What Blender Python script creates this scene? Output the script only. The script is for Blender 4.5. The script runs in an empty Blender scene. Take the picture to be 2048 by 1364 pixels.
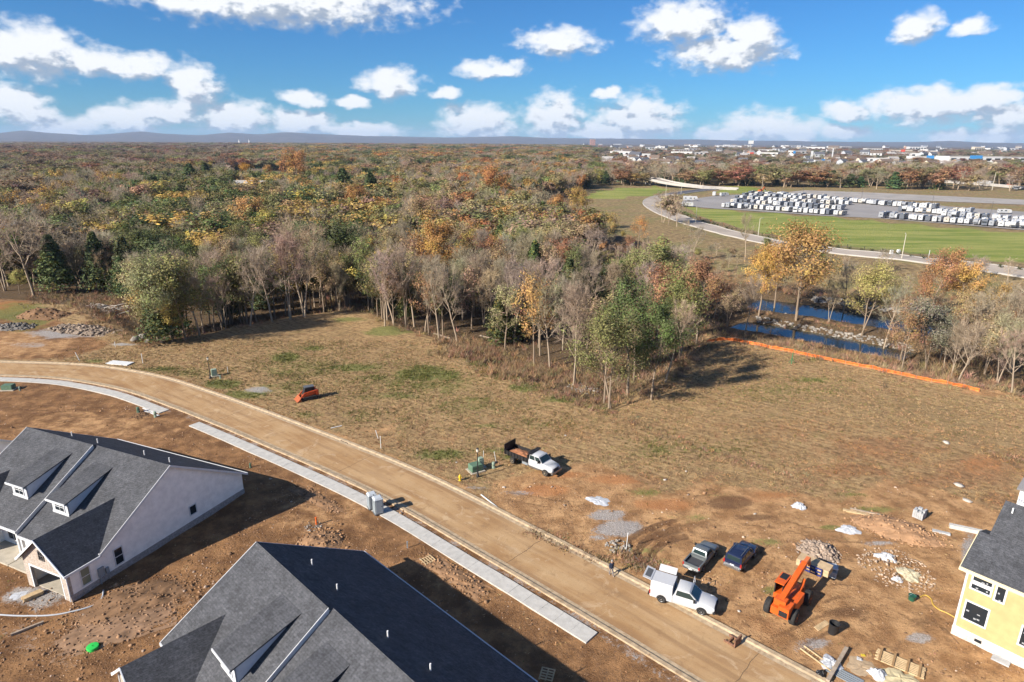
import bpy, math, random
import numpy as np
from mathutils import Matrix, Vector

# ------------------------------------------------------------------ camera, sky, sun, exposure
sc = bpy.context.scene
CAM_H = 40.0
FPX = 1280.0                                   # focal length for a picture 2048 wide
PITCH = math.atan((682.0 - 282.0) / FPX)
ROLL = math.radians(0.36)
_c, _s = math.cos(ROLL), math.sin(ROLL)
_cp, _sp = math.cos(PITCH), math.sin(PITCH)
cam_d = bpy.data.cameras.new('camera')
cam_d.sensor_width = 36.0
cam_d.lens = FPX / 2048.0 * 36.0
cam_d.clip_start = 0.5
cam_d.clip_end = 60000.0
cam = bpy.data.objects.new('camera', cam_d)
sc.collection.objects.link(cam)
_r0, _u0, _f = Vector((1, 0, 0)), Vector((0, _sp, _cp)), Vector((0, _cp, -_sp))
_R, _U = _c * _r0 + _s * _u0, -_s * _r0 + _c * _u0
cam.matrix_world = Matrix(((_R.x, _U.x, -_f.x, 0), (_R.y, _U.y, -_f.y, 0), (_R.z, _U.z, -_f.z, CAM_H), (0, 0, 0, 1)))
sc.camera = cam

SUN_EL = math.radians(29.5)
SHADOW_AZ = math.radians(34.0)                 # shadows fall this way, measured from +x towards +y
SUN_DIR = Vector((-math.cos(SHADOW_AZ) * math.cos(SUN_EL), -math.sin(SHADOW_AZ) * math.cos(SUN_EL), math.sin(SUN_EL)))
sun_d = bpy.data.lights.new('sun', 'SUN')
sun_d.energy = 5.0
sun_d.angle = math.radians(0.53)
sun_d.color = (1.0, 0.93, 0.83)
sun = bpy.data.objects.new('sun', sun_d)
sc.collection.objects.link(sun)
sun.rotation_euler = SUN_DIR.to_track_quat('Z', 'Y').to_euler()
sun.location = (-60, -40, 90)

sc.view_settings.view_transform = 'Standard'
sc.view_settings.look = 'None'
sc.view_settings.exposure = 0.88
sc.view_settings.gamma = 1.0
sc.view_settings.use_curve_mapping = False
sc.cycles.use_denoising = True
sc.cycles.denoiser = 'OPENIMAGEDENOISE'
sc.cycles.denoising_input_passes = 'RGB_ALBEDO_NORMAL'
sc.cycles.max_bounces = 6
sc.cycles.diffuse_bounces = 2
sc.cycles.glossy_bounces = 2
sc.cycles.transmission_bounces = 2
sc.cycles.transparent_max_bounces = 6
sc.cycles.volume_bounces = 0
sc.cycles.caustics_reflective = False
sc.cycles.caustics_refractive = False
sc.cycles.use_adaptive_sampling = True
sc.cycles.adaptive_threshold = 0.02
sc.cycles.adaptive_min_samples = 16


def ray(px, py):
    x, y = (px - 1024.0) / FPX, -(py - 682.0) / FPX
    x, y = _c * x - _s * y, _s * x + _c * y
    return np.array([x, _cp + y * _sp, y * _cp - _sp])


def at(px, py, z=0.0):
    """the place at height z that a picture point (2048 x 1364) shows"""
    r = ray(px, py)
    return np.array([0, 0, CAM_H]) + r * ((z - CAM_H) / r[2])


def proj(P):
    P = np.atleast_2d(np.asarray(P, float)) - np.array([0, 0, CAM_H])
    cz = P[:, 1] * _cp - P[:, 2] * _sp
    cy = P[:, 1] * _sp + P[:, 2] * _cp
    cz = np.where(cz > 0.1, cz, 0.1)
    x, y = P[:, 0] / cz, cy / cz
    x, y = _c * x + _s * y, -_s * x + _c * y
    return np.stack([1024 + x * FPX, 682 - y * FPX], 1)


# ------------------------------------------------------------------ sky with cumulus clouds
SKY_TINT = (0.21, 0.56, 0.95)
SKY_STRENGTH = 0.066
CLOUD_LIGHT = 0.58
world = bpy.data.worlds.new('World')
sc.world = world
world.use_nodes = True
world.cycles.sampling_method = 'NONE'
wt = world.node_tree
wt.nodes.clear()


class NT:
    """small helper to write node trees"""

    def __init__(self, tree):
        self.t = tree

    def n(self, kind, **kw):
        nd = self.t.nodes.new(kind)
        for k, v in kw.items():
            setattr(nd, k, v)
        return nd

    def put(self, sock, v):
        if v is None:
            return
        if isinstance(v, bpy.types.NodeSocket):
            self.t.links.new(v, sock)
        else:
            if isinstance(v, (tuple, list)) and len(v) == 3 and sock.type == 'RGBA':
                v = (*v, 1.0)
            sock.default_value = v

    def m(self, op, a, b=None, c=None, clamp=False):
        nd = self.n('ShaderNodeMath', operation=op, use_clamp=clamp)
        for i, v in enumerate((a, b, c)):
            self.put(nd.inputs[i], v)
        return nd.outputs[0]

    def v(self, op, a, b=None, c=None):
        nd = self.n('ShaderNodeVectorMath', operation=op)
        for i, v in enumerate((a, b, c)):
            if v is not None:
                self.put(nd.inputs[i], v)
        return nd.outputs['Value'] if op in ('LENGTH', 'DOT_PRODUCT', 'DISTANCE') else nd.outputs[0]

    def mix(self, f, a, b, blend='MIX'):
        nd = self.n('ShaderNodeMix', data_type='RGBA', blend_type=blend)
        self.put(nd.inputs['Factor'], f)
        self.put(nd.inputs[6], a)
        self.put(nd.inputs[7], b)
        return nd.outputs[2]

    def ramp(self, v, lo, hi, a=0.0, b=1.0, smooth=True):
        nd = self.n('ShaderNodeMapRange', interpolation_type='SMOOTHSTEP' if smooth else 'LINEAR')
        for i, x in enumerate((v, lo, hi, a, b)):
            self.put(nd.inputs[i], x)
        return nd.outputs[0]

    def noise(self, vec, scale, detail=4.0, rough=0.55, dim='3D', dist=0.0, col=False):
        nd = self.n('ShaderNodeTexNoise', noise_dimensions=dim)
        if vec is not None:
            self.put(nd.inputs['Vector'], vec)
        nd.inputs['Scale'].default_value = scale
        nd.inputs['Detail'].default_value = detail
        nd.inputs['Roughness'].default_value = rough
        nd.inputs['Distortion'].default_value = dist
        return nd.outputs['Color'] if col else nd.outputs[0]

    def xyz(self, v):
        nd = self.n('ShaderNodeSeparateXYZ')
        self.put(nd.inputs[0], v)
        return nd.outputs

    def comb(self, x, y, z=0.0):
        nd = self.n('ShaderNodeCombineXYZ')
        for i, q in enumerate((x, y, z)):
            self.put(nd.inputs[i], q)
        return nd.outputs[0]


# cumulus of the photographed sky: picture centre, half width, half height (of a 2048 wide picture)
CLOUDS = [(560, 2, 350, 60), (430, 5, 190, 30), (60, 100, 150, 66), (180, 122, 130, 40), (275, 132, 95, 34), (388, 172, 64, 62), (330, 225, 120, 30),
          (35, 215, 95, 55), (120, 252, 130, 34), (250, 240, 90, 40), (470, 236, 100, 40), (600, 244, 90, 30), (720, 260, 110, 20),
          (608, 196, 60, 18), (702, 204, 36, 16), (780, 166, 78, 34), (896, 186, 32, 18), (984, 136, 84, 24),
          (1112, 82, 92, 36), (1372, 44, 112, 56), (1450, 106, 135, 46), (1500, 78, 70, 56), (1830, 54, 52, 40), (1948, 52, 60, 24),
          (1880, 212, 215, 46), (1700, 222, 66, 28), (1990, 188, 90, 26), (2030, 232, 90, 36), (955, 248, 86, 38),
          (1108, 238, 66, 54), (1275, 244, 98, 50), (1205, 262, 90, 24), (1520, 256, 90, 38), (1585, 262, 90, 24),
          (1215, 188, 38, 13), (1688, 266, 56, 18), (1900, 274, 70, 16), (2005, 274, 76, 20), (1450, 272, 60, 16)]


def azel(px, py):
    d = ray(px, py)
    d = d / np.linalg.norm(d)
    return math.degrees(math.atan2(d[0], d[1])), math.degrees(math.asin(d[2]))


def cloud_group():
    g = bpy.data.node_groups.new('cumulus_field', 'ShaderNodeTree')
    g.interface.new_socket('P', in_out='INPUT', socket_type='NodeSocketVector')
    g.interface.new_socket('F', in_out='OUTPUT', socket_type='NodeSocketFloat')
    k = NT(g)
    gi, go = k.n('NodeGroupInput'), k.n('NodeGroupOutput')
    P = gi.outputs[0]
    out = None
    for (cx, cy, a, b) in CLOUDS:
        if cy > 225 and cx > 850:
            a, b = a * 1.12, b * 1.25
        u, v = azel(cx, cy)
        ru = abs(azel(cx + a, cy)[0] - azel(cx - a, cy)[0]) * 0.5 * 1.7
        rv = abs(azel(cx, cy + b)[1] - azel(cx, cy - b)[1]) * 0.5 * 1.7
        gr = k.n('ShaderNodeTexGradient', gradient_type='SPHERICAL')
        k.put(gr.inputs[0], k.v('MULTIPLY_ADD', P, (1 / ru, 1 / rv, 0), (-u / ru, -v / rv, 0)))
        out = gr.outputs[1] if out is None else k.m('MAXIMUM', out, gr.outputs[1])
    k.put(go.inputs[0], k.m('MULTIPLY_ADD', out, 1.7, -0.7))
    return g


def build_world():
    k = NT(wt)
    d = k.n('ShaderNodeTexCoord').outputs['Generated']
    d = k.v('NORMALIZE', d)
    X, Y, Z = k.xyz(d)
    az = k.m('MULTIPLY', k.m('ARCTAN2', X, Y), 180 / math.pi)
    el = k.m('MULTIPLY', k.m('ARCSINE', Z), 180 / math.pi)
    p0 = k.comb(az, el, 0.0)
    sky = k.n('ShaderNodeTexSky', sky_type='NISHITA', sun_disc=False)
    sky.sun_elevation = SUN_EL
    sky.sun_rotation = math.atan2(SUN_DIR.x, SUN_DIR.y)
    sky.altitude = 200
    sky.air_density = 1.0
    sky.dust_density = 0.15
    sky.ozone_density = 2.2
    sk = k.mix(1.0, sky.outputs[0], SKY_TINT, 'MULTIPLY')
    sk = k.v('SCALE', sk)
    sk.node.inputs['Scale'].default_value = SKY_STRENGTH
    ab = k.ramp(el, -0.6, 0.2)

    def bg(col):
        nd = k.n('ShaderNodeBackground')
        k.put(nd.inputs[0], col)
        return nd.outputs[0]

    def mixs(f, a, b):
        nd = k.n('ShaderNodeMixShader')
        k.put(nd.inputs[0], f)
        k.put(nd.inputs[1], a)
        k.put(nd.inputs[2], b)
        return nd.outputs[0]
    CL = lambda c: tuple(q * CLOUD_LIGHT for q in c)
    # --- the stretch of sky over the far town and hills
    st = k.v('MULTIPLY', p0, (0.8, 1.25, 1.0))
    w1 = k.noise(st, 0.42, 4.0, 0.55, col=True)
    p = k.v('ADD', p0, k.v('MULTIPLY_ADD', w1, (3.4, 1.7, 0), (-1.7, -0.85, 0)))
    g = cloud_group()

    def field(pp):
        nd = k.n('ShaderNodeGroup')
        nd.node_tree = g
        k.put(nd.inputs[0], pp)
        return nd.outputs[0]
    n2 = k.noise(st, 1.0, 6.0, 0.52)
    n2b = k.noise(k.v('ADD', st, (-0.22, 0.42, 0.0)), 1.1, 3.0, 0.55)     # the same billows a little nearer to the sun
    F0 = field(p)
    F1 = field(k.v('ADD', p, (-0.5, 1.1, 0.0)))
    dens = k.m('ADD', F0, k.m('MULTIPLY_ADD', n2, 1.15, -0.57))
    mask = k.ramp(dens, -0.10, 0.58)
    lit = k.m('ADD', k.m('MULTIPLY', k.m('SUBTRACT', F0, F1), 1.25), k.m('MULTIPLY', k.m('SUBTRACT', n2, n2b), 2.6))
    lit = k.ramp(k.m('ADD', lit, 0.26), -0.28, 0.60)
    ccol = k.mix(lit, CL((0.38, 0.45, 0.56)), CL((0.95, 0.97, 1.0)))
    veil = k.ramp(el, 0.0, 4.0, 0.92, 1.0)                                  # air near the horizon veils the low clouds
    mask = k.m('MULTIPLY', k.m('MULTIPLY', mask, veil), ab)
    ahead = mixs(mask, bg(sk), bg(ccol))
    # --- the sky all round carries the same kind of scattered cumulus
    up = k.noise(k.v('MULTIPLY', d, (1.0, 1.0, 2.2)), 3.1, 4.0, 0.6)
    m2 = k.m('MULTIPLY', k.ramp(up, 0.54, 0.64), ab)
    around = mixs(m2, bg(sk), bg(k.mix(k.ramp(up, 0.56, 0.72), CL((0.9, 0.93, 0.98)), CL((0.62, 0.69, 0.78)))))
    outside = k.m('MAXIMUM', k.ramp(k.m('ABSOLUTE', az), 40.0, 45.0), k.ramp(el, 14.0, 18.0))
    out = k.n('ShaderNodeOutputWorld')
    wt.links.new(mixs(outside, ahead, around), out.inputs[0])


build_world()


# ------------------------------------------------------------------ helpers: meshes, materials, things
C = sc.collection
rng = np.random.default_rng(7)
random.seed(7)
R = math.radians


class MB:
    """collects faces; build() links them as one mesh object"""

    def __init__(self):
        self.v, self.f = [], []

    def add(self, vs, fs):
        o = len(self.v)
        self.v += [tuple(map(float, p)) for p in vs]
        self.f += [tuple(i + o for i in q) for q in fs]
        return self

    def box(self, x0, x1, y0, y1, z0, z1):
        return self.add([(x0, y0, z0), (x1, y0, z0), (x1, y1, z0), (x0, y1, z0), (x0, y0, z1), (x1, y0, z1), (x1, y1, z1), (x0, y1, z1)],
                        [(0, 3, 2, 1), (4, 5, 6, 7), (0, 1, 5, 4), (1, 2, 6, 5), (2, 3, 7, 6), (3, 0, 4, 7)])

    def obox(self, c, s, rz=0.0, rx=0.0, ry=0.0):
        M = Matrix.Rotation(rz, 3, 'Z') @ Matrix.Rotation(ry, 3, 'Y') @ Matrix.Rotation(rx, 3, 'X')
        vs = []
        for z in (-1, 1):
            for x, y in ((-1, -1), (1, -1), (1, 1), (-1, 1)):
                vs.append(Vector(c) + M @ Vector((x * s[0] / 2, y * s[1] / 2, z * s[2] / 2)))
        return self.add(vs, [(0, 3, 2, 1), (4, 5, 6, 7), (0, 1, 5, 4), (1, 2, 6, 5), (2, 3, 7, 6), (3, 0, 4, 7)])

    def beam(self, a, b, w, h):
        """a bar from a to b"""
        a, b = Vector(a), Vector(b)
        d = (b - a).normalized()
        up = Vector((0, 0, 1)) if abs(d.z) < 0.95 else Vector((0, 1, 0))
        s = d.cross(up).normalized() * (w / 2)
        t = s.cross(d).normalized() * (h / 2)
        vs = [a - s - t, a + s - t, a + s + t, a - s + t, b - s - t, b + s - t, b + s + t, b - s + t]
        return self.add(vs, [(0, 1, 2, 3), (7, 6, 5, 4), (0, 4, 5, 1), (1, 5, 6, 2), (2, 6, 7, 3), (3, 7, 4, 0)])

    def tube(self, pts, rad, n=8, cap=True):
        pts = [Vector(p) for p in pts]
        rad = rad if isinstance(rad, (list, tuple)) else [rad] * len(pts)
        rings = []
        for i, p in enumerate(pts):
            d = (pts[min(i + 1, len(pts) - 1)] - pts[max(i - 1, 0)]).normalized()
            up = Vector((0, 0, 1)) if abs(d.z) < 0.9 else Vector((1, 0, 0))
            s = d.cross(up).normalized()
            t = s.cross(d)
            rings.append([p + (s * math.cos(2 * math.pi * k / n) + t * math.sin(2 * math.pi * k / n)) * rad[i] for k in range(n)])
        return self.loft(rings, cap)

    def loft(self, rings, cap=True):
        n = len(rings[0])
        vs = [p for r in rings for p in r]
        fs = []
        for i in range(len(rings) - 1):
            for k in range(n):
                a, b = i * n + k, i * n + (k + 1) % n
                fs.append((a, b, b + n, a + n))
        if cap:
            fs.append(tuple(range(n - 1, -1, -1)))
            fs.append(tuple((len(rings) - 1) * n + k for k in range(n)))
        return self.add(vs, fs)

    def lathe(self, prof, n=12, c=(0, 0, 0)):
        return self.loft([[(c[0] + r * math.cos(2 * math.pi * k / n), c[1] + r * math.sin(2 * math.pi * k / n), c[2] + z) for k in range(n)] for r, z in prof])

    def wheel(self, c, r, w, n=16, axis='y'):
        rings = []
        for yy, rr in ((-w / 2, r * 0.6), (-w / 2, r * 0.92), (-w * 0.36, r), (w * 0.36, r), (w / 2, r * 0.92), (w / 2, r * 0.6)):
            rings.append([(c[0] + rr * math.cos(2 * math.pi * k / n), c[1] + yy, c[2] + rr * math.sin(2 * math.pi * k / n)) for k in range(n)])
        return self.loft(rings)

    def poly_prism(self, pts, d):
        """a planar polygon pushed along vector d"""
        n = len(pts)
        a = [Vector(p) for p in pts]
        b = [p + Vector(d) for p in a]
        return self.add(a + b, [tuple(range(n - 1, -1, -1)), tuple(range(n, 2 * n))] + [(i, (i + 1) % n, (i + 1) % n + n, i + n) for i in range(n)])

    def quad(self, a, b, c, d):
        return self.add([a, b, c, d], [(0, 1, 2, 3)])

    def build(self, name, mat, parent=None, smooth=False, loc=None, rz=0.0, fix=True):
        me = bpy.data.meshes.new(name)
        me.from_pydata(self.v, [], self.f)
        if fix and len(self.f) > 1:
            import bmesh
            bm = bmesh.new()
            bm.from_mesh(me)
            bmesh.ops.recalc_face_normals(bm, faces=bm.faces)
            bm.to_mesh(me)
            bm.free()
        if smooth:
            me.polygons.foreach_set('use_smooth', [True] * len(me.polygons))
            me.set_sharp_from_angle(angle=R(38))
        me.update()
        return link(name, me, mat, parent, loc, rz)


def link(name, me, mat, parent=None, loc=None, rz=0.0):
    if mat is not None and not me.materials:
        me.materials.append(mat)
    o = bpy.data.objects.new(name, me)
    C.objects.link(o)
    o.parent = parent
    if loc is not None:
        o.location = loc
    o.rotation_euler[2] = rz
    return o


def np_mesh(name, V, Fq, mat, attrs=None, smooth=False):
    """a mesh from arrays; Fq is (n,3) or (n,4)"""
    me = bpy.data.meshes.new(name)
    V = np.asarray(V, np.float32)
    Fq = np.asarray(Fq, np.int32)
    k = Fq.shape[1]
    me.vertices.add(len(V))
    me.vertices.foreach_set('co', V.ravel())
    me.loops.add(Fq.size)
    me.loops.foreach_set('vertex_index', Fq.ravel())
    me.polygons.add(len(Fq))
    me.polygons.foreach_set('loop_start', np.arange(0, Fq.size, k, dtype=np.int32))
    try:
        me.polygons.foreach_set('loop_total', np.full(len(Fq), k, np.int32))
    except Exception:
        pass
    if smooth:
        me.polygons.foreach_set('use_smooth', np.ones(len(Fq), bool))
    me.update(calc_edges=True)
    for nm, arr in (attrs or {}).items():
        arr = np.asarray(arr, np.float32)
        a = me.attributes.new(nm, 'FLOAT_COLOR', 'POINT')
        if arr.ndim == 1:
            arr = np.stack([arr] * 3, 1)
        if arr.shape[1] == 3:
            arr = np.concatenate([arr, np.ones((len(arr), 1), np.float32)], 1)
        a.data.foreach_set('color', arr.ravel())
    me.materials.append(mat)
    return me


def tag(o, label, cat=None, group=None, kind=None):
    if label:
        o['label'] = label
    if cat:
        o['category'] = cat
    if group:
        o['group'] = group
    if kind:
        o['kind'] = kind
    return o


def thing(name, label, cat, loc=(0, 0, 0), rz=0.0, group=None):
    o = bpy.data.objects.new(name, None)
    C.objects.link(o)
    o.empty_display_size = 0.3
    o.location = loc
    o.rotation_euler[2] = rz
    return tag(o, label, cat, group)


def dup(root, loc, rz=0.0, scale=None, label=None, group=None):
    kids = {}
    r = root.copy()
    C.objects.link(r)
    r.location = loc
    r.rotation_euler[2] = rz
    if scale is not None:
        r.scale = scale if hasattr(scale, '__len__') else (scale,) * 3
    if label:
        r['label'] = label
    if group:
        r['group'] = group
    for ch in root.children:
        c = ch.copy()
        C.objects.link(c)
        c.parent = r
        for g in ch.children:
            d = g.copy()
            C.objects.link(d)
            d.parent = c
    return r


ORD = ['first', 'second', 'third', 'fourth', 'fifth', 'sixth', 'seventh', 'eighth', 'ninth', 'tenth', 'eleventh', 'twelfth', 'thirteenth', 'fourteenth', 'fifteenth', 'sixteenth', 'seventeenth', 'eighteenth', 'nineteenth', 'twentieth']


def nth(i):
    """ordinal word for a count from zero"""
    n = i + 1
    return ORD[i] if i < 20 else f"{n}{'th' if n % 100 in (11, 12, 13) else {1: 'st', 2: 'nd', 3: 'rd'}.get(n % 10, 'th')}"


MATS = {}


def mat(name, col, rough=0.7, metal=0.0, var=0.0, vscale=3.0, bump=0.0, bscale=20.0, spec=0.4, dirt=None, dirt_amt=0.0, coat=0.0):
    """plain painted / raw material with grain, uneven tone and optional dirt"""
    if name in MATS:
        return MATS[name]
    m = bpy.data.materials.new(name)
    m.use_nodes = True
    t = m.node_tree
    b = t.nodes['Principled BSDF']
    k = NT(t)
    b.inputs['Roughness'].default_value = rough
    b.inputs['Metallic'].default_value = metal
    b.inputs['Specular IOR Level'].default_value = spec
    if coat:
        b.inputs['Coat Weight'].default_value = coat
        b.inputs['Coat Roughness'].default_value = 0.08
    P = k.n('ShaderNodeTexCoord').outputs['Object']
    c = None
    if var:
        n = k.noise(P, vscale, 4.0, 0.6)
        f = k.ramp(n, 0.3, 0.7, 1 - var, 1 + var)
        c = k.mix(1.0, (*col, 1), k.comb(f, f, f), 'MULTIPLY')
    if dirt is not None:
        n = k.noise(P, vscale * 0.7 + 0.3, 5.0, 0.65)
        c = k.mix(k.ramp(n, 0.75 - dirt_amt, 0.85 - dirt_amt * 0.4), c if c is not None else (*col, 1), dirt)
    if c is None:
        b.inputs['Base Color'].default_value = (*col, 1)
    else:
        k.put(b.inputs['Base Color'], c)
    if bump:
        bn = k.n('ShaderNodeBump')
        bn.inputs['Strength'].default_value = bump
        bn.inputs['Distance'].default_value = 0.05
        k.put(bn.inputs['Height'], k.noise(P, bscale, 4.0, 0.6))
        t.links.new(bn.outputs[0], b.inputs['Normal'])
    MATS[name] = m
    return m


def lined(name, col, axis='Z', pitch=0.18, rough=0.7, depth=0.6, var=0.08, tone=0.0):
    """boards or courses: ridges at an even pitch along one axis"""
    m = mat(name, col, rough, var=var, vscale=1.2)
    t = m.node_tree
    k = NT(t)
    b = t.nodes['Principled BSDF']
    P = k.xyz(k.n('ShaderNodeTexCoord').outputs['Object'])['XYZ'.index(axis)]
    saw = k.m('FRACT', k.m('DIVIDE', P, pitch))
    bn = k.n('ShaderNodeBump')
    bn.inputs['Strength'].default_value = depth
    bn.inputs['Distance'].default_value = 0.02
    k.put(bn.inputs['Height'], saw)
    t.links.new(bn.outputs[0], b.inputs['Normal'])
    return m


def shingle(name, col, rough=0.9, rise=1.9):
    m = bpy.data.materials.new(name)
    m.use_nodes = True
    t = m.node_tree
    b = t.nodes['Principled BSDF']
    k = NT(t)
    P = k.n('ShaderNodeTexCoord').outputs['Object']
    x, y, z = k.xyz(P)
    # rows follow height up the slope, tabs follow the two level axes
    br = k.n('ShaderNodeTexBrick')
    k.put(br.inputs['Vector'], k.comb(k.m('ADD', x, y), k.m('MULTIPLY', z, rise), 0.0))
    br.inputs['Scale'].default_value = 1.0
    br.inputs['Brick Width'].default_value = 0.34
    br.inputs['Row Height'].default_value = 0.19
    br.inputs['Mortar Size'].default_value = 0.012
    br.inputs['Color1'].default_value = (0.75, 0.75, 0.75, 1)
    br.inputs['Color2'].default_value = (1.25, 1.25, 1.25, 1)
    br.inputs['Mortar'].default_value = (0.55, 0.55, 0.55, 1)
    n = k.noise(P, 0.6, 5.0, 0.65)
    n2 = k.noise(P, 7.0, 4.0, 0.75)
    st = k.noise(k.v('MULTIPLY', P, (1.0, 1.0, 0.12)), 2.2, 4.0, 0.6)
    f = k.m('MULTIPLY', k.m('MULTIPLY', k.ramp(n, 0.3, 0.7, 0.85, 1.18), k.ramp(n2, 0.3, 0.7, 0.7, 1.32)), k.ramp(st, 0.35, 0.65, 0.9, 1.1))
    c = k.mix(1.0, (*col, 1), k.comb(f, f, f), 'MULTIPLY')
    c = k.mix(0.7, c, br.outputs[0], 'MULTIPLY')
    k.put(b.inputs['Base Color'], c)
    b.inputs['Roughness'].default_value = rough
    b.inputs['Specular IOR Level'].default_value = 0.25
    bn = k.n('ShaderNodeBump')
    bn.inputs['Strength'].default_value = 0.5
    bn.inputs['Distance'].default_value = 0.015
    k.put(bn.inputs['Height'], br.outputs[1])
    bn.invert = True
    t.links.new(bn.outputs[0], b.inputs['Normal'])
    MATS[name] = m
    return m


def brickmat(name, c1, c2, mortar, scale=1.0):
    m = bpy.data.materials.new(name)
    m.use_nodes = True
    t = m.node_tree
    b = t.nodes['Principled BSDF']
    k = NT(t)
    P = k.n('ShaderNodeTexCoord').outputs['Object']
    x, y, z = k.xyz(P)
    br = k.n('ShaderNodeTexBrick')
    k.put(br.inputs['Vector'], k.comb(k.m('ADD', x, y), z, 0.0))
    br.inputs['Scale'].default_value = 1.0
    br.inputs['Brick Width'].default_value = 0.22 * scale
    br.inputs['Row Height'].default_value = 0.075 * scale
    br.inputs['Mortar Size'].default_value = 0.008
    br.inputs['Color1'].default_value = (*c1, 1)
    br.inputs['Color2'].default_value = (*c2, 1)
    br.inputs['Mortar'].default_value = (*mortar, 1)
    n = k.noise(P, 5.0, 4.0, 0.7)
    f = k.ramp(n, 0.3, 0.7, 0.72, 1.25)
    k.put(b.inputs['Base Color'], k.mix(1.0, br.outputs[0], k.comb(f, f, f), 'MULTIPLY'))
    b.inputs['Roughness'].default_value = 0.9
    MATS[name] = m
    return m


def smooth01(x, a, b):
    t = np.clip((x - a) / (b - a), 0, 1)
    return t * t * (3 - 2 * t)


# cheap value noise for shaping terrain
_perm = rng.random((512, 512)).astype(np.float32)


def vnoise(x, y, s):
    x, y = np.asarray(x, float) / s + 1000.3, np.asarray(y, float) / s + 1000.7
    xi, yi = np.floor(x).astype(int), np.floor(y).astype(int)
    fx, fy = x - xi, y - yi
    fx, fy = fx * fx * (3 - 2 * fx), fy * fy * (3 - 2 * fy)
    g = lambda a, b: _perm[a % 512, b % 512]
    return (g(xi, yi) * (1 - fx) + g(xi + 1, yi) * fx) * (1 - fy) + (g(xi, yi + 1) * (1 - fx) + g(xi + 1, yi + 1) * fx) * fy


def fbm(x, y, s, o=4):
    r, a, t = 0, 1.0, 0
    for i in range(o):
        r = r + a * vnoise(x, y, s / 2 ** i)
        t += a
        a *= 0.5
    return r / t


def inside(x, y, poly):
    x, y = np.asarray(x, float), np.asarray(y, float)
    r = np.zeros(np.broadcast(x, y).shape, bool)
    n = len(poly)
    for i in range(n):
        x0, y0 = poly[i][:2]
        x1, y1 = poly[(i + 1) % n][:2]
        if y0 == y1:
            continue
        cnd = ((y0 > y) != (y1 > y)) & (x < (x1 - x0) * (y - y0) / (y1 - y0) + x0)
        r ^= cnd
    return r


def seg_dist(x, y, line, closed=False):
    d = np.full(np.broadcast(x, y).shape, 1e9)
    n = len(line)
    for i in range(n if closed else n - 1):
        ax, ay = line[i][:2]
        bx, by = line[(i + 1) % n][:2]
        L2 = (bx - ax) ** 2 + (by - ay) ** 2 + 1e-9
        t = np.clip(((x - ax) * (bx - ax) + (y - ay) * (by - ay)) / L2, 0, 1)
        d = np.minimum(d, np.hypot(x - ax - t * (bx - ax), y - ay - t * (by - ay)))
    return d


def spline(pts, n):
    """Catmull-Rom through points, n even steps by length"""
    P = np.asarray(pts, float)[:, :2]
    E = np.vstack([2 * P[0] - P[1], P, 2 * P[-1] - P[-2]])
    out = []
    for i in range(1, len(E) - 2):
        for t in np.linspace(0, 1, 24, endpoint=False):
            a, b, c, d = E[i - 1], E[i], E[i + 1], E[i + 2]
            out.append(0.5 * (2 * b + (c - a) * t + (2 * a - 5 * b + 4 * c - d) * t * t + (3 * b - a - 3 * c + d) * t ** 3))
    out.append(E[-2])
    out = np.array(out)
    L = np.r_[0, np.cumsum(np.hypot(*np.diff(out, axis=0).T))]
    s = np.linspace(0, L[-1], n)
    return np.stack([np.interp(s, L, out[:, 0]), np.interp(s, L, out[:, 1])], 1)


def offset(line, d):
    """shift a polyline to its left by d"""
    t = np.gradient(line, axis=0)
    t /= np.linalg.norm(t, axis=1)[:, None] + 1e-9
    return line + np.stack([-t[:, 1], t[:, 0]], 1) * d


# ------------------------------------------------------------------ the lie of the land
STREET = spline([(-150, 112), (-115, 110.5), (-92, 109.3), (-80, 108.2), (-71, 105.7), (-61.5, 101.6), (-50.5, 94.9), (-43, 90), (-34.1, 84), (-14.2, 69.9), (0.35, 57.2),
                 (6.1, 52.0), (11.1, 47.4), (16.2, 42.6), (30, 29.6), (46, 14.6)], 170)
PAD_PX = [(-300, 600), (0, 598), (150, 612), (215, 655), (290, 692), (340, 683), (480, 655), (600, 632), (690, 622), (735, 628), (790, 657), (860, 677), (950, 730), (1060, 769),
          (1130, 799), (1240, 829), (1300, 800), (1390, 720), (1440, 672), (1560, 690), (1700, 722), (1850, 755), (1960, 775), (2048, 795), (2300, 850)]
PAD = [tuple(at(*p)[:2]) for p in PAD_PX] + [(260, 60), (260, -400), (-500, -400), (-500, 130)]
WATER_Z = -4.1
CREEK_NEAR = spline([at(*p, WATER_Z)[:2] for p in ((1475, 649), (1500, 654), (1540, 660), (1640, 679), (1720, 695), (1790, 710), (1815, 716))], 40)
CREEK_FAR = spline([at(*p, WATER_Z)[:2] for p in ((1505, 607), (1540, 612), (1600, 620), (1700, 634), (1790, 650), (1850, 660), (1880, 665))], 40)


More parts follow.
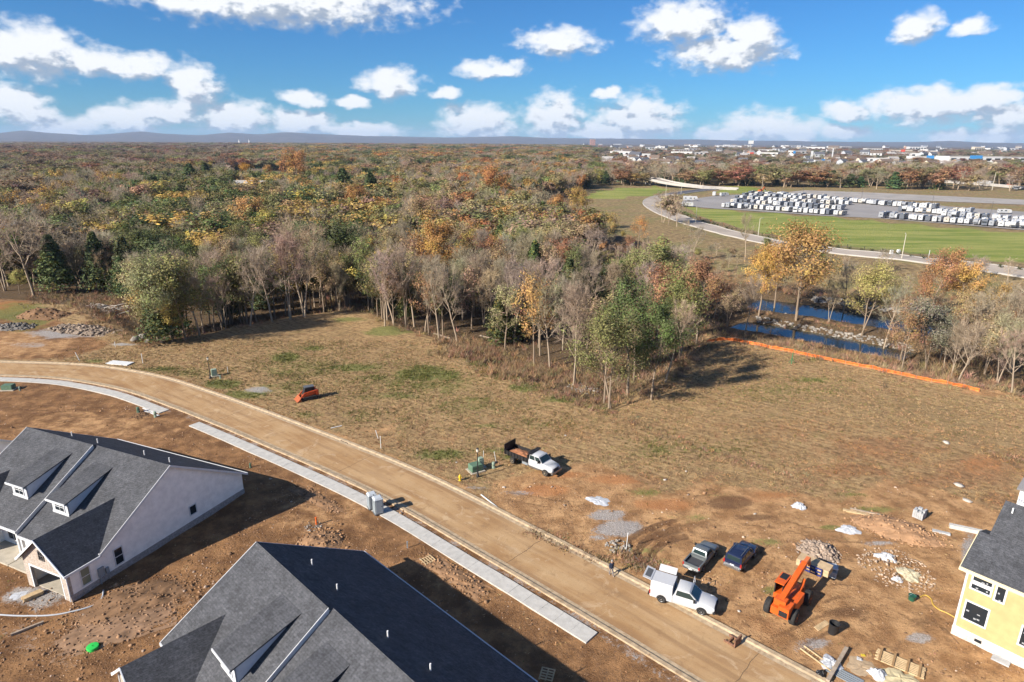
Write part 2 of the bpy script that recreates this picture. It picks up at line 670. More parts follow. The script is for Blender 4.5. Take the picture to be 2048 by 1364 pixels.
def height(x, y):
    x, y = np.asarray(x, float), np.asarray(y, float)
    near = (np.abs(x) < 420) & (y > 60) & (y < 420)
    h = np.zeros(np.broadcast(x, y).shape)
    if near.any():
        xs, ys = x[near], y[near]
        d = seg_dist(xs, ys, PAD, True)
        d = np.where(inside(xs, ys, PAD), -d, d)
        fade = np.where(xs > 30, 1 - smooth01(ys, 185, 222), 1 - smooth01(ys, 260, 400))
        hh = -2.6 * smooth01(d, 0.0, 9.0) * fade
        hh += 0.35 * np.exp(-((d + 2.0) / 3.0) ** 2) * (fbm(xs, ys, 14, 2))
        for line, w in ((CREEK_NEAR, 1.5), (CREEK_FAR, 4.6)):
            dc = seg_dist(xs, ys, line)
            hh = np.minimum(hh, -5.2 + np.maximum(dc - w, 0) * 0.36 + np.maximum(dc - w - 7, 0) * 2)
        # small lumps of worked ground, none on the street
        ds = seg_dist(xs, ys, STREET)
        hh += (fbm(xs, ys, 5.0, 4) - 0.5) * 0.30 * smooth01(ds, 4.0, 8.0) * smooth01(-d, -4, 2) + (fbm(xs, ys, 9.0, 3) - 0.5) * 0.8 * smooth01(d, 2, 9)
        h[near] = hh
    close = (np.abs(x) < 140) & (y <= 60) & (y > -50)
    if close.any():
        ds = seg_dist(x[close], y[close], STREET)
        h[close] = (fbm(x[close], y[close], 5.0, 4) - 0.5) * 0.30 * smooth01(ds, 4.0, 8.0)
    far = smooth01(y, 900, 3000)
    h = h + far * (fbm(x, y, 2600, 3) - 0.62) * 12
    return h


def hz(x, y):
    return float(height(np.array([x]), np.array([y]))[0])


def gat(px, py):
    """the ground point that a picture point shows"""
    p = at(px, py)
    for _ in range(8):
        p = at(px, py, hz(p[0], p[1]))
    p[2] = hz(p[0], p[1])
    return p


def gat_many(px, py):
    px, py = np.asarray(px, float), np.asarray(py, float)
    x, y = (px - 1024.0) / FPX, -(py - 682.0) / FPX
    x, y = _c * x - _s * y, _s * x + _c * y
    r = np.stack([x, _cp + y * _sp, y * _cp - _sp], 1)
    z = np.zeros(len(px))
    for _ in range(6):
        p = np.array([0, 0, CAM_H]) + r * ((z - CAM_H) / r[:, 2])[:, None]
        z = height(p[:, 0], p[:, 1])
    p[:, 2] = z
    return p


def axis(fine0, fine1, step, lo, hi, ratio=1.13):
    a = list(np.arange(fine0, fine1, step))
    s, x = step, fine0
    left = []
    while x > lo:
        s *= ratio
        x -= s
        left.append(x)
    s, x = step, a[-1]
    right = []
    while x < hi:
        s *= ratio
        x += s
        right.append(x)
    return np.array(left[::-1] + a + right)


GX = axis(-88, 84, 0.36, -26000, 26000)
GY = axis(31, 128, 0.36, -2000, 27000, 1.075)
XX, YY = np.meshgrid(GX, GY)
gx, gy = XX.ravel(), YY.ravel()
gz = height(gx, gy)


def cy_seed(px):
    return (px * 7.31) % 97.0


def blob(px, py, rx, ry, amt=1.0, turn=0.0):
    """soft patch of ground, given by its middle and half sizes in the picture"""
    c = at(px, py)[:2]
    a = (at(px + rx, py)[:2] - at(px - rx, py)[:2]) / 2
    b = (at(px, py - ry)[:2] - at(px, py + ry)[:2]) / 2
    M = np.linalg.inv(np.stack([a, b], 1))
    q = M @ np.stack([gx - c[0], gy - c[1]])
    if turn:
        ct, st = math.cos(R(turn)), math.sin(R(turn))
        q = np.stack([ct * q[0] + st * q[1], -st * q[0] + ct * q[1]])
    near = (q ** 2).sum(0)
    k = near < 12
    near[k] *= (0.25 + 1.5 * fbm(gx[k] + cy_seed(px), gy[k], 5.0, 4)) ** 1.6
    return amt * np.exp(-near * 0.9)


def area(pxs, soft=2.0):
    w = [tuple(at(*p)[:2]) for p in pxs]
    ok = (gy > 20) & (gy < 900) & (np.abs(gx) < 700)
    r = np.zeros(len(gx))
    d = seg_dist(gx[ok], gy[ok], w, True)
    d = np.where(inside(gx[ok], gy[ok], w), d, -d)
    r[ok] = smooth01(d, -soft, soft)
    return r


def zone_masks():
    n = len(gx)
    okn = (np.abs(gx) < 420) & (gy > -100) & (gy < 420)
    d_pad = np.full(n, 500.0)
    dd = seg_dist(gx[okn], gy[okn], PAD, True)
    d_pad[okn] = np.where(inside(gx[okn], gy[okn], PAD), -dd, dd)
    # side of the street: the houses stand to its right hand
    side = np.full(n, 0.0)
    ok2 = (np.abs(gx) < 200) & (gy > -60) & (gy < 200)
    near_side = [tuple(p) for p in STREET] + [(46, -300), (-300, -300), (-300, 112)]
    side[ok2] = inside(gx[ok2], gy[ok2], near_side)
    side[(gy < 20) & ~ok2] = 1
    ds = np.full(n, 99.0)
    ds[ok2] = seg_dist(gx[ok2], gy[ok2], STREET)
    dirt = np.where(side > 0.5, 1.0, 0.0)
    dirt = np.maximum(dirt, area([(975, 1010), (985, 965), (1090, 935), (1200, 925), (1330, 985), (1420, 965), (1560, 985), (1680, 1000), (1780, 960), (1900, 985), (2048, 1040), (2300, 1150), (2300, 1500),
                                  (1500, 1500), (1250, 1140), (1100, 1080)], 2.5))
    dirt = np.maximum(dirt, area([(-200, 720), (-200, 615), (60, 600), (120, 640), (230, 690), (130, 720)], 2.5) * 0.8)
    for b in ((900, 880, 60, 12, 0.35), (1230, 905, 60, 12, .5), (1000, 855, 60, 14, 0.35), (1560, 830, 60, 12, .28), (1750, 900, 90, 25, 0.45), (1950, 930, 90, 30, 0.55), (1640, 905, 80, 18, 0.4), (1100, 905, 50, 14, 0.55),
              (620, 790, 60, 8, 0.4), (760, 860, 70, 16, 0.5), (870, 840, 50, 10, 0.3), (640, 835, 60, 10, 0.4), (540, 650, 60, 8, 0.15), (1480, 870, 70, 14, .25), (220, 745, 60, 8, .3), (1985, 785, 60, 9, .9)):
        dirt = np.maximum(dirt, blob(*b))
    dirt = np.where((ds < 6.5) & (side < 0.5) & (gx > -62), np.maximum(dirt, 0.55 * smooth01(-ds, -6.5, -4)), dirt)
    green = np.zeros(n)
    for b in ((575, 716, 34, 9, 1.0), (630, 697, 30, 6, .6), (700, 735, 60, 9, .75), (840, 748, 55, 14, 1.0), (760, 755, 60, 10, .5), (900, 760, 60, 8, .5), (890, 908, 50, 9, .7), (1000, 900, 50, 9, .5), (975, 852, 40, 6, .5),
              (800, 792, 90, 12, .5), (950, 800, 60, 9, .45), (450, 768, 34, 9, .95), (500, 788, 50, 9, .7), (1030, 912, 40, 8, .8), (620, 830, 40, 6, .5), (330, 738, 40, 5, .6), (190, 722, 30, 5, .6), (590, 765, 40, 6, .5),
              (780, 663, 50, 8, 1.0), (700, 640, 45, 5, .7), (960, 728, 22, 6, .9), (1010, 752, 30, 7, 1.0), (1070, 775, 40, 7, 1.0), (1140, 800, 40, 7, 1.0), (1200, 815, 30, 6, .9), (1640, 720, 60, 6, .25), (1620, 760, 40, 6, .6), (1530, 800, 50, 8, .3),
              (1360, 905, 80, 14, .35), (1290, 985, 50, 10, .6), (1440, 990, 40, 8, .4), (1530, 1085, 40, 9, .5), (1660, 1055, 24, 5, .9), (1750, 1020, 60, 7, .6), (1540, 1180, 20, 10, .7), (1390, 1035, 60, 10, .4), (1290, 1130, 40, 12, .8), (1300, 1100, 50, 12, .5),
              (1420, 900, 100, 10, .4), (1700, 990, 50, 7, .4), (40, 625, 55, 22, 1.0), (640, 690, 120, 10, .2)):
        green = np.maximum(green, blob(*b))
    for b in ((620, 735, 150, 26, .42), (840, 765, 150, 30, .46), (950, 815, 120, 22, .40), (560, 780, 90, 18, .42), (1080, 850, 90, 18, .34), (380, 745, 80, 12, .42), (1340, 900, 120, 20, .40), (1560, 780, 120, 20, .34), (720, 830, 90, 18, .36)):
        green = np.maximum(green, blob(*b))
    green *= np.where(d_pad < 3, 1, 0)
    gravel = np.zeros(n)
    for b in ((512, 780, 40, 11, .85), (1215, 1030, 50, 14, 1.0, 25), (1235, 1058, 46, 16, 1.1), (1200, 1075, 30, 8, .7), (130, 665, 90, 14, 1.0), (60, 690, 70, 9, .6), (240, 690, 40, 5, .8), (1840, 1275, 40, 14, .9, 30), (1630, 1285, 40, 14, .8),
              (1760, 1085, 40, 6, .8), (1940, 1110, 22, 60, .9), (1640, 955, 40, 6, .4), (1820, 1150, 40, 20, .5), (1040, 985, 60, 10, .6), (960, 975, 40, 8, .6), (60, 1190, 80, 26, .9), (40, 1280, 70, 60, .5), (120, 1330, 120, 40, .4), (860, 1080, 60, 14, .5, 25)):
        gravel = np.maximum(gravel, blob(*b))
    gravel = np.where((side > 0.5) & (ds < 5.0), np.maximum(gravel, 0.5), gravel)
    woods = smooth01(d_pad, 0.0, 6.0)
    okw = (gy > 100) & (gy < 900) & (np.abs(gx) < 700)
    red = np.zeros(n)
    for b in ((1760, 900, 170, 34, .62), (1950, 940, 120, 40, .7), (1560, 860, 120, 22, .42), (1120, 860, 110, 18, .4), (760, 880, 80, 16, .4), (1330, 1010, 90, 18, .75), (1250, 960, 80, 14, .7), (1560, 990, 90, 12, .6), (1420, 960, 60, 9, .5), (1090, 980, 70, 16, .8), (1130, 950, 60, 10, .7), (1700, 940, 80, 16, .8), (1880, 960, 110, 22, .7), (620, 1090, 80, 30, .4), (20, 610, 50, 22, 1.0), (330, 900, 120, 30, .25), (600, 1000, 40, 30, .3), (200, 850, 200, 30, .3), (250, 1240, 140, 60, .35), (1480, 1000, 110, 14, .5),
              (1560, 1040, 100, 20, .3), (1990, 1000, 60, 20, .6), (1500, 700, 50, 6, .2)):
        red = np.maximum(red, blob(*b))
    wet = np.zeros(n)
    for b in ((1460, 1005, 50, 16, .95, 20), (1510, 1035, 60, 7, .7, 10), (1330, 1070, 60, 18, .55), (1400, 1050, 50, 10, .45), (1690, 1225, 50, 14, .75, 15), (1850, 1245, 40, 16, .5), (640, 1085, 40, 20, .5), (500, 1060, 90, 40, .35), (250, 1220, 180, 70, .45, 20), (860, 870, 70, 14, .3),
              (1350, 1090, 60, 20, .4), (1370, 905, 20, 3, .6), (1430, 925, 60, 4, .5, 12), (1600, 965, 40, 4, .5), (2010, 915, 40, 6, .7), (1640, 1080, 60, 8, .5), (1880, 1090, 50, 9, .4), (560, 895, 60, 9, .3), (1255, 868, 60, 4, .5, 15)):
        wet = np.maximum(wet, blob(*b))
    # ruts where wheels turned by the parked pickups, and pairs of wheel tracks over the soft ground
    c = at(1425, 1140)
    rr = np.hypot(gx - c[0], gy - c[1])
    an = np.degrees(np.arctan2(gy - c[1], gx - c[0]))
    w = smooth01(rr, 4.6, 5.2) * (1 - smooth01(rr, 9.2, 9.8)) * smooth01(an, 92, 106) * (1 - smooth01(an, 163, 178))
    wet = np.maximum(wet, .95 * w * (np.sin((rr + .6 * fbm(gx, gy, 3, 2)) * 4.4) > .15))
    near = (np.abs(gx) < 90) & (gy > 30) & (gy < 125)
    for line in ([(1540, 1042), (1640, 1068), (1760, 1078), (1890, 1092)], [(1330, 1045), (1430, 1035), (1560, 1050)], [(1610, 1200), (1700, 1180), (1830, 1230), (1900, 1290)], [(1500, 1150), (1560, 1100), (1700, 1110)], [(1560, 1290), (1680, 1240), (1760, 1270), (1880, 1345)],
                 [(560, 800), (600, 795), (520, 815)], [(1010, 990), (1120, 1010), (1250, 1040)], [(180, 830), (330, 850), (430, 905)], [(60, 815), (200, 820), (300, 870)], [(1180, 930), (1330, 1000), (1500, 985)], [(640, 1060), (760, 1090), (860, 1170)], [(960, 1190), (1080, 1270), (1180, 1340)]):
        L = spline([at(*q)[:2] for q in line], 30)
        for o in (-.85, .85):
            dd = seg_dist(gx[near], gy[near], offset(L, o))
            wet[near] = np.maximum(wet[near], .52 * (1 - smooth01(dd, .12, .5)) * smooth01(fbm(gx[near], gy[near], 3, 3), .36, .56))
    lawn = np.zeros(n)
    lawn = np.maximum(lawn, area([(1365, 410), (1420, 418), (1700, 438), (2048, 468), (2200, 475), (2300, 560), (2048, 528), (1840, 508), (1650, 488), (1500, 462), (1400, 432)], 1.5))
    lawn = np.maximum(lawn, area([(1150, 402), (1200, 380), (1310, 373), (1345, 378), (1300, 392), (1240, 396)], 4) * 0.95)
    lawn = np.maximum(lawn, area([(1440, 374), (1490, 372), (1560, 388), (1480, 388), (1420, 385)], 3) * 0.8)
    lawn = np.maximum(lawn, area([(1330, 405), (1365, 420), (1420, 442), (1360, 425)], 2) * 0.9)
    lawn = np.maximum(lawn, area([(440, 352), (480, 343), (560, 342), (600, 352), (590, 376), (470, 378)], 6) * .8)
    meadow = np.zeros(n)
    meadow = np.maximum(meadow, area([(1060, 425), (1150, 404), (1290, 398), (1280, 420), (1330, 455), (1450, 490), (1600, 520), (1560, 530), (1380, 500), (1270, 480), (1200, 460), (1090, 450)], 6))
    meadow = np.maximum(meadow, area([(1700, 515), (2048, 550), (2300, 600), (2300, 720), (2048, 620), (1850, 590), (1640, 560)], 5))
    meadow = np.maximum(meadow, area([(1480, 385), (1560, 385), (2300, 420), (2300, 360), (1890, 358), (1850, 385)], 5))
    meadow = np.maximum(meadow, area([(1570, 402), (1880, 418), (2300, 440), (2300, 470), (1900, 430), (1640, 405)], 4))
    meadow = np.maximum(meadow, area([(1560, 640), (1640, 655), (1760, 690), (1850, 700), (1820, 670), (1700, 645), (1600, 628)], 3))
    meadow = np.maximum(meadow, smooth01(gx, 40, 75) * smooth01(gy, 178, 215) * (1 - smooth01(gy, 640, 900)) * .9)
    woods = woods * (1 - np.maximum(lawn, meadow))
    # dusty tan ground on the field side of the street, darker dug earth on the house side
    sandy = np.where(side > 0.5, 0.0, 1.0) * (gx > -30) + blob(200, 850, 260, 50, .55) + blob(640, 1020, 120, 60, .5) + blob(900, 1150, 120, 60, .45) + blob(470, 1150, 60, 60, .5)
    sandy = np.maximum(sandy, blob(30, 690, 120, 30, .9))
    return np.stack([dirt, np.clip(green, 0, 1), np.clip(gravel, 0, 1), woods], 1), np.stack([red, wet, lawn, meadow], 1), d_pad, np.clip(sandy, 0, 1)


Z1, Z2, D_PAD, Z3 = zone_masks()


def ground_material():
    m = bpy.data.materials.new('ground')
    m.use_nodes = True
    t = m.node_tree
    b = t.nodes['Principled BSDF']
    k = NT(t)
    P = k.n('ShaderNodeTexCoord').outputs['Object']
    a1 = k.n('ShaderNodeAttribute', attribute_name='zone')
    a2 = k.n('ShaderNodeAttribute', attribute_name='zone2')
    s1, s2 = k.n('ShaderNodeSeparateColor'), k.n('ShaderNodeSeparateColor')
    k.put(s1.inputs[0], a1.outputs['Color'])
    k.put(s2.inputs[0], a2.outputs['Color'])
    dirt, green, gravel = s1.outputs
    woods = a1.outputs['Alpha']
    red, wet, lawn = s2.outputs
    meadow = a2.outputs['Alpha']
    nf = k.noise(P, 3.2, 5.0, 0.72)            # clods and tussocks
    nm = k.noise(P, 0.42, 5.0, 0.66)           # patches of some metres
    nl = k.noise(P, 0.05, 4.0, 0.6)            # wide drifts
    nx = k.noise(P, 9.0, 3.0, 0.7)
    # mown rows run along the lots
    mr = k.n('ShaderNodeMapping', vector_type='TEXTURE')
    k.put(mr.inputs[0], P)
    mr.inputs['Rotation'].default_value = (0, 0, R(-34))
    mr.inputs['Scale'].default_value = (5.0, 0.62, 1.0)
    row = k.noise(mr.outputs[0], 1.0, 4.0, 0.7)

    def brk(mask, amt=0.9, lo=0.36, hi=0.64):
        return k.ramp(k.m('ADD', mask, k.m('MULTIPLY', k.m('SUBTRACT', k.m('ADD', k.m('MULTIPLY', nm, 0.5), k.m('MULTIPLY', nf, 0.5)), 0.5), amt * 2)), lo, hi)
    n4 = k.noise(P, 1.15, 6.0, 0.75)           # tussocks about a metre across
    dry = k.mix(k.ramp(n4, 0.36, 0.64), (0.150, 0.090, 0.046), (0.385, 0.255, 0.122))
    dry = k.mix(k.m('MULTIPLY', k.ramp(row, 0.42, 0.66), 0.7), dry, (0.46, 0.315, 0.155))
    dry = k.mix(k.ramp(nf, 0.52, 0.74, 0, 0.65), dry, (0.115, 0.070, 0.038))
    dry = k.mix(k.ramp(nm, 0.50, 0.70, 0, 0.6), dry, (0.31, 0.160, 0.078))
    dry = k.mix(k.ramp(nl, 0.5, 0.7, 0, 0.5), dry, (0.20, 0.140, 0.068))
    dry = k.mix(k.m('MULTIPLY', k.ramp(k.noise(P, 0.23, 6.0, 0.72), 0.54, 0.68), 0.45), dry, (0.135, 0.115, 0.042))
    sandy = k.n('ShaderNodeAttribute', attribute_name='sandy').outputs['Fac']
    d0 = k.mix(k.ramp(nm, 0.34, 0.68), (0.148, 0.074, 0.033), (0.33, 0.176, 0.078))
    ds = k.mix(k.ramp(nm, 0.34, 0.68), (0.275, 0.145, 0.064), (0.53, 0.315, 0.150))
    d1 = k.mix(brk(sandy, 0.6), d0, ds)
    d1 = k.mix(k.ramp(n4, 0.46, 0.70, 0, 0.6), d1, (0.130, 0.074, 0.041))
    d1 = k.mix(k.ramp(nf, 0.56, 0.76, 0, 0.7), d1, (0.075, 0.045, 0.027))
    d1 = k.mix(k.ramp(nx, 0.60, 0.78, 0, 0.55), d1, (0.47, 0.35, 0.24))
    d1 = k.mix(k.m('MULTIPLY', brk(red, 0.5), 0.65), d1, (0.38, 0.155, 0.058))
    grn = k.mix(k.ramp(nf, 0.35, 0.65), (0.066, 0.096, 0.022), (0.200, 0.225, 0.065))
    grv = k.mix(k.ramp(nx, 0.35, 0.65), (0.20, 0.185, 0.17), (0.46, 0.44, 0.42))
    wd = k.mix(k.ramp(nf, 0.35, 0.65), (0.058, 0.040, 0.024), (0.165, 0.108, 0.06))
    wd = k.mix(k.ramp(nm, 0.55, 0.7, 0, 0.5), wd, (0.07, 0.074, 0.030))
    lw = k.mix(k.ramp(k.noise(k.v('MULTIPLY', P, (0.02, 0.12, 1)), 1.0, 5.0, 0.6), 0.36, 0.64), (0.150, 0.195, 0.036), (0.300, 0.290, 0.085))
    lw = k.mix(k.ramp(nm, 0.45, 0.7, 0, 0.35), lw, (0.115, 0.180, 0.030))
    md = k.mix(k.ramp(nm, 0.36, 0.66), (0.165, 0.112, 0.060), (0.34, 0.245, 0.120))
    md = k.mix(k.ramp(nl, 0.45, 0.62, 0, 0.6), md, (0.185, 0.175, 0.065))
    c = k.mix(k.m('MULTIPLY', brk(red, 0.7, 0.22, 0.62), 0.62), dry, k.mix(k.ramp(n4, 0.36, 0.64), (0.155, 0.075, 0.038), (0.35, 0.185, 0.090)))
    c = k.mix(brk(woods, 0.5), c, wd)
    c = k.mix(brk(meadow, 0.35), c, md)
    c = k.mix(brk(lawn, 0.12), c, lw)
    c = k.mix(brk(dirt, 0.75), c, d1)
    c = k.mix(k.m('MULTIPLY', brk(green, 0.95, 0.24, 0.60), 0.72), c, grn)
    c = k.mix(k.m('MULTIPLY', brk(gravel, 0.8, 0.45, 0.7), 0.85), c, grv)
    c = k.mix(k.m('MULTIPLY', brk(wet, 0.35, 0.30, 0.60), 0.72), c, (0.115, 0.060, 0.032))
    k.put(b.inputs['Base Color'], c)
    b.inputs['Roughness'].default_value = 0.95
    b.inputs['Specular IOR Level'].default_value = 0.15
    bn = k.n('ShaderNodeBump')
    bn.inputs['Strength'].default_value = 0.75
    bn.inputs['Distance'].default_value = 0.22
    k.put(bn.inputs['Height'], k.m('ADD', k.m('MULTIPLY', nf, 0.8), k.m('MULTIPLY', nx, 0.35)))
    t.links.new(bn.outputs[0], b.inputs['Normal'])
    return m


def build_ground():
    nx, ny = len(GX), len(GY)
    i = np.arange((ny - 1) * nx).reshape(ny - 1, nx)[:, :-1].ravel()
    F = np.stack([i, i + 1, i + 1 + nx, i + nx], 1)
    z = gz.copy()
    # ruts where wheels turned on the soft ground by the parked pickups
    for (px, py, r0, r1, a0, a1) in ((1425, 1140, 5.0, 9.4, 95, 175),):
        c = at(px, py)
        rr = np.hypot(gx - c[0], gy - c[1])
        an = np.degrees(np.arctan2(gy - c[1], gx - c[0]))
        w = smooth01(rr, r0, r0 + .6) * (1 - smooth01(rr, r1, r1 + .6)) * smooth01(an, a0, a0 + 12) * (1 - smooth01(an, a1 - 12, a1))
        z -= 0.20 * w * (np.sin((rr + 0.5 * fbm(gx, gy, 3, 2)) * 5.4) > 0.1)
    V = np.stack([gx, gy, z], 1)
    me = np_mesh('ground', V, F, ground_material(), {'zone': Z1, 'zone2': Z2, 'sandy': Z3}, smooth=True)
    return tag(link('ground', me, None), None, kind='structure')


ground = build_ground()


# ------------------------------------------------------------------ street, kerbs, sidewalks
def ribbon(name, line_a, line_b, za, zb, m, parent=None, kind=None, thick=0.0, drape=None):
    A, B = np.asarray(line_a), np.asarray(line_b)
    n = len(A)
    if drape is not None:
        za, zb = height(A[:, 0], A[:, 1]) + drape, height(B[:, 0], B[:, 1]) + drape
    VA, VB = np.column_stack([A, np.broadcast_to(za, n)]), np.column_stack([B, np.broadcast_to(zb, n)])
    b = MB()
    if thick:
        rings = [[VA[i], VB[i], VB[i] - [0, 0, thick], VA[i] - [0, 0, thick]] for i in range(n)]
        b.loft(rings)
    else:
        b.add(np.vstack([VA, VB]), [(i, i + 1, n + i + 1, n + i) for i in range(n - 1)])
    o = b.build(name, m, parent, fix=True)
    if kind:
        o['kind'] = kind
    return o


def street_material():
    m = mat('street_concrete', (0.335, 0.225, 0.135), 0.93, spec=0.2)
    t = m.node_tree
    k = NT(t)
    b = t.nodes['Principled BSDF']
    P = k.n('ShaderNodeTexCoord').outputs['Object']
    n1, n2, n3 = k.noise(P, 0.16, 5.0, 0.62), k.noise(P, 1.4, 5.0, 0.7), k.noise(P, 14.0, 3.0, 0.7)
    # dust drawn out along the driving direction (the street runs about 43 degrees down to the right)
    mp = k.n('ShaderNodeMapping', vector_type='TEXTURE')
    k.put(mp.inputs[0], P)
    mp.inputs['Rotation'].default_value = (0, 0, R(-41))
    mp.inputs['Scale'].default_value = (16.0, 1.6, 1.0)
    st = k.noise(mp.outputs[0], 1.0, 4.0, 0.65)
    c = k.mix(k.ramp(n1, 0.35, 0.65), (0.325, 0.188, 0.084), (0.415, 0.268, 0.136))
    c = k.mix(k.ramp(st, 0.42, 0.68, 0, 0.5), c, (0.44, 0.305, 0.168))
    c = k.mix(k.ramp(st, 0.52, 0.34, 0, 0.35), c, (0.225, 0.135, 0.074))
    c = k.mix(k.ramp(n2, 0.57, 0.8, 0, 0.5), c, (0.20, 0.118, 0.065))
    c = k.mix(k.m('MULTIPLY', k.ramp(k.noise(P, 0.45, 6.0, 0.75), 0.54, 0.66), 0.55), c, (0.215, 0.128, 0.066))
    c = k.mix(k.m('MULTIPLY', k.ramp(k.noise(P, 0.30, 6.0, 0.7, dist=1.5), 0.55, 0.64), 0.5), c, (0.50, 0.365, 0.225))
    # mud carried by wheels: lanes between the kerbs, and silt washed to the gutters
    ac = k.n('ShaderNodeAttribute', attribute_name='across').outputs['Fac']
    wob = k.m('ADD', ac, k.m('MULTIPLY_ADD', n1, 0.12, -0.06))
    lane = k.m('ABSOLUTE', k.m('SINE', k.m('MULTIPLY', wob, 12.6)))
    c = k.mix(k.m('MULTIPLY', k.ramp(lane, 0.72, 0.98), k.ramp(k.noise(mp.outputs[0], 0.6, 4.0, 0.7), 0.42, 0.62, 0, 0.6)), c, (0.235, 0.138, 0.070))
    gut = k.ramp(k.m('ABSOLUTE', k.m('SUBTRACT', ac, 0.5)), 0.36, 0.46)
    c = k.mix(k.m('MULTIPLY', gut, k.ramp(n2, 0.35, 0.6, 0.1, 0.7)), c, (0.26, 0.150, 0.078))
    f = k.ramp(n3, 0.3, 0.7, 0.96, 1.14)
    k.put(b.inputs['Base Color'], k.mix(1.0, c, k.comb(f, f, f), 'MULTIPLY'))
    return m


M_STREET = street_material()
M_KERB = mat('kerb_concrete', (0.40, 0.30, 0.19), 0.9, var=0.22, vscale=2.0, bump=0.3, bscale=9, dirt=(0.24, 0.14, 0.07), dirt_amt=0.2)
M_WALK = mat('sidewalk_concrete', (0.46, 0.44, 0.40), 0.9, var=0.10, vscale=1.4, bump=0.15, bscale=30, dirt=(0.36, 0.29, 0.21), dirt_amt=0.06)


def build_street():
    A, B_ = offset(STREET, 3.45), offset(STREET, -3.45)
    n = len(A)
    V = np.vstack([np.column_stack([A, np.full(n, .012)]), np.column_stack([B_, np.full(n, .012)])])
    i = np.arange(n - 1)
    F = np.stack([i, n + i, n + i + 1, i + 1], 1)
    me = np_mesh('street', V, F, M_STREET, {'across': np.r_[np.ones(n), np.zeros(n)]})
    o = link('street', me, None)
    o['kind'] = 'structure'
    return o


street = build_street()


def kerb(sgn, i0, i1):
    line = STREET[i0:i1]
    prof = [(2.85, 0.015), (3.30, 0.03), (3.42, 0.15), (3.80, 0.16), (3.86, -0.25), (2.85, -0.25)]
    rings = []
    offs = [offset(line, sgn * o) for o, _ in prof]
    for i in range(len(line)):
        rings.append([(offs[j][i][0], offs[j][i][1], prof[j][1]) for j in range(len(prof))])
    b = MB()
    b.loft(rings)
    return b.build('kerb', M_KERB, street, smooth=True)


for s_ in (1, -1):          # kerb lengths between joints of about three street steps
    for i0 in range(38 if s_ > 0 else 24, 166, 6):
        kerb(s_, i0, min(i0 + 7, 169))


def seam(i):
    """a crack across the street where two pours meet"""
    a, b_ = offset(STREET, 2.8)[i], offset(STREET, -2.8)[i]
    pts = [np.r_[a + (b_ - a) * u + rng.normal(0, 0.05, 2), 0.014] for u in np.linspace(0, 1, 9)]
    bb = MB()
    for p, q in zip(pts[:-1], pts[1:]):
        bb.beam(p, q, 0.05, 0.008)
    bb.build('expansion_joint', mat('joint_dark', (0.13, 0.085, 0.05), 0.95), street)


for i_ in (83, 103, 124, 141):
    seam(i_)


def sidewalk(i_from, i_to, o0, o1, steps, short=0.0):
    root = thing('sidewalk', None, None)
    root['kind'] = 'structure'
    seg = STREET[i_from:i_to]
    inner, outer = spline(offset(seg, -o0), steps + 1), spline(offset(seg, -o1), steps + 1)
    for i in range(steps):
        g = 0.006
        q = [inner[i] * (1 - g) + inner[i + 1] * g, inner[i] * g + inner[i + 1] * (1 - g), outer[i] * g + outer[i + 1] * (1 - g), outer[i] * (1 - g) + outer[i + 1] * g]
        dz = rng.normal(0, 0.005)
        b = MB()
        b.poly_prism([(*p, 0.13 + dz) for p in q], (0, 0, -0.3))
        b.build('slab', M_WALK, root)
    return root


def street_index(px, py):
    p = at(px, py)[:2]
    return int(np.argmin(np.hypot(*(STREET - p).T)))


sidewalk(6, street_index(350, 822), 4.55, 6.15, 38)
sidewalk(street_index(398, 845), street_index(1215, 1298), 4.55, 6.15, 38)

# ------------------------------------------------------------------ far road, lots, highway, bridge
M_ASPHALT = mat('pale_asphalt', (0.36, 0.305, 0.25), 0.9, var=0.12, vscale=0.05)
M_FRESH = mat('fresh_asphalt', (0.085, 0.085, 0.10), 0.85, var=0.1, vscale=0.1)
M_LOT = mat('lot_asphalt', (0.27, 0.25, 0.235), 0.9, var=0.10, vscale=0.04)
M_CONC = mat('pale_concrete', (0.42, 0.39, 0.35), 0.85, var=0.1, vscale=0.3)
M_GRVLOT = mat('gravel_lot', (0.32, 0.29, 0.26), 0.95, var=0.15, vscale=0.08)
FAR_ROAD = spline([at(*p)[:2] for p in ((2500, 600), (2250, 572), (2048, 543), (1900, 527), (1740, 510), (1600, 494), (1490, 474), (1410, 454), (1355, 436), (1318, 420), (1303, 406), (1315, 396), (1350, 388), (1400, 381), (1440, 377))], 90)
avenue = ribbon('avenue', offset(FAR_ROAD, 5.5), offset(FAR_ROAD, -5.5), 0, 0, M_ASPHALT, kind='structure', drape=0.35, thick=0.5)
ribbon('kerb', offset(FAR_ROAD, -5.5), offset(FAR_ROAD, -6.3), 0, 0, M_CONC, avenue, drape=0.50, thick=0.5)
ribbon('kerb', offset(FAR_ROAD, 5.5), offset(FAR_ROAD, 6.0), 0, 0, M_CONC, avenue, drape=0.48, thick=0.5)
fr2 = FAR_ROAD[72:90]
ribbon('fresh_asphalt', offset(fr2, 5.2), offset(fr2, -5.2), 0, 0, M_FRESH, avenue, drape=0.40)


def sheet(name, pxs, z, m):
    b = MB()
    P = [at(*p) for p in pxs]
    b.add([(p[0], p[1], z) for p in P], [tuple(range(len(P)))])
    o = b.build(name, m)
    o['kind'] = 'structure'
    return o


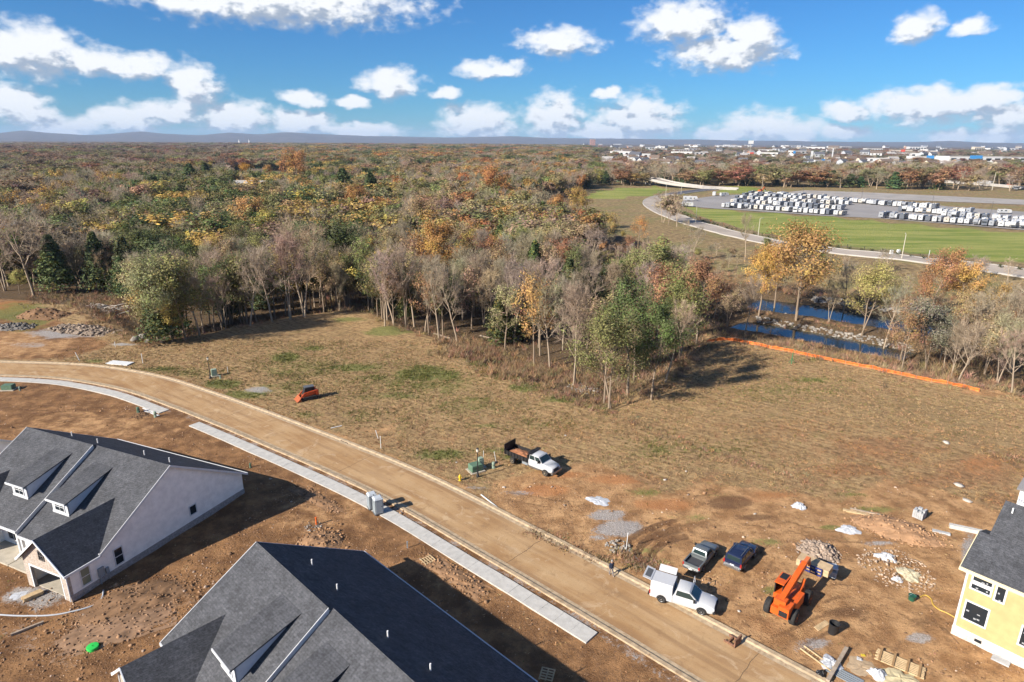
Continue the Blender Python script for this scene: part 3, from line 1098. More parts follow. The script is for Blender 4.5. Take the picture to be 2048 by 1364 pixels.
sheet('parking_lot', [(1352, 404), (1385, 398), (1432, 392), (1470, 390), (1560, 388), (1660, 392), (1800, 402), (1900, 414), (2060, 425), (2300, 445), (2300, 482), (2060, 462), (1900, 449), (1750, 437), (1640, 432), (1480, 421), (1430, 418), (1372, 413)], 0.25, M_LOT)
sheet('gravel_lot', [(1560, 386), (1610, 381), (1730, 385), (1900, 393), (2100, 402), (2400, 415), (2400, 422), (2100, 412), (1850, 402), (1640, 396)], 0.2, M_GRVLOT)
HIGHWAY = spline([at(*p)[:2] for p in ((1760, 357), (1830, 361), (1900, 366), (1980, 372), (2060, 379), (2250, 395))], 24)
highway = ribbon('highway', offset(HIGHWAY, 9), offset(HIGHWAY, -9), 1.0, 1.0, M_FRESH, kind='structure', thick=1.2)
hb = ribbon('barrier', offset(HIGHWAY, 1.0), offset(HIGHWAY, 0.2), 2.5, 2.5, M_CONC, highway, thick=1.6)
ribbon('barrier', offset(HIGHWAY, -9), offset(HIGHWAY, -9.8), 2.4, 2.4, M_CONC, highway, thick=1.8)


# ------------------------------------------------------------------ water and stones of the creek
def water_material():
    m = mat('creek_water', (0.018, 0.022, 0.016), 0.09, spec=0.35)
    t = m.node_tree
    k = NT(t)
    bn = k.n('ShaderNodeBump')
    bn.inputs['Strength'].default_value = 0.12
    bn.inputs['Distance'].default_value = 0.05
    k.put(bn.inputs['Height'], k.noise(k.n('ShaderNodeTexCoord').outputs['Object'], 1.6, 3.0, 0.5))
    t.links.new(bn.outputs[0], t.nodes['Principled BSDF'].inputs['Normal'])
    return m


M_WATER = water_material()
ribbon('creek', offset(CREEK_NEAR, 9), offset(CREEK_NEAR, -9), WATER_Z, WATER_Z, M_WATER, kind='structure')
ribbon('creek', offset(CREEK_FAR, 13), offset(CREEK_FAR, -13), WATER_Z - 0.01, WATER_Z - 0.01, M_WATER, kind='structure')

ICO_V = []
for a_ in (-1, 1):
    for b_ in (-1.618, 1.618):
        ICO_V += [(0, a_, b_), (a_, b_, 0), (b_, 0, a_)]
ICO_V = np.array(ICO_V, float)
ICO_V /= np.linalg.norm(ICO_V[0])


def _ico_faces():
    d = np.linalg.norm(ICO_V[:, None] - ICO_V[None], axis=2)
    e = (d > 0) & (d < 1.06)
    fs = []
    for i in range(12):
        for j in range(i + 1, 12):
            for q in range(j + 1, 12):
                if e[i, j] and e[j, q] and e[i, q]:
                    n = np.cross(ICO_V[j] - ICO_V[i], ICO_V[q] - ICO_V[i])
                    fs.append((i, j, q) if np.dot(n, ICO_V[i]) > 0 else (i, q, j))
    return np.array(fs)


ICO_F = _ico_faces()


def stones(P, S, jit=0.28, flat=0.7):
    """many lumps as one set of arrays: places P (n,3), radii S (n,)"""
    n = len(P)
    V = ICO_V[None] * (1 + rng.uniform(-jit, jit, (n, 12, 1))) * S[:, None, None] * np.stack([rng.uniform(.8, 1.3, n), rng.uniform(.7, 1.1, n), rng.uniform(.5, .9, n) * flat / .7], 1)[:, None]
    a = rng.uniform(0, 6.28, n)
    ca, sa = np.cos(a)[:, None], np.sin(a)[:, None]
    V = np.stack([V[..., 0] * ca - V[..., 1] * sa, V[..., 0] * sa + V[..., 1] * ca, V[..., 2]], 2) + P[:, None]
    F = (ICO_F[None] + (np.arange(n) * 12)[:, None, None]).reshape(-1, 3)
    return V.reshape(-1, 3), F


def tinted(name, base, rough=0.95, amount=1.0):
    """material whose tone varies with the 'tone' attribute of each lump, blade or leaf"""
    m = mat(name, base, rough, spec=0.15)
    t = m.node_tree
    k = NT(t)
    a = k.n('ShaderNodeAttribute', attribute_name='tone')
    k.put(t.nodes['Principled BSDF'].inputs['Base Color'], k.mix(amount, (*base, 1), a.outputs['Color'], 'MULTIPLY'))
    return m


M_RIPRAP = tinted('riprap_stone', (0.27, 0.24, 0.205))
M_CLOD = tinted('earth_clods', (0.30, 0.175, 0.095))
M_ROCK = tinted('grey_rock', (0.33, 0.295, 0.26))


def per(n, k, lo, hi, tint=None):
    v = rng.uniform(lo, hi, n)
    c = np.stack([v, v, v], 1)
    if tint is not None:
        c *= tint
    return np.repeat(c, k, 0)


def lumps(name, P, S, m, lo=0.6, hi=1.25, jit=0.28, tint=None, kind='stuff', parent=None):
    V, F = stones(P, S, jit)
    me = np_mesh(name, V, F, m, {'tone': per(len(P), 12, lo, hi, tint)})
    o = link(name, me, None, parent)
    if kind:
        o['kind'] = kind
    return o


def along(line, o0, o1, n, s0, s1, sink=0.1):
    i = rng.integers(0, len(line) - 1, n)
    u = rng.random(n)[:, None]
    L = [offset(line, o) for o in (o0, o1)]
    w = rng.random(n)[:, None]
    A = L[0][i] * (1 - u) + L[0][i + 1] * u
    B = L[1][i] * (1 - u) + L[1][i + 1] * u
    P = A * (1 - w) + B * w
    S = rng.uniform(s0, s1, n)
    return np.column_stack([P, height(P[:, 0], P[:, 1]) + S * 0.2 - sink]), S


def riprap():
    a = along(CREEK_NEAR[3:39], 4.8, 7.4, 260, 0.2, 0.5)
    b = along(CREEK_FAR[12:39], 9.5, 14.0, 420, 0.25, 0.6)
    c = along(CREEK_FAR[3:39], -9.0, -10.2, 110, 0.15, 0.35)
    d = along(CREEK_NEAR[3:39], -5.4, -6.2, 90, 0.15, 0.35)
    P = np.vstack([q[0] for q in (a, b, c, d)])
    S = np.concatenate([q[1] for q in (a, b, c, d)])
    tag(lumps('riprap', P, S, M_RIPRAP, 0.55, 1.3), 'pale broken stones along the creek banks', 'stones', kind='stuff')


riprap()


# ------------------------------------------------------------------ trees
def leaf_material():
    m = bpy.data.materials.new('leaves')
    m.use_nodes = True
    t = m.node_tree
    k = NT(t)
    b = t.nodes['Principled BSDF']
    tint = k.n('ShaderNodeAttribute', attribute_name='tint', attribute_type='INSTANCER')
    tone = k.n('ShaderNodeAttribute', attribute_name='tone')
    c = k.mix(1.0, tint.outputs['Color'], tone.outputs['Color'], 'MULTIPLY')
    k.put(b.inputs['Base Color'], c)
    b.inputs['Roughness'].default_value = 0.75
    b.inputs['Specular IOR Level'].default_value = 0.2
    tr = k.n('ShaderNodeBsdfTranslucent')
    k.put(tr.inputs[0], c)
    mx = k.n('ShaderNodeMixShader')
    mx.inputs[0].default_value = 0.18
    t.links.new(b.outputs[0], mx.inputs[1])
    t.links.new(tr.outputs[0], mx.inputs[2])
    t.links.new(mx.outputs[0], t.nodes['Material Output'].inputs['Surface'])
    return m


M_LEAF = leaf_material()
M_BARK = tinted('bark', (0.30, 0.26, 0.22))


def tubes(paths, n):
    """tapered tubes: list of (points (m,3), radii (m,)) -> arrays"""
    Vs, Fs, o = [], [], 0
    for P, r in paths:
        P = np.asarray(P)
        m = len(P)
        d = np.gradient(P, axis=0)
        d /= np.linalg.norm(d, axis=1)[:, None] + 1e-9
        up = np.where(np.abs(d[:, 2:3]) < 0.9, [[0, 0, 1.0]], [[1.0, 0, 0]])
        s = np.cross(d, up)
        s /= np.linalg.norm(s, axis=1)[:, None] + 1e-9
        t = np.cross(s, d)
        a = np.arange(n) * 2 * np.pi / n
        ring = P[:, None] + (s[:, None] * np.cos(a)[None, :, None] + t[:, None] * np.sin(a)[None, :, None]) * np.asarray(r)[:, None, None]
        Vs.append(ring.reshape(-1, 3))
        i = (np.arange(m - 1)[:, None] * n + np.arange(n)[None])
        j = (np.arange(m - 1)[:, None] * n + (np.arange(n)[None] + 1) % n)
        Fs.append(np.stack([i, j, j + n, i + n], 2).reshape(-1, 4) + o)
        o += m * n
    return np.vstack(Vs), np.vstack(Fs)


def skeleton(rg, H, spread, low, n1, n2, n3, lean=0.06, r0=0.022, up=0.55, forks=1):
    """trunk, limbs and branches; gives tube lists and the twig ends with directions"""
    trunk_paths, limb_paths, ends = [], [], []
    for f in range(forks):
        base = np.array([rg.normal(0, .25) * (f > 0), rg.normal(0, .25) * (f > 0), -0.5])
        ln = rg.normal(0, lean + 0.05 * (forks > 1), 2) * H
        zs = np.linspace(0, 1, 8)
        Hf = H * rg.uniform(.82, 1.0) if f else H
        wob = np.cumsum(rg.normal(0, 0.011 * H, (8, 2)), 0) * zs[:, None]
        T = np.column_stack([base[0] + ln[0] * zs ** 1.3 + wob[:, 0], base[1] + ln[1] * zs ** 1.3 + wob[:, 1], base[2] + zs * (Hf * 0.86 + 0.5)])
        rad = H * r0 * (1 - 0.82 * zs) * (1.0 if forks == 1 else 0.7)
        trunk_paths.append((T, rad))
        for i in range(n1):
            h = low + (0.98 - low) * ((i + rg.random()) / n1) ** 0.85
            p = np.array([np.interp(h, zs, T[:, q]) for q in range(3)])
            az = i * 2.4 + rg.normal(0, .5)
            rel = (h - low) / (1 - low)
            L = spread * (0.45 + 0.75 * math.sin(math.pi * (0.25 + 0.68 * rel))) * rg.uniform(.75, 1.15)
            el = up + 0.55 * rel + rg.normal(0, .12)
            d = np.array([math.cos(az) * math.cos(el), math.sin(az) * math.cos(el), math.sin(el)])
            s = np.linspace(0, 1, 4)[:, None]
            bend = np.array([0, 0, 0.18 * L])
            Q = p + d * L * s + bend * s ** 2 + np.cumsum(rg.normal(0, .03 * L, (4, 3)), 0) * s
            rl = max(0.03, np.interp(h, zs, rad) * 0.55)
            limb_paths.append((Q, rl * np.linspace(1, 0.3, 4)))
            for j in range(n2):
                u = 0.3 + 0.7 * (j + rg.random()) / n2
                q = np.array([np.interp(u, s[:, 0], Q[:, c]) for c in range(3)])
                d2 = d + rg.normal(0, .55, 3) + [0, 0, .25]
                d2 /= np.linalg.norm(d2)
                L2 = L * rg.uniform(.28, .5)
                Q2 = np.stack([q, q + d2 * L2 * .5 + rg.normal(0, .04 * L, 3), q + d2 * L2 + [0, 0, .1 * L2]])
                limb_paths.append((Q2, rl * np.array([.38, .25, .1])))
                for m in range(n3):
                    u3 = 0.25 + 0.75 * rg.random()
                    e = Q2[0] + (Q2[2] - Q2[0]) * u3
                    ends.append((e, d2, L2))
    return trunk_paths, limb_paths, ends


def twigs(rg, ends, k, L, w):
    """thin slivers fanning out of the branch ends"""
    E = np.array([e[0] for e in ends])
    D = np.array([e[1] for e in ends])
    E, D = np.repeat(E, k, 0), np.repeat(D, k, 0)
    n = len(E)
    d = D + rg.normal(0, .6, (n, 3)) + [0, 0, .25]
    d /= np.linalg.norm(d, axis=1)[:, None]
    ln = rg.uniform(.5, 1.2, n)[:, None] * L
    s = np.cross(d, rg.normal(0, 1, (n, 3)))
    s /= np.linalg.norm(s, axis=1)[:, None]
    a, b, c = E - s * w, E + s * w, E + d * ln
    mid = E + d * ln * .5
    d2 = d + rg.normal(0, .7, (n, 3))
    d2 /= np.linalg.norm(d2, axis=1)[:, None]
    a2, b2, c2 = mid - s * w * .7, mid + s * w * .7, mid + d2 * ln * .6
    V = np.stack([a, b, c, a2, b2, c2], 1).reshape(-1, 3)
    return V, np.arange(len(V)).reshape(-1, 3), np.repeat(rg.uniform(.75, 1.3, n), 6)


def leaves(rg, pts, size, tone_lo=.55, tone_hi=1.35, out=None, loose=.55):
    """leaf sprays: small quads that mostly face outwards from their bough"""
    n = len(pts)
    d = rg.normal(0, 1, (n, 3))
    if out is None:
        nr = rg.normal(0, 1, (n, 3))
    else:
        nr = out / (np.linalg.norm(out, axis=1)[:, None] + 1e-6) + rg.normal(0, loose, (n, 3))
    nr /= np.linalg.norm(nr, axis=1)[:, None] + 1e-9
    d -= nr * (d * nr).sum(1)[:, None]
    d /= np.linalg.norm(d, axis=1)[:, None] + 1e-9
    s = np.cross(d, nr)
    s /= np.linalg.norm(s, axis=1)[:, None]
    z = size * rg.uniform(.6, 1.3, n)[:, None]
    a, b, c, e = pts - d * z, pts + s * z * .55, pts + d * z, pts - s * z * .55
    V = np.stack([a, b, c, e], 1).reshape(-1, 3)
    return V, np.arange(len(V)).reshape(-1, 4), np.repeat(rg.uniform(tone_lo, tone_hi, n), 4)


PROTO = {}


def make_proto(key, seed, kind, H=15.0, detail=1.0):
    rg = np.random.default_rng(seed)
    bark = (0.42, 0.375, 0.315) if kind == 'bare' else (0.30, 0.26, 0.215)
    if kind == 'bare':
        tp, lp, ends = skeleton(rg, H, H * .26, .34, 13, 5, 3, r0=0.0145, up=.78, lean=.08, forks=1 + (seed % 3 == 0))
    elif kind == 'cedar':
        tp, lp, ends = skeleton(rg, H, H * .15, .12, 16, 3, 2, r0=0.016, up=.25)
    else:
        tp, lp, ends = skeleton(rg, H, H * .30, .36, 12, 5, 3, r0=0.0155, up=.6, forks=1 + (seed % 4 == 0))
    V, F = tubes(tp, 7)
    V2, F2 = tubes(lp, 4)
    V, F = np.vstack([V, V2]), np.vstack([F, F2 + len(V)])
    tone = np.clip(.8 + .35 * vnoise(V[:, 0] * 7 + V[:, 1] * 5, V[:, 2] * 2, 1.0) + .25 * V[:, 2] / H, 0, 2)[:, None] * (np.array(bark) / .35)
    trunk = np_mesh('trunk_' + key, V, F, M_BARK, {'tone': tone}, smooth=True)
    E = np.array([e[0] for e in ends])
    if kind == 'bare':
        V, F, tn = twigs(rg, ends, max(3, int(7 * detail)), .10 * H, .0014 * H / detail ** .5)
        top = np.column_stack([tn, tn, tn])
    elif kind == 'cedar':
        n = int(3600 * detail)
        h = rg.random(n) ** .8
        r = (0.02 + .155 * (1 - h) ** .75 * (1 + .35 * np.sin(h * 40 + rg.normal(0, .6, n)))) * H * np.sqrt(rg.uniform(.15, 1, n))
        a = rg.uniform(0, 6.283, n)
        lob = 1 + .28 * np.sin(a * 3 + h * 9)
        pts = np.column_stack([r * lob * np.cos(a), r * lob * np.sin(a), H * (.10 + .92 * h) + rg.normal(0, .02 * H, n)])
        V, F, tn = leaves(rg, pts, .024 * H / detail ** .5, .5, 1.35, np.column_stack([pts[:, 0], pts[:, 1], np.full(n, .05 * H)]), .5)
        warm = np.repeat(rg.random(n) < .16, 4)[:, None]
        top = tn[:, None] * np.where(warm, [[1.7, 1.15, .8]], [[1, 1, 1.0]])
    else:
        kk = {'full': 17, 'thin': 8}[kind]
        n = int(len(E) * kk * detail)
        clump = rg.uniform(.6, 1.25, len(E))
        i = rg.integers(0, len(E), n)
        # ends that share a limb make one bough; leaves sit on its outside
        limb = np.arange(len(E)) // 15
        cen = np.array([E[limb == q].mean(0) for q in range(limb.max() + 1)])
        bough = cen[limb[i]]
        pts = E[i] + rg.normal(0, .042 * H, (n, 3)) * [1, 1, .8]
        away = pts - bough
        far = np.linalg.norm(away, axis=1)[:, None]
        pts = bough + away / (far + 1e-6) * np.maximum(far, .055 * H * rg.uniform(.6, 1.1, (n, 1))) if kind == 'full' else pts
        mid = E.mean(0)
        V, F, tn = leaves(rg, pts, .0172 * H / detail ** .5, .65, 1.25, (pts - bough) / H * 6 + (pts - mid) / H * 3 + [0, 0, .35], .45)
        hue = rg.normal(0, .10, len(E))[np.repeat(i, 4)][:, None]
        top = tn[:, None] * clump[np.repeat(i, 4)][:, None] * (1 + hue * np.array([[.2, 1.0, -.4]]))
        if kind == 'thin':
            pass
    crown = np_mesh('crown_' + key, V, F, M_LEAF, {'tone': top})
    PROTO[key] = (trunk, crown, H, kind)


for i_ in range(6):
    make_proto(f'bare{i_}', 11 + i_, 'bare')
for i_ in range(5):
    make_proto(f'full{i_}', 41 + i_, 'full', detail=1.8)
for i_ in range(4):
    make_proto(f'thin{i_}', 71 + i_, 'thin', detail=1.8)
for i_ in range(4):
    make_proto(f'cedar{i_}', 101 + i_, 'cedar', detail=1.6)
for i_ in range(2):
    make_proto(f'lowbare{i_}', 201 + i_, 'bare', detail=.45)
    make_proto(f'lowfull{i_}', 211 + i_, 'full', detail=.45)
    make_proto(f'lowcedar{i_}', 221 + i_, 'cedar', detail=.30)

make_proto('bigfull0', 301, 'full', detail=3.2)
make_proto('bigfull1', 302, 'full', detail=3.2)
make_proto('bigthin0', 304, 'thin', detail=3.4)

TWIG = (0.370, 0.295, 0.205)
TINTS = {'orange': (0.520, 0.262, 0.095), 'gold': (0.540, 0.360, 0.110), 'rust': (0.365, 0.190, 0.100), 'olive': (0.262, 0.240, 0.092), 'yellow': (0.450, 0.405, 0.145),
         'green': (0.135, 0.165, 0.058), 'cedar': (0.088, 0.112, 0.044), 'tan': (0.400, 0.292, 0.160), 'bare': TWIG, 'red': (0.400, 0.155, 0.085), 'willow': (0.320, 0.335, 0.135), 'brown': (0.265, 0.180, 0.115), 'pine': (0.092, 0.140, 0.056)}


def tree(name, label, key, x, y, H, wide=1.0, tint='bare', group=None, rz=None, z=None):
    tm, cm, H0, kind = PROTO[key]
    z = hz(x, y) if z is None else z
    t = thing(name, label, 'tree', (x, y, z), rng.uniform(0, 6.28) if rz is None else rz, group)
    s = H / H0
    t.scale = (s * wide, s * wide, s)
    link('trunk', tm, None, t)
    c = link('crown', cm, None, t)
    col = np.array(TINTS[tint] if isinstance(tint, str) else tint) * rng.uniform(.85, 1.15) * (1 + rng.normal(0, .06, 3))
    c['tint'] = [float(q) for q in col]
    return t


def ground_h(px, py, top):
    """ground point under a picture point and the height that reaches picture row `top`"""
    b = gat(px, py)
    lo, hi = 0.0, 60.0
    for _ in range(40):
        m_ = (lo + hi) / 2
        if proj(b + [0, 0, m_])[0][1] > top:
            lo = m_
        else:
            hi = m_
    return b, lo


def tree_px(name, label, key, px, py, top, tint, wide=1.0, group=None):
    b, h = ground_h(px, py, top)
    PLACED.append((b[0], b[1]))
    return tree(name, label, key, b[0], b[1], h, wide, tint, group, z=b[2])


PLACED = []
# trees one can pick out, from the left of the picture to the right
HERO = [
    ('bare_tree', 'tall dark-trunked bare tree at the far left behind the rubble', 'bare0', 68, 590, 432, 'bare', 1.35),
    ('bare_tree', 'grey bare tree at the left edge of the picture, behind the green bank', 'bare1', 12, 582, 445, 'bare', 1.3),
    ('shrub_tree', 'low yellow-green tree beside the dark trunk at the far left', 'full1', 40, 588, 545, 'yellow', 1.3),
    ('cedar_tree', 'dark green tree directly right of the tall dark-trunked bare tree', 'cedar0', 118, 585, 475, 'green', 1.7),
    ('cedar_tree', 'dark cedar above the brush pile', 'cedar1', 205, 583, 470, 'cedar', 1.5),
    ('cedar_tree', 'dark broad cedar just right of the brush pile', 'cedar2', 262, 590, 480, 'cedar', 1.6),
    ('willow_tree', 'pale green leafy tree at the corner of woods nearest the white boards', 'bigthin0', 326, 686, 528, 'willow', 1.15),
    ('leaning_tree', 'leaning pale-trunked tree beside the pale green corner tree', 'thin1', 372, 678, 520, 'olive', 1.1),
    ('shrub_tree', 'small yellow bush-like tree at the foot of the leaning tree', 'full2', 345, 684, 610, 'gold', 1.3),
    ('bare_tree', 'bare pale tree where the mown field begins its top edge', 'bare2', 400, 671, 530, 'bare', 1.1),
    ('bare_tree', 'pale slender bare tree left of the twin white trunks', 'bare3', 500, 652, 515, 'bare', 1.0),
    ('bare_tree', 'spreading bare tree with twin white trunks above the field crest', 'bare1', 610, 634, 462, 'bare', 1.25),
    ('bare_tree', 'grey bare tree right beside the twin white trunks', 'bare4', 580, 638, 478, 'bare', 1.1),
    ('bare_tree', 'pale bare tree a little left of the twin white trunks', 'bare5', 545, 643, 500, 'bare', 1.1),
    ('green_tree', 'tall dark green tree behind the crest of the field', 'full3', 690, 590, 455, 'green', 1.1),
    ('pale_trunk_tree', 'straight pale trunk with olive crown right of the field crest', 'thin2', 738, 622, 490, 'olive', 1.0),
    ('bare_tree', 'slim bare tree on the green bank beyond the field', 'bare0', 770, 652, 510, 'bare', .85),
    ('dark_trunk_tree', 'thick dark trunk under the orange oak', 'bare2', 812, 655, 500, 'bare', 1.0),
    ('oak_tree', 'large rounded orange-brown oak over the middle of the woods', 'bigfull0', 862, 605, 462, 'orange', 1.25),
    ('bare_tree', 'bare tree below the right side of the orange oak', 'bare3', 850, 664, 540, 'bare', 1.0),
    ('bare_tree', 'tall bare tree right of the orange oak', 'bare4', 925, 640, 525, 'bare', 1.15),
    ('bare_tree', 'fine-branched bare tree midway between oak and cedar', 'bare5', 985, 668, 545, 'bare', 1.1),
    ('cedar_tree', 'tall dense green cedar alone among bare trees', 'cedar3', 1068, 610, 488, 'green', 1.45),
    ('cedar_tree', 'smaller bright green cedar just right of the tall dense cedar', 'cedar1', 1112, 640, 545, 'green', 1.5),
    ('bare_tree', 'bare tree just left of the tall dense cedar', 'bare1', 1028, 690, 535, 'bare', 1.05),
    ('yellow_tree', 'slender golden-leaved tree in front of the tall dense cedar', 'thin3', 1068, 732, 570, 'gold', .8),
    ('bare_tree', 'grey bare tree in the hollow right of the golden slender tree', 'bare2', 1100, 735, 575, 'bare', .95),
    ('bare_tree', 'leaning white-trunked bare tree over the stony gully', 'bare4', 1150, 770, 580, 'bare', .95),
    ('bare_tree', 'white-trunked bare tree at the head of the gully', 'bare0', 1125, 700, 560, 'bare', 1.05),
    ('clump_tree', 'forked tree with green crown at the tip of the woods, leftmost of the clump', 'bigthin0', 1218, 818, 640, 'olive', 1.15),
    ('clump_tree', 'green-crowned tree at the tip of the woods, tallest of the clump', 'bigfull1', 1255, 790, 590, 'green', .95),
    ('clump_tree', 'dark green tree at the tip of the woods, rightmost of the clump', 'bigfull0', 1302, 800, 628, 'green', .9),
    ('clump_tree', 'yellowing tree at the back of the clump at the tip of the woods', 'full1', 1268, 760, 600, 'tan', .9),
    ('clump_tree', 'bare tree at the back of the clump, shading the field corner', 'bare3', 1330, 765, 620, 'bare', 1.05),
    ('rust_tree', 'rust-coloured leafy tree standing at the left end of the orange fence', 'bigfull0', 1392, 690, 538, 'rust', 1.0),
    ('rust_tree', 'rust-coloured tree just behind the clump at the tip of the woods', 'thin1', 1310, 690, 545, 'rust', 1.0),
    ('olive_tree', 'broad olive tree behind the rust-coloured tree by the fence', 'full0', 1320, 640, 500, 'olive', 1.2),
    ('gold_tree', 'golden tree at the left bank of the creek', 'bigfull1', 1515, 648, 505, 'gold', 1.0),
    ('sycamore_tree', 'tallest gold-crowned tree with pale forked trunk on the creek island', 'bigthin0', 1592, 640, 462, 'gold', 1.35),
    ('creek_tree', 'yellow-green tree standing on the right part of the creek island', 'bigthin0', 1722, 686, 540, 'yellow', 1.1),
    ('creek_tree', 'dark-trunked rust tree between the gold tree and the creek', 'thin0', 1548, 622, 500, 'rust', 1.0),
    ('bare_tree', 'bare forked white tree leaning over the creek bend', 'bare2', 1765, 706, 580, 'bare', .9),
    ('rust_tree', 'rust-brown tree at the far right bank, in front of the silver car', 'bigfull1', 1852, 655, 512, 'rust', 1.0),
    ('gold_tree', 'gold tree right of the rust-brown tree on the far right bank', 'bigfull0', 1925, 665, 538, 'gold', 1.05),
    ('willow_tree', 'pale grey-green bushy tree on the near right creek bank', 'thin1', 1852, 738, 612, (0.24, 0.215, 0.14), 1.15),
    ('bare_tree', 'bare thicket tree right of the pale grey-green tree', 'bare5', 1935, 730, 590, 'bare', 1.3),
    ('bare_tree', 'bare tree at the right edge of the picture by the creek', 'bare4', 2020, 745, 590, 'bare', 1.3),
    ('bare_tree', 'slim bare tree on the island left of the yellow-green creek tree', 'bare1', 1655, 662, 560, 'bare', .8),
    ('bare_tree', 'slim bare tree on the far creek bank behind the island', 'bare3', 1690, 612, 530, 'bare', .9),
    ('bare_tree', 'bare tree on the near creek bank just behind the orange fence', 'bare0', 1490, 668, 560, 'bare', .9),
    ('half_bare_tree', 'brown sparse tree on the near bank right of the green pipe stand', 'thin2', 1800, 722, 610, 'tan', 1.0),
    ('meadow_tree', 'gold tree at the edge of the brown meadow before the curve of the avenue', 'full2', 1157, 462, 384, 'gold', 1.0),
    ('meadow_tree', 'orange-brown tree left of the gold meadow tree', 'full3', 1115, 458, 398, 'orange', 1.1),
    ('meadow_tree', 'golden tree below the gravel patch near the avenue', 'thin0', 1218, 500, 432, 'gold', 1.0),
    ('meadow_tree', 'orange tree beside the avenue shoulder', 'thin3', 1275, 500, 440, 'orange', 1.0),
    ('bare_tree', 'dark spreading bare tree against the avenue', 'bare3', 1380, 520, 458, 'bare', 1.3),
    ('bare_tree', 'bare tree in front of the lawn by the street lamp', 'bare0', 1490, 520, 436, 'bare', .9),
    ('gold_tree', 'gold rounded crown in the left woods, upper of the pair', 'full4', 512, 500, 405, 'gold', 1.35),
    ('gold_tree', 'gold rounded crown in the left woods, lower of the pair', 'full1', 542, 520, 428, 'gold', 1.1),
    ('gold_tree', 'wide gold-brown crown in the middle of the woods above the oak', 'full2', 850, 500, 405, 'tan', 1.3),
    ('orange_tree', 'bright orange crown above the dark cedars in mid-woods', 'full3', 718, 450, 378, 'orange', 1.1),
    ('orange_tree', 'orange-brown crown near the top right of the woods', 'full0', 990, 430, 340, 'orange', 1.3),
    ('orange_tree', 'orange crown left of the top right orange-brown crown', 'full1', 905, 440, 372, 'tan', 1.2),
    ('pine_tree', 'broad bright green pine above the left middle of the woods', 'cedar2', 690, 420, 340, 'pine', 2.0),
    ('pine_tree', 'broad dark pine right of the bright green pine', 'cedar3', 745, 425, 348, 'pine', 1.9),
    ('maple_tree', 'big orange maple standing by the far houses', 'full2', 598, 385, 308, 'orange', 1.25),
    ('maple_tree', 'round bright orange maple on the far lawn, right of the pair', 'full4', 537, 368, 334, 'orange', 1.3),
    ('maple_tree', 'round bright orange maple on the far lawn, left of the pair', 'full3', 497, 366, 330, (0.46, 0.21, 0.04), 1.3),
    ('pine_tree', 'dark green pine in front of the far houses at upper left', 'cedar0', 385, 385, 330, 'pine', 2.4),
    ('pine_tree', 'blue-green pine beside the dark pine at upper left', 'cedar1', 415, 378, 328, 'pine', 2.0),
    ('sapling', 'small bright orange sapling along the lawn fence, first from the bridge', 'full0', 1400, 441, 434, 'red', 1.0),
    ('sapling', 'small orange sapling along the lawn fence, second from the bridge', 'full1', 1421, 447, 439, 'orange', .8),
    ('sapling', 'small brown sapling along the lawn fence, third from the bridge', 'thin1', 1447, 454, 446, 'rust', .8),
]
for (nm_, lb_, ky_, px_, py_, tp_, ti_, wi_) in HERO:
    tree_px(nm_, lb_, ky_, px_, py_, tp_, ti_, wi_)


# ---- the crowd of the woods
def px_poly(p, poly):
    return inside(p[:, 0], p[:, 1], poly)


CLEAR_PX = [
    [(1060, 425), (1150, 402), (1290, 396), (1345, 372), (1200, 372), (1040, 415)],                         # meadow and lawn by the bridge
    [(1060, 440), (1060, 424), (1150, 398), (1292, 394), (1285, 420), (1340, 455), (1480, 490), (1600, 512), (1540, 520), (1400, 505), (1310, 490), (1200, 470)],
    [(1285, 370), (2400, 390), (2400, 640), (2048, 560), (1850, 545), (1620, 518), (1440, 478), (1310, 440), (1280, 405)],   # avenue, lawn, lots
    [(60, 575), (240, 592), (300, 690), (100, 690), (-100, 620), (-100, 580)],                               # rubble and brush pile
    [(860, 684), (960, 690), (1050, 730), (1160, 775), (1195, 825), (1080, 780), (940, 728)],               # scrubby gully
    [(1400, 700), (1470, 650), (1510, 590), (1640, 575), (1790, 605), (1800, 660), (1790, 735), (1560, 705)],            # creek and island
    [(1640, 540), (2048, 570), (2300, 610), (2300, 640), (1820, 600), (1640, 580)],
    [(700, 622), (800, 632), (830, 670), (770, 660)],
    [(440, 350), (480, 342), (565, 341), (602, 352), (592, 380), (465, 382)],
]
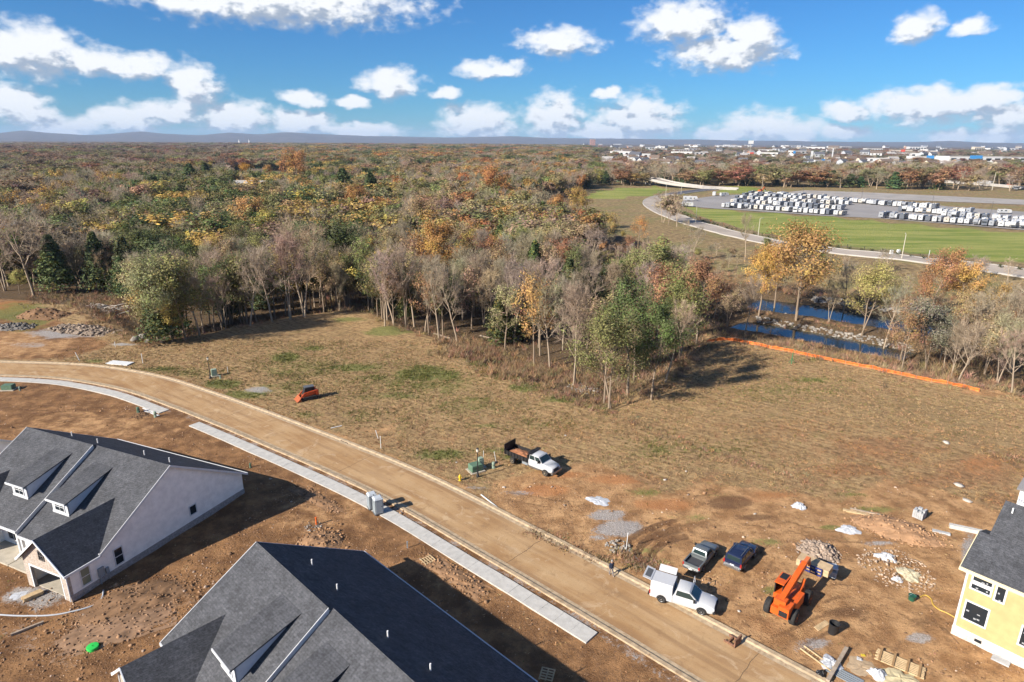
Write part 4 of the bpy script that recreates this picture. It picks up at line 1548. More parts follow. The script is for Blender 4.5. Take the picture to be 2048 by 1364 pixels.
KINDS = [  # picture box, then weighted kinds (proto family, tint)
    ((-200, 0, 480, 352), (('full', 'brown', 4), ('bare', 'bare', 3), ('cedar', 'pine', 3), ('full', 'olive', 1.5), ('full', 'rust', 1))),  # darker trees here stand in for a cloud's shadow on the far-left woods
    ((-200, 0, 330, 380), (('full', 'brown', 2), ('bare', 'bare', 4), ('full', 'rust', 1), ('cedar', 'pine', 2), ('full', 'olive', 2), ('full', 'tan', 2.5))),
    ((330, 0, 1200, 345), (('full', 'tan', 2.4), ('full', 'orange', 1.0), ('full', 'gold', 1.4), ('bare', 'bare', 3.2), ('cedar', 'pine', 3.0), ('full', 'olive', 2.4), ('full', 'green', 1.6), ('full', 'red', .3))),
    ((1200, 0, 2400, 400), (('bare', 'bare', 5), ('full', 'rust', 1.5), ('full', 'tan', 1.3), ('cedar', 'pine', 1.0), ('full', 'olive', 1.2))),
    ((-200, 372, 260, 700), (('bare', 'bare', 4), ('cedar', 'cedar', 2), ('thin', 'olive', 2), ('thin', 'gold', 1), ('full', 'brown', 1))),
    ((260, 345, 780, 700), (('cedar', 'cedar', 2.6), ('bare', 'bare', 3.0), ('thin', 'olive', 2.6), ('full', 'tan', 1.4), ('full', 'gold', 1.0), ('full', 'green', 2.4))),
    ((780, 345, 1200, 560), (('bare', 'bare', 4.5), ('full', 'tan', 1.6), ('thin', 'orange', .8), ('full', 'olive', 2.2), ('cedar', 'cedar', 1.8), ('thin', 'gold', .8))),
    ((780, 560, 1400, 900), (('bare', 'bare', 5), ('thin', 'olive', 1.6), ('thin', 'tan', 1.6), ('cedar', 'cedar', 1.3), ('thin', 'rust', .6))),
    ((1200, 400, 2400, 900), (('bare', 'bare', 4.5), ('thin', 'tan', 1.6), ('thin', 'rust', 1.2), ('thin', 'gold', .9), ('thin', 'olive', .8))),
]


def pick(p):
    for (x0, y0, x1, y1), kinds in KINDS:
        if x0 <= p[0] < x1 and y0 <= p[1] < y1:
            break
    w = np.array([q[2] for q in kinds], float)
    return kinds[rng.choice(len(kinds), p=w / w.sum())]


EDGE = [(320, 690), (480, 655), (600, 632), (690, 622), (735, 628), (790, 657), (860, 677), (950, 730), (1060, 769), (1130, 799), (1240, 829), (1330, 770)]


def crowd_points():
    pts = []
    for d0, d1, s in ((95, 420, 6.1), (420, 650, 9.0), (650, 1100, 13.5), (1100, 2100, 22.0), (2100, 4600, 40.0)):
        xs = np.arange(-0.95 * d1, 0.95 * d1, s)
        ys = np.arange(d0 * .7, d1 * 1.02, s)
        X, Y = np.meshgrid(xs, ys)
        X, Y = X.ravel() + rng.uniform(-.45, .45, X.size) * s, Y.ravel() + rng.uniform(-.45, .45, X.size) * s
        D = np.hypot(X, Y)
        k = (D >= d0) & (D < d1) & (Y > 90)
        pts.append(np.column_stack([X[k], Y[k], np.full(k.sum(), s)]))
    P = np.vstack(pts)
    z = height(P[:, 0], P[:, 1])
    q = proj(np.column_stack([P[:, :2], z]))
    keep = (q[:, 0] > -110) & (q[:, 0] < 2160)
    for poly in CLEAR_PX:
        keep &= ~px_poly(q, poly)
    near = (np.abs(P[:, 0]) < 420) & (P[:, 1] < 420)
    dn = np.full(len(P), 99.0)
    dn[near] = np.where(inside(P[near, 0], P[near, 1], PAD), -seg_dist(P[near, 0], P[near, 1], PAD, True), seg_dist(P[near, 0], P[near, 1], PAD, True))
    keep &= dn > 2.0
    for line, w in ((CREEK_NEAR, 4.0), (CREEK_FAR, 7.5), (FAR_ROAD, 11.0), (HIGHWAY, 24.0)):
        keep &= seg_dist(P[:, 0], P[:, 1], line) > w
    # thinner: the creek side, the town
    thin = np.ones(len(P))
    thin[(q[:, 0] > 1380) & (q[:, 1] > 520)] = .6
    thin[(q[:, 0] > 1790) & (q[:, 1] > 600)] = 1.0
    thin[(q[:, 0] > 1180) & (q[:, 1] < 352)] = .5
    thin[(q[:, 0] > 1180) & (q[:, 1] < 318)] = .38
    thin[(q[:, 0] > 1450) & (q[:, 0] < 1890) & (q[:, 1] > 352) & (q[:, 1] < 392)] = 1.0
    thin[(q[:, 0] > 1150) & (q[:, 0] < 1450) & (q[:, 1] > 460) & (q[:, 1] < 560)] = .6
    # gaps where the canopy opens
    thin *= np.where(fbm(P[:, 0], P[:, 1], 34, 3) < .40, .45, 1.0)
    keep &= rng.random(len(P)) < thin
    # open ground before the houses of the town, so that they show between the trees
    for (x, y, w) in TOWN_SPOTS:
        D = math.hypot(x, y)
        lat = (P[:, 0] * y - P[:, 1] * x) / D
        fwd = (P[:, 0] * x + P[:, 1] * y) / D
        keep &= ~((np.abs(lat) < w * .5 + 4 * D / 1000 + 2) & (fwd > D - 45 - .045 * D) & (fwd < D + 12))
    for (x, y) in PLACED:
        keep &= np.hypot(P[:, 0] - x, P[:, 1] - y) > 2.6
    # slim trunks standing close along the edge of the field
    e = gat_many(*np.array([(np.interp(u, [a[0] for a in EDGE], [a[0] for a in EDGE]), np.interp(u, [a[0] for a in EDGE], [a[1] for a in EDGE]) - rng.uniform(3, 20)) for u in rng.uniform(320, 1190, 66)]).T)
    eq = proj(e)
    ok = np.array([not inside(r[0], r[1], CLEAR_PX[4]) for r in eq])
    e, eq = e[ok], eq[ok]
    return (np.vstack([P[keep], np.column_stack([e[:, :2], np.full(len(e), 6.0)])]), np.r_[z[keep], e[:, 2]], np.vstack([q[keep], eq]), np.r_[dn[keep], np.full(len(e), 5.0)])


# ---- where the buildings of the town stand
TOWN_H = [('white house with dark roof beside the pines at upper left', 400, 358, 0), ('white house with chimneys at the upper left woods', 505, 392, 3), ('red-roofed house left of the orange maples', 450, 347, 2), ('long low pale house behind the orange maples', 520, 362, 1),
          ('grey house half hidden above the middle woods', 820, 350, 3), ('white house in the trees at upper middle', 905, 348, 0), ('dark-roofed house left of the white upper-middle house', 855, 345, 3), ('brick house near the top of the middle woods', 1140, 330, 2),
          ('white house at the left end of the near subdivision', 1215, 322, 0), ('pale house beyond the bridge, left', 1232, 335, 1), ('dark house just beyond the bridge', 1252, 342, 3), ('cream house just above the bridge', 1300, 340, 1),
          ('white gabled house above the bridge middle', 1285, 325, 0), ('small white house above the bridge right end', 1330, 330, 0), ('grey house in the near subdivision', 1265, 316, 3), ('brick house behind the subdivision', 1310, 318, 2), ('white house at the right of the subdivision', 1360, 334, 0), ('tan house behind the tall power pole', 1345, 322, 1),
          ('tan gabled house left of the highway', 1700, 322, 1), ('cream gabled house left of the highway', 1722, 325, 1), ('white gabled house among the shops', 1668, 318, 0), ('orange-brick shop beyond the highway trees', 1760, 328, 2), ('pale shop near the highway trees', 1785, 322, 1)]
BL = [('long white store with a blue entrance at the right', 1935, 324, 120, 50, 13, 0, 'blue'), ('long white store left of the blue-fronted store', 1850, 322, 70, 40, 11, 0, 'blue'), ('white warehouse at the far right', 2025, 322, 90, 40, 10, 0, None), ('long white mall on the horizon in the middle', 1465, 296, 220, 80, 16, 0, None),
      ('orange-topped store on the right horizon', 1800, 308, 70, 40, 14, 1, 'red'), ('cream block on the right horizon', 1745, 303, 80, 40, 14, 0, None), ('white block behind the shops', 1832, 299, 110, 50, 18, 0, None), ('pale hotel block on the right', 1955, 302, 60, 30, 24, 1, None), ('white low store with red front in the middle', 1500, 311, 50, 30, 8, 0, 'red'),
      ('white low roofed hall left of middle', 1360, 304, 60, 30, 9, 0, None), ('white row of stores left of the power poles', 1295, 291, 160, 50, 12, 0, None), ('pale sheds near the left tower', 1235, 289, 110, 50, 12, 0, None), ('white shed near the horizon middle', 1395, 290, 70, 40, 14, 0, None), ('cream store right of the middle', 1610, 300, 90, 40, 13, 1, None),
      ('white office near the tall sign', 1560, 304, 60, 30, 12, 3, None), ('blue-white service building at right', 1640, 327, 34, 18, 7, 0, 'blue'), ('grey barn roofed hall at upper left woods', 235, 306, 60, 30, 10, 3, None), ('pale industrial hall above the middle woods', 1015, 296, 120, 50, 11, 0, None), ('pale industrial hall right of the first', 1075, 300, 100, 40, 10, 1, None), ('white shops above the middle woods', 960, 291, 120, 50, 12, 0, None), ('white hall at the right horizon', 1690, 296, 90, 40, 12, 0, None), ('pale depot at the right edge horizon', 2010, 300, 150, 50, 14, 0, None)]
TOWN_ROWS = []
for band_, (y0_, y1_), n_ in (('nearer', (317, 344), 46), ('middle', (302, 316), 62), ('farthest', (291, 301), 64)):
    xs_ = np.sort(rng.uniform({'nearer': 1195, 'middle': 1110, 'farthest': 940}[band_], 2046, n_))
    for i_, x_ in enumerate(xs_):
        TOWN_ROWS.append((band_, i_, x_, rng.uniform(y0_, y1_ - (8 if x_ > 1700 and band_ == 'nearer' else 0))))
TOWN_SPOTS = [(*at(q[2], q[3])[:2], 20.0) for q in TOWN_ROWS] + [(*at(q[1], q[2])[:2], 16.0) for q in TOWN_H] + [(*at(q[1], q[2])[:2], q[3]) for q in BL] + [(*at(1185, 291)[:2], 50.0), (*at(489, 291)[:2], 70.0), (*at(1499, 312)[:2], 6.0), (*at(1345, 352)[:2], 3.0)]
CP, CZ, CQ, CD = crowd_points()
order = np.argsort(np.hypot(CP[:, 0], CP[:, 1]))
N_SINGLE = 390
GROUP_OF = {'bare': 'bare trees in the woods', 'cedar': 'cedars in the woods', 'thin': 'half-bare trees in the woods', 'full': 'leafy autumn trees in the woods'}
WORD = {'olive': 'olive green', 'gold': 'golden', 'tan': 'tan-brown', 'orange': 'orange', 'rust': 'rust-red', 'brown': 'dull brown', 'green': 'dark green', 'pine': 'deep green', 'red': 'red', 'cedar': 'dark green'}
masses = {}
RANK = {}
LANDMARKS = [('bleached brush pile', 205, 605), ('pale green corner tree', 330, 600), ('twin white trunks', 605, 540), ('orange oak', 862, 510), ('tall dense green cedar', 1068, 550), ('clump at the woods tip', 1265, 700),
             ('rust tree by the orange fence', 1392, 610), ('gold island tree', 1592, 540), ('yellow-green creek tree', 1722, 610), ('rust tree on the right bank', 1852, 580), ('far left dark trunk', 68, 510), ('upper left gold crown', 512, 430),
             ('wide gold-brown crown above the oak', 850, 440), ('bare tree between oak and cedar', 985, 600), ('dark bare tree by the avenue', 1380, 480), ('olive tree behind the fence', 1320, 560), ('field crest', 700, 590), ('white trunk over the gully', 1150, 680), ('pale right-bank bush', 1852, 680), ('right picture edge', 2040, 660)]
n_done = 0
for i_ in order:
    x_, y_, s_ = CP[i_]
    fam, ti, _w = pick(CQ[i_])
    edge = CD[i_] < 9
    if edge and fam == 'full':
        fam = 'thin'
    if edge and fam == 'cedar' and CQ[i_][0] > 420:
        fam, ti = 'bare', 'bare'
    h_ = {'bare': rng.uniform(11, 17), 'thin': rng.uniform(11, 16), 'full': rng.uniform(10, 16), 'cedar': rng.uniform(8, 14)}[fam]
    wide = {'bare': rng.uniform(.85, 1.2), 'thin': rng.uniform(.85, 1.15), 'full': rng.uniform(.95, 1.75), 'cedar': rng.uniform(1.2, 1.9)}[fam]
    if CQ[i_][0] > 1380 and CQ[i_][1] > 520:
        h_ *= .75 if CQ[i_][1] > 640 else .5
    if 1180 < CQ[i_][0] < 1720 and 455 < CQ[i_][1] < 600:
        h_ *= .30 if CQ[i_][1] < 525 else .55
    if CQ[i_][0] > 1180 and CQ[i_][1] < 350:
        h_ *= .62
    if n_done < N_SINGLE and -60 < CQ[i_][0] < 2110:
        n_done += 1
        if fam == 'bare':
            nm, lb = 'bare_tree', 'grey leafless tree'
        elif fam == 'cedar':
            nm, lb = 'cedar_tree', f'{WORD[ti]} conical evergreen'
        elif fam == 'thin':
            nm, lb = 'half_bare_tree', f'sparse {WORD[ti]} tree'
        else:
            nm, lb = 'leafy_tree', f'full {WORD[ti]} leafy tree'
        # told apart by the nearest landmark tree and the side it stands on
        mid = proj(np.array([x_, y_, CZ[i_] + h_ * .5]))[0]
        dl = [math.hypot(mid[0] - q[1], (mid[1] - q[2]) * 1.6) for q in LANDMARKS]
        j = int(np.argmin(dl))
        dx, dy = mid[0] - LANDMARKS[j][1], (mid[1] - LANDMARKS[j][2]) * 1.6
        rel = ('right of' if dx > 0 else 'left of') if abs(dx) > abs(dy) else ('above' if dy < 0 else 'below')
        cnt = RANK.setdefault((lb, rel, j), [])
        n_pro = {'bare': 6, 'full': 5, 'thin': 4, 'cedar': 4}[fam]
        cnt.append((dl[j], tree(nm, lb, f'{fam}{rng.integers(n_pro)}', x_, y_, h_, wide, ti, GROUP_OF[fam], z=CZ[i_])))
    else:
        far = max(1.0, s_ / 8.0)
        fam2 = 'full' if fam == 'thin' else fam
        masses.setdefault(fam2, []).append((x_, y_, CZ[i_] - .3, h_ * (1 + .08 * (far - 1)), wide * 1.28 * (far ** .8), ti))


for (lb_, rel_, j_), rows_ in RANK.items():
    for i_, (_d, o_) in enumerate(sorted(rows_, key=lambda q: q[0])):
        o_['label'] = ('nearest ' if i_ == 0 else nth(i_) + ' nearest ') + lb_ + f' {rel_} the {LANDMARKS[j_][0]}'


def mass(name, fam, rows, label):
    """a wood too far off to count: points that carry trees"""
    A = np.array([r[:5] for r in rows], float)
    half = rng.random(len(A)) < .5
    root_objs = []
    for which in (0, 1):
        sel = half == bool(which)
        P = A[sel]
        tints = np.array([TINTS[r[5]] for r, f in zip(rows, sel) if f]) * rng.uniform(.8, 1.25, (len(P), 1)) * (1 + rng.normal(0, .07, (len(P), 3)))
        me = bpy.data.meshes.new(name)
        me.vertices.add(len(P))
        me.vertices.foreach_set('co', P[:, :3].astype(np.float32).ravel())
        tm, cm, H0, _k = PROTO[f'low{fam}{which}']
        s = P[:, 3] / H0
        a = me.attributes.new('size', 'FLOAT_VECTOR', 'POINT')
        a.data.foreach_set('vector', np.column_stack([s * P[:, 4], s * P[:, 4], s]).astype(np.float32).ravel())
        a = me.attributes.new('turn', 'FLOAT_VECTOR', 'POINT')
        a.data.foreach_set('vector', np.column_stack([np.zeros(len(P)), np.zeros(len(P)), rng.uniform(0, 6.28, len(P))]).astype(np.float32).ravel())
        a = me.attributes.new('tint', 'FLOAT_COLOR', 'POINT')
        a.data.foreach_set('color', np.column_stack([tints, np.ones(len(P))]).astype(np.float32).ravel())
        o = link(name, me, M_LEAF)
        tag(o, label, 'woods', kind='stuff')
        root_objs.append(o)
        # the first tree of the mass stands as a tree of its own; the rest repeat its crown and trunk
        x, y, zz, h, w = P[0]
        t = tree({'bare': 'bare_tree', 'full': 'leafy_tree', 'cedar': 'cedar_tree'}[fam], {'bare': 'leafless tree', 'full': 'rounded leafy tree', 'cedar': 'evergreen tree'}[fam] + f' deep in the woods, the {("nearer", "farther")[which]} of two alike',
                 f'low{fam}{which}', x, y, h, w, rows[0][5], z=zz)
        ng = bpy.data.node_groups.new('scatter_' + fam, 'GeometryNodeTree')
        ng.interface.new_socket('Geometry', in_out='INPUT', socket_type='NodeSocketGeometry')
        ng.interface.new_socket('Geometry', in_out='OUTPUT', socket_type='NodeSocketGeometry')
        N = ng.nodes
        gi, go = N.new('NodeGroupInput'), N.new('NodeGroupOutput')
        jn = N.new('GeometryNodeJoinGeometry')
        for ch in t.children:
            oi = N.new('GeometryNodeObjectInfo')
            oi.transform_space = 'ORIGINAL'
            oi.inputs['Object'].default_value = ch
            ng.links.new(oi.outputs['Geometry'], jn.inputs[0])
        ip = N.new('GeometryNodeInstanceOnPoints')
        ng.links.new(gi.outputs[0], ip.inputs['Points'])
        ng.links.new(jn.outputs[0], ip.inputs['Instance'])
        for nm, dt, sock in (('turn', 'FLOAT_VECTOR', 'Rotation'), ('size', 'FLOAT_VECTOR', 'Scale')):
            at_ = N.new('GeometryNodeInputNamedAttribute')
            at_.data_type = dt
            at_.inputs['Name'].default_value = nm
            ng.links.new(at_.outputs[0], ip.inputs[sock])
        ng.links.new(ip.outputs[0], go.inputs[0])
        md = o.modifiers.new('trees', 'NODES')
        md.node_group = ng


mass('bare_woods', 'bare', masses['bare'], 'grey leafless woods stretching back to the town')
mass('autumn_woods', 'full', masses['full'], 'rust, tan and gold autumn woods stretching to the hills')
mass('evergreen_woods', 'cedar', masses['cedar'], 'dark evergreens scattered through the far woods')


# ------------------------------------------------------------------ undergrowth, grass, clods
M_BRUSH = tinted('brush', (0.27, 0.175, 0.10))
M_GRASS = tinted('grass_blades', (0.34, 0.228, 0.118))


def brush():
    pts, hs = [], []
    idx = np.where((D_PAD > -1.0) & (D_PAD < 16) & (gy > 95) & (gy < 200) & (gx > -110) & (gx < 140))[0]
    ch = rng.choice(idx, 2300)
    for i in ch:
        pts.append((gx[i] + rng.normal(0, .3), gy[i] + rng.normal(0, .3)))
        hs.append(rng.uniform(.4, 1.3))
    # thick scrub: the gully, the right-hand bank, round the brush pile
    for (px, py, rx, ry, n, h) in ((960, 700, 70, 16, 380, 1.2), (1060, 745, 60, 14, 300, 1.2), (1900, 700, 120, 40, 700, 1.8), (1990, 770, 60, 8, 160, .8), (230, 620, 70, 22, 420, 1.2), (120, 600, 60, 14, 160, 1.2), (690, 610, 40, 12, 240, 1.4), (1480, 640, 60, 14, 160, 1.1),
                                   (1330, 560, 120, 30, 500, 1.6), (1450, 600, 100, 20, 300, 1.5), (1250, 520, 100, 20, 300, 1.6), (1780, 600, 120, 20, 360, 1.5), (2000, 640, 90, 30, 420, 1.8), (1180, 760, 40, 16, 160, .9), (1560, 690, 60, 6, 130, .9), (1700, 716, 70, 7, 160, .9), (1640, 655, 70, 8, 160, .7), (1730, 610, 60, 10, 200, 1.4), (1560, 600, 60, 10, 160, 1.3)):
        q = gat_many(px + rng.normal(0, rx * .6, n), py + rng.normal(0, ry * .6, n))
        q = q[(seg_dist(q[:, 0], q[:, 1], CREEK_NEAR) > 4.5) & (seg_dist(q[:, 0], q[:, 1], CREEK_FAR) > 8.5)]
        pts += [tuple(r[:2]) for r in q]
        hs += list(h * rng.uniform(.5, 1.3, len(q)))
    for (a, b_, n, h) in (((1245, 832), (1385, 895), 90, .32), ((1385, 895), (1500, 930), 70, .3), ((1500, 930), (1650, 968), 60, .3), ((1990, 905), (2048, 925), 60, .4), ((1240, 1105), (1330, 1150), 150, .4), ((1060, 1060), (1210, 1125), 90, .3), ((950, 735), (1230, 828), 260, .4)):
        u = rng.random(n)
        q = gat_many(a[0] + (b_[0] - a[0]) * u + rng.normal(0, 12, n), a[1] + (b_[1] - a[1]) * u + rng.normal(0, 4, n))
        pts += [tuple(r[:2]) for r in q]
        hs += list(h * rng.uniform(.4, 1.3, n))
    P = np.array(pts)
    hs = np.array(hs)
    P = np.column_stack([P, height(P[:, 0], P[:, 1])])
    K = 16
    n = len(P) * K
    B = np.repeat(P, K, 0) + rng.normal(0, .28, (n, 3)) * [1, 1, 0]
    Hh = np.repeat(hs, K)[:, None] * rng.uniform(.5, 1.2, (n, 1))
    d = rng.normal(0, .45, (n, 3)) * [1, 1, 0] + [0, 0, 1.0]
    s = np.cross(d, rng.normal(0, 1, (n, 3)))
    s /= np.linalg.norm(s, axis=1)[:, None]
    w = .018 + .05 * rng.random((n, 1)) ** 3
    V = np.stack([B - s * w, B + s * w, B + d * Hh], 1).reshape(-1, 3)
    clump = np.repeat(rng.uniform(.6, 1.4, (len(P), 1)) * np.array([1, 1, 1]) * (1 + rng.normal(0, .12, (len(P), 3))), K, 0)
    tone = np.repeat(clump * rng.uniform(.7, 1.4, (n, 1)), 3, 0)
    me = np_mesh('undergrowth', V, np.arange(len(V)).reshape(-1, 3), M_BRUSH, {'tone': tone})
    tag(link('undergrowth', me, None), 'reddish brown scrub and dead weeds along the woods', 'undergrowth', kind='stuff')


def grass():
    """dry and green tufts on the mown field and on the worked ground"""
    dens = np.clip(1 - Z1[:, 0] * .93 - Z2[:, 0] * .35, 0.03, 1) * (Z1[:, 2] < .4) * (1 + Z1[:, 1] * 1.4)
    dstreet = np.full(len(gx), 99.0)
    okd = (np.abs(gx) < 120) & (gy > 25) & (gy < 130)
    dstreet[okd] = seg_dist(gx[okd], gy[okd], STREET)
    sel = np.where((D_PAD < 1.5) & (gy > 30) & (gy < 128) & (gx > -88) & (gx < 84) & (dstreet > 4.2))[0]
    w = dens[sel] * (0.25 + fbm(gx[sel], gy[sel], 3.0, 3) ** 2 * 2.4)
    # blades further off are merged by the eye: fewer of them
    w = w / w.sum()
    ch = rng.choice(sel, 52000, p=w)
    P = np.column_stack([gx[ch] + rng.uniform(-.2, .2, len(ch)), gy[ch] + rng.uniform(-.2, .2, len(ch)), gz[ch] - .02])
    g = Z1[ch, 1]
    dirtm = Z1[ch, 0]
    K = 4
    n = len(P) * K
    B = np.repeat(P, K, 0) + rng.normal(0, .10, (n, 3)) * [1, 1, 0]
    Hh = np.repeat(rng.uniform(.08, .26, len(P)) * (1 + .5 * g) * (1 - .3 * dirtm), K)[:, None]
    d = rng.normal(0, .75, (n, 3)) * [1, 1, 0] + [0, 0, 1.0]
    s = np.cross(d, rng.normal(0, 1, (n, 3)))
    s /= np.linalg.norm(s, axis=1)[:, None]
    wd = rng.uniform(.02, .055, (n, 1))
    V = np.stack([B - s * wd, B + s * wd, B + d * Hh], 1).reshape(-1, 3)
    green = rng.random(len(P)) < np.clip(g * 1.5 + .08, 0, .92)
    c = np.where(green[:, None], [[.34, .52, .28]], [[1, 1, 1.0]]) * rng.uniform(.5, 1.45, (len(P), 1)) * (1 + rng.normal(0, .07, (len(P), 3)))
    rd_ = np.clip(Z2[ch, 0] * 1.4, 0, 1)[:, None]
    c = c * (1 - rd_ + rd_ * np.array([[.95, .70, .58]]))
    tone = np.repeat(np.repeat(c, K, 0), 3, 0)
    me = np_mesh('grass', V, np.arange(len(V)).reshape(-1, 3), M_GRASS, {'tone': tone})
    tag(link('grass', me, None), 'short dry stubble and green tufts over the mown field', 'grass', kind='stuff')


def clods():
    side = Z1[:, 0] > .8
    dstreet = np.full(len(gx), 99.0)
    okd = (np.abs(gx) < 120) & (gy > 25) & (gy < 130)
    dstreet[okd] = seg_dist(gx[okd], gy[okd], STREET)
    sel = np.where(side & (gy > 31) & (gy < 118) & (np.abs(gx) < 85) & ((dstreet > 6.4) | ((dstreet > 3.9) & (dstreet < 4.5))))[0]
    w = fbm(gx[sel], gy[sel], 4.5, 3) ** 6 + .003
    # thickest between the houses, where the spoil was pushed up
    for (px, py, rx, ry, a) in ((250, 1230, 170, 60, 3.0), (600, 1110, 90, 30, 1.2), (420, 1170, 60, 60, 2.0), (100, 1320, 100, 40, 1.5), (280, 815, 50, 10, 1.0), (1000, 1200, 60, 30, .9), (1880, 1330, 70, 20, 1.0), (1640, 1100, 40, 14, 2.0), (1800, 1060, 60, 14, 1.5)):
        w = w + blob(px, py, rx, ry, a)[sel] * .12
    ch = rng.choice(sel, 15000, p=w / w.sum())
    S = np.exp(rng.normal(-3.15, .55, len(ch))).clip(.02, .24)
    P = np.column_stack([gx[ch] + rng.uniform(-.2, .2, len(ch)), gy[ch] + rng.uniform(-.2, .2, len(ch)), gz[ch] + S * .15])
    V, F = stones(P, S, .3)
    pale = rng.random(len(P)) < .14
    c = np.where(pale[:, None], [[1.5, 1.9, 2.6]], [[1, 1, 1.0]]) * rng.uniform(.5, 1.3, (len(P), 1))
    me = np_mesh('clods', V, F, M_CLOD, {'tone': np.repeat(c, 12, 0)})
    tag(link('clods', me, None), 'clods of brown earth and pale stones over the building site', 'clods', kind='stuff')


brush()
grass()
clods()


# ------------------------------------------------------------------ houses
M_ROOF = shingle('roof_shingle', (0.074, 0.075, 0.081))
M_ROOFD = shingle('dormer_shingle', (0.074, 0.075, 0.081), rise=3.7)
M_SIDING = lined('white_siding', (0.90, 0.86, 0.80), 'Z', 0.2)
M_TRIM = mat('white_trim', (0.62, 0.62, 0.62), 0.5)
M_BRICK = brickmat('whitewashed_brick', (0.35, 0.265, 0.205), (0.47, 0.39, 0.32), (0.44, 0.39, 0.34))
M_BRICKG = brickmat('grey_brick', (0.28, 0.24, 0.22), (0.36, 0.31, 0.285), (0.33, 0.30, 0.28))
M_GLASS = mat('dark_glass', (0.016, 0.022, 0.028), 0.08, spec=0.6)
M_CLEAR = mat('pale_glass', (0.20, 0.22, 0.15), 0.1, spec=0.6)
M_PIPE = mat('vent_pipe', (0.75, 0.75, 0.74), 0.5)
M_SLAB = mat('porch_concrete', (0.42, 0.37, 0.29), 0.9, var=0.12, vscale=1.0)
M_INNER = mat('garage_lining', (0.36, 0.34, 0.32), 0.9)
M_STEEL = mat('grey_steel', (0.30, 0.33, 0.35), 0.45, metal=0.3)
M_GUTTER = mat('gutter_white', (0.70, 0.71, 0.72), 0.45)


def window(parent, c, w, h, axis, glass=None, cols=2, rows=2, d=0.07, out=1, frame=0.09, mframe=None):
    """a window on a wall: frame with pane and bars. axis 'x' or 'y' is the wall's normal"""
    mf = mframe or M_TRIM
    f, g = MB(), MB()

    def bx(b, u0, u1, z0, z1, n0, n1):
        if axis == 'y':
            b.box(c[0] + u0, c[0] + u1, c[1] + min(n0, n1), c[1] + max(n0, n1), c[2] + z0, c[2] + z1)
        else:
            b.box(c[0] + min(n0, n1), c[0] + max(n0, n1), c[1] + u0, c[1] + u1, c[2] + z0, c[2] + z1)
    W, H = w / 2, h / 2
    for a in ((-W, W, H - frame, H), (-W, W, -H, -H + frame), (-W, -W + frame, -H + frame, H - frame), (W - frame, W, -H + frame, H - frame)):
        bx(f, *a, 0, out * d)
    for i in range(1, cols):
        u = -W + w * i / cols
        bx(f, u - .022, u + .022, -H + frame, H - frame, 0, out * d * .8)
    for i in range(1, rows):
        z = -H + h * i / rows
        bx(f, -W + frame, W - frame, z - .03, z + .03, 0, out * d * .78)
    o = f.build('window', mf, parent)
    bx(g, -W + frame * .8, W - frame * .8, -H + frame * .8, H - frame * .8, 0, out * d * .4)
    g.build('pane', glass or M_GLASS, o)
    return o


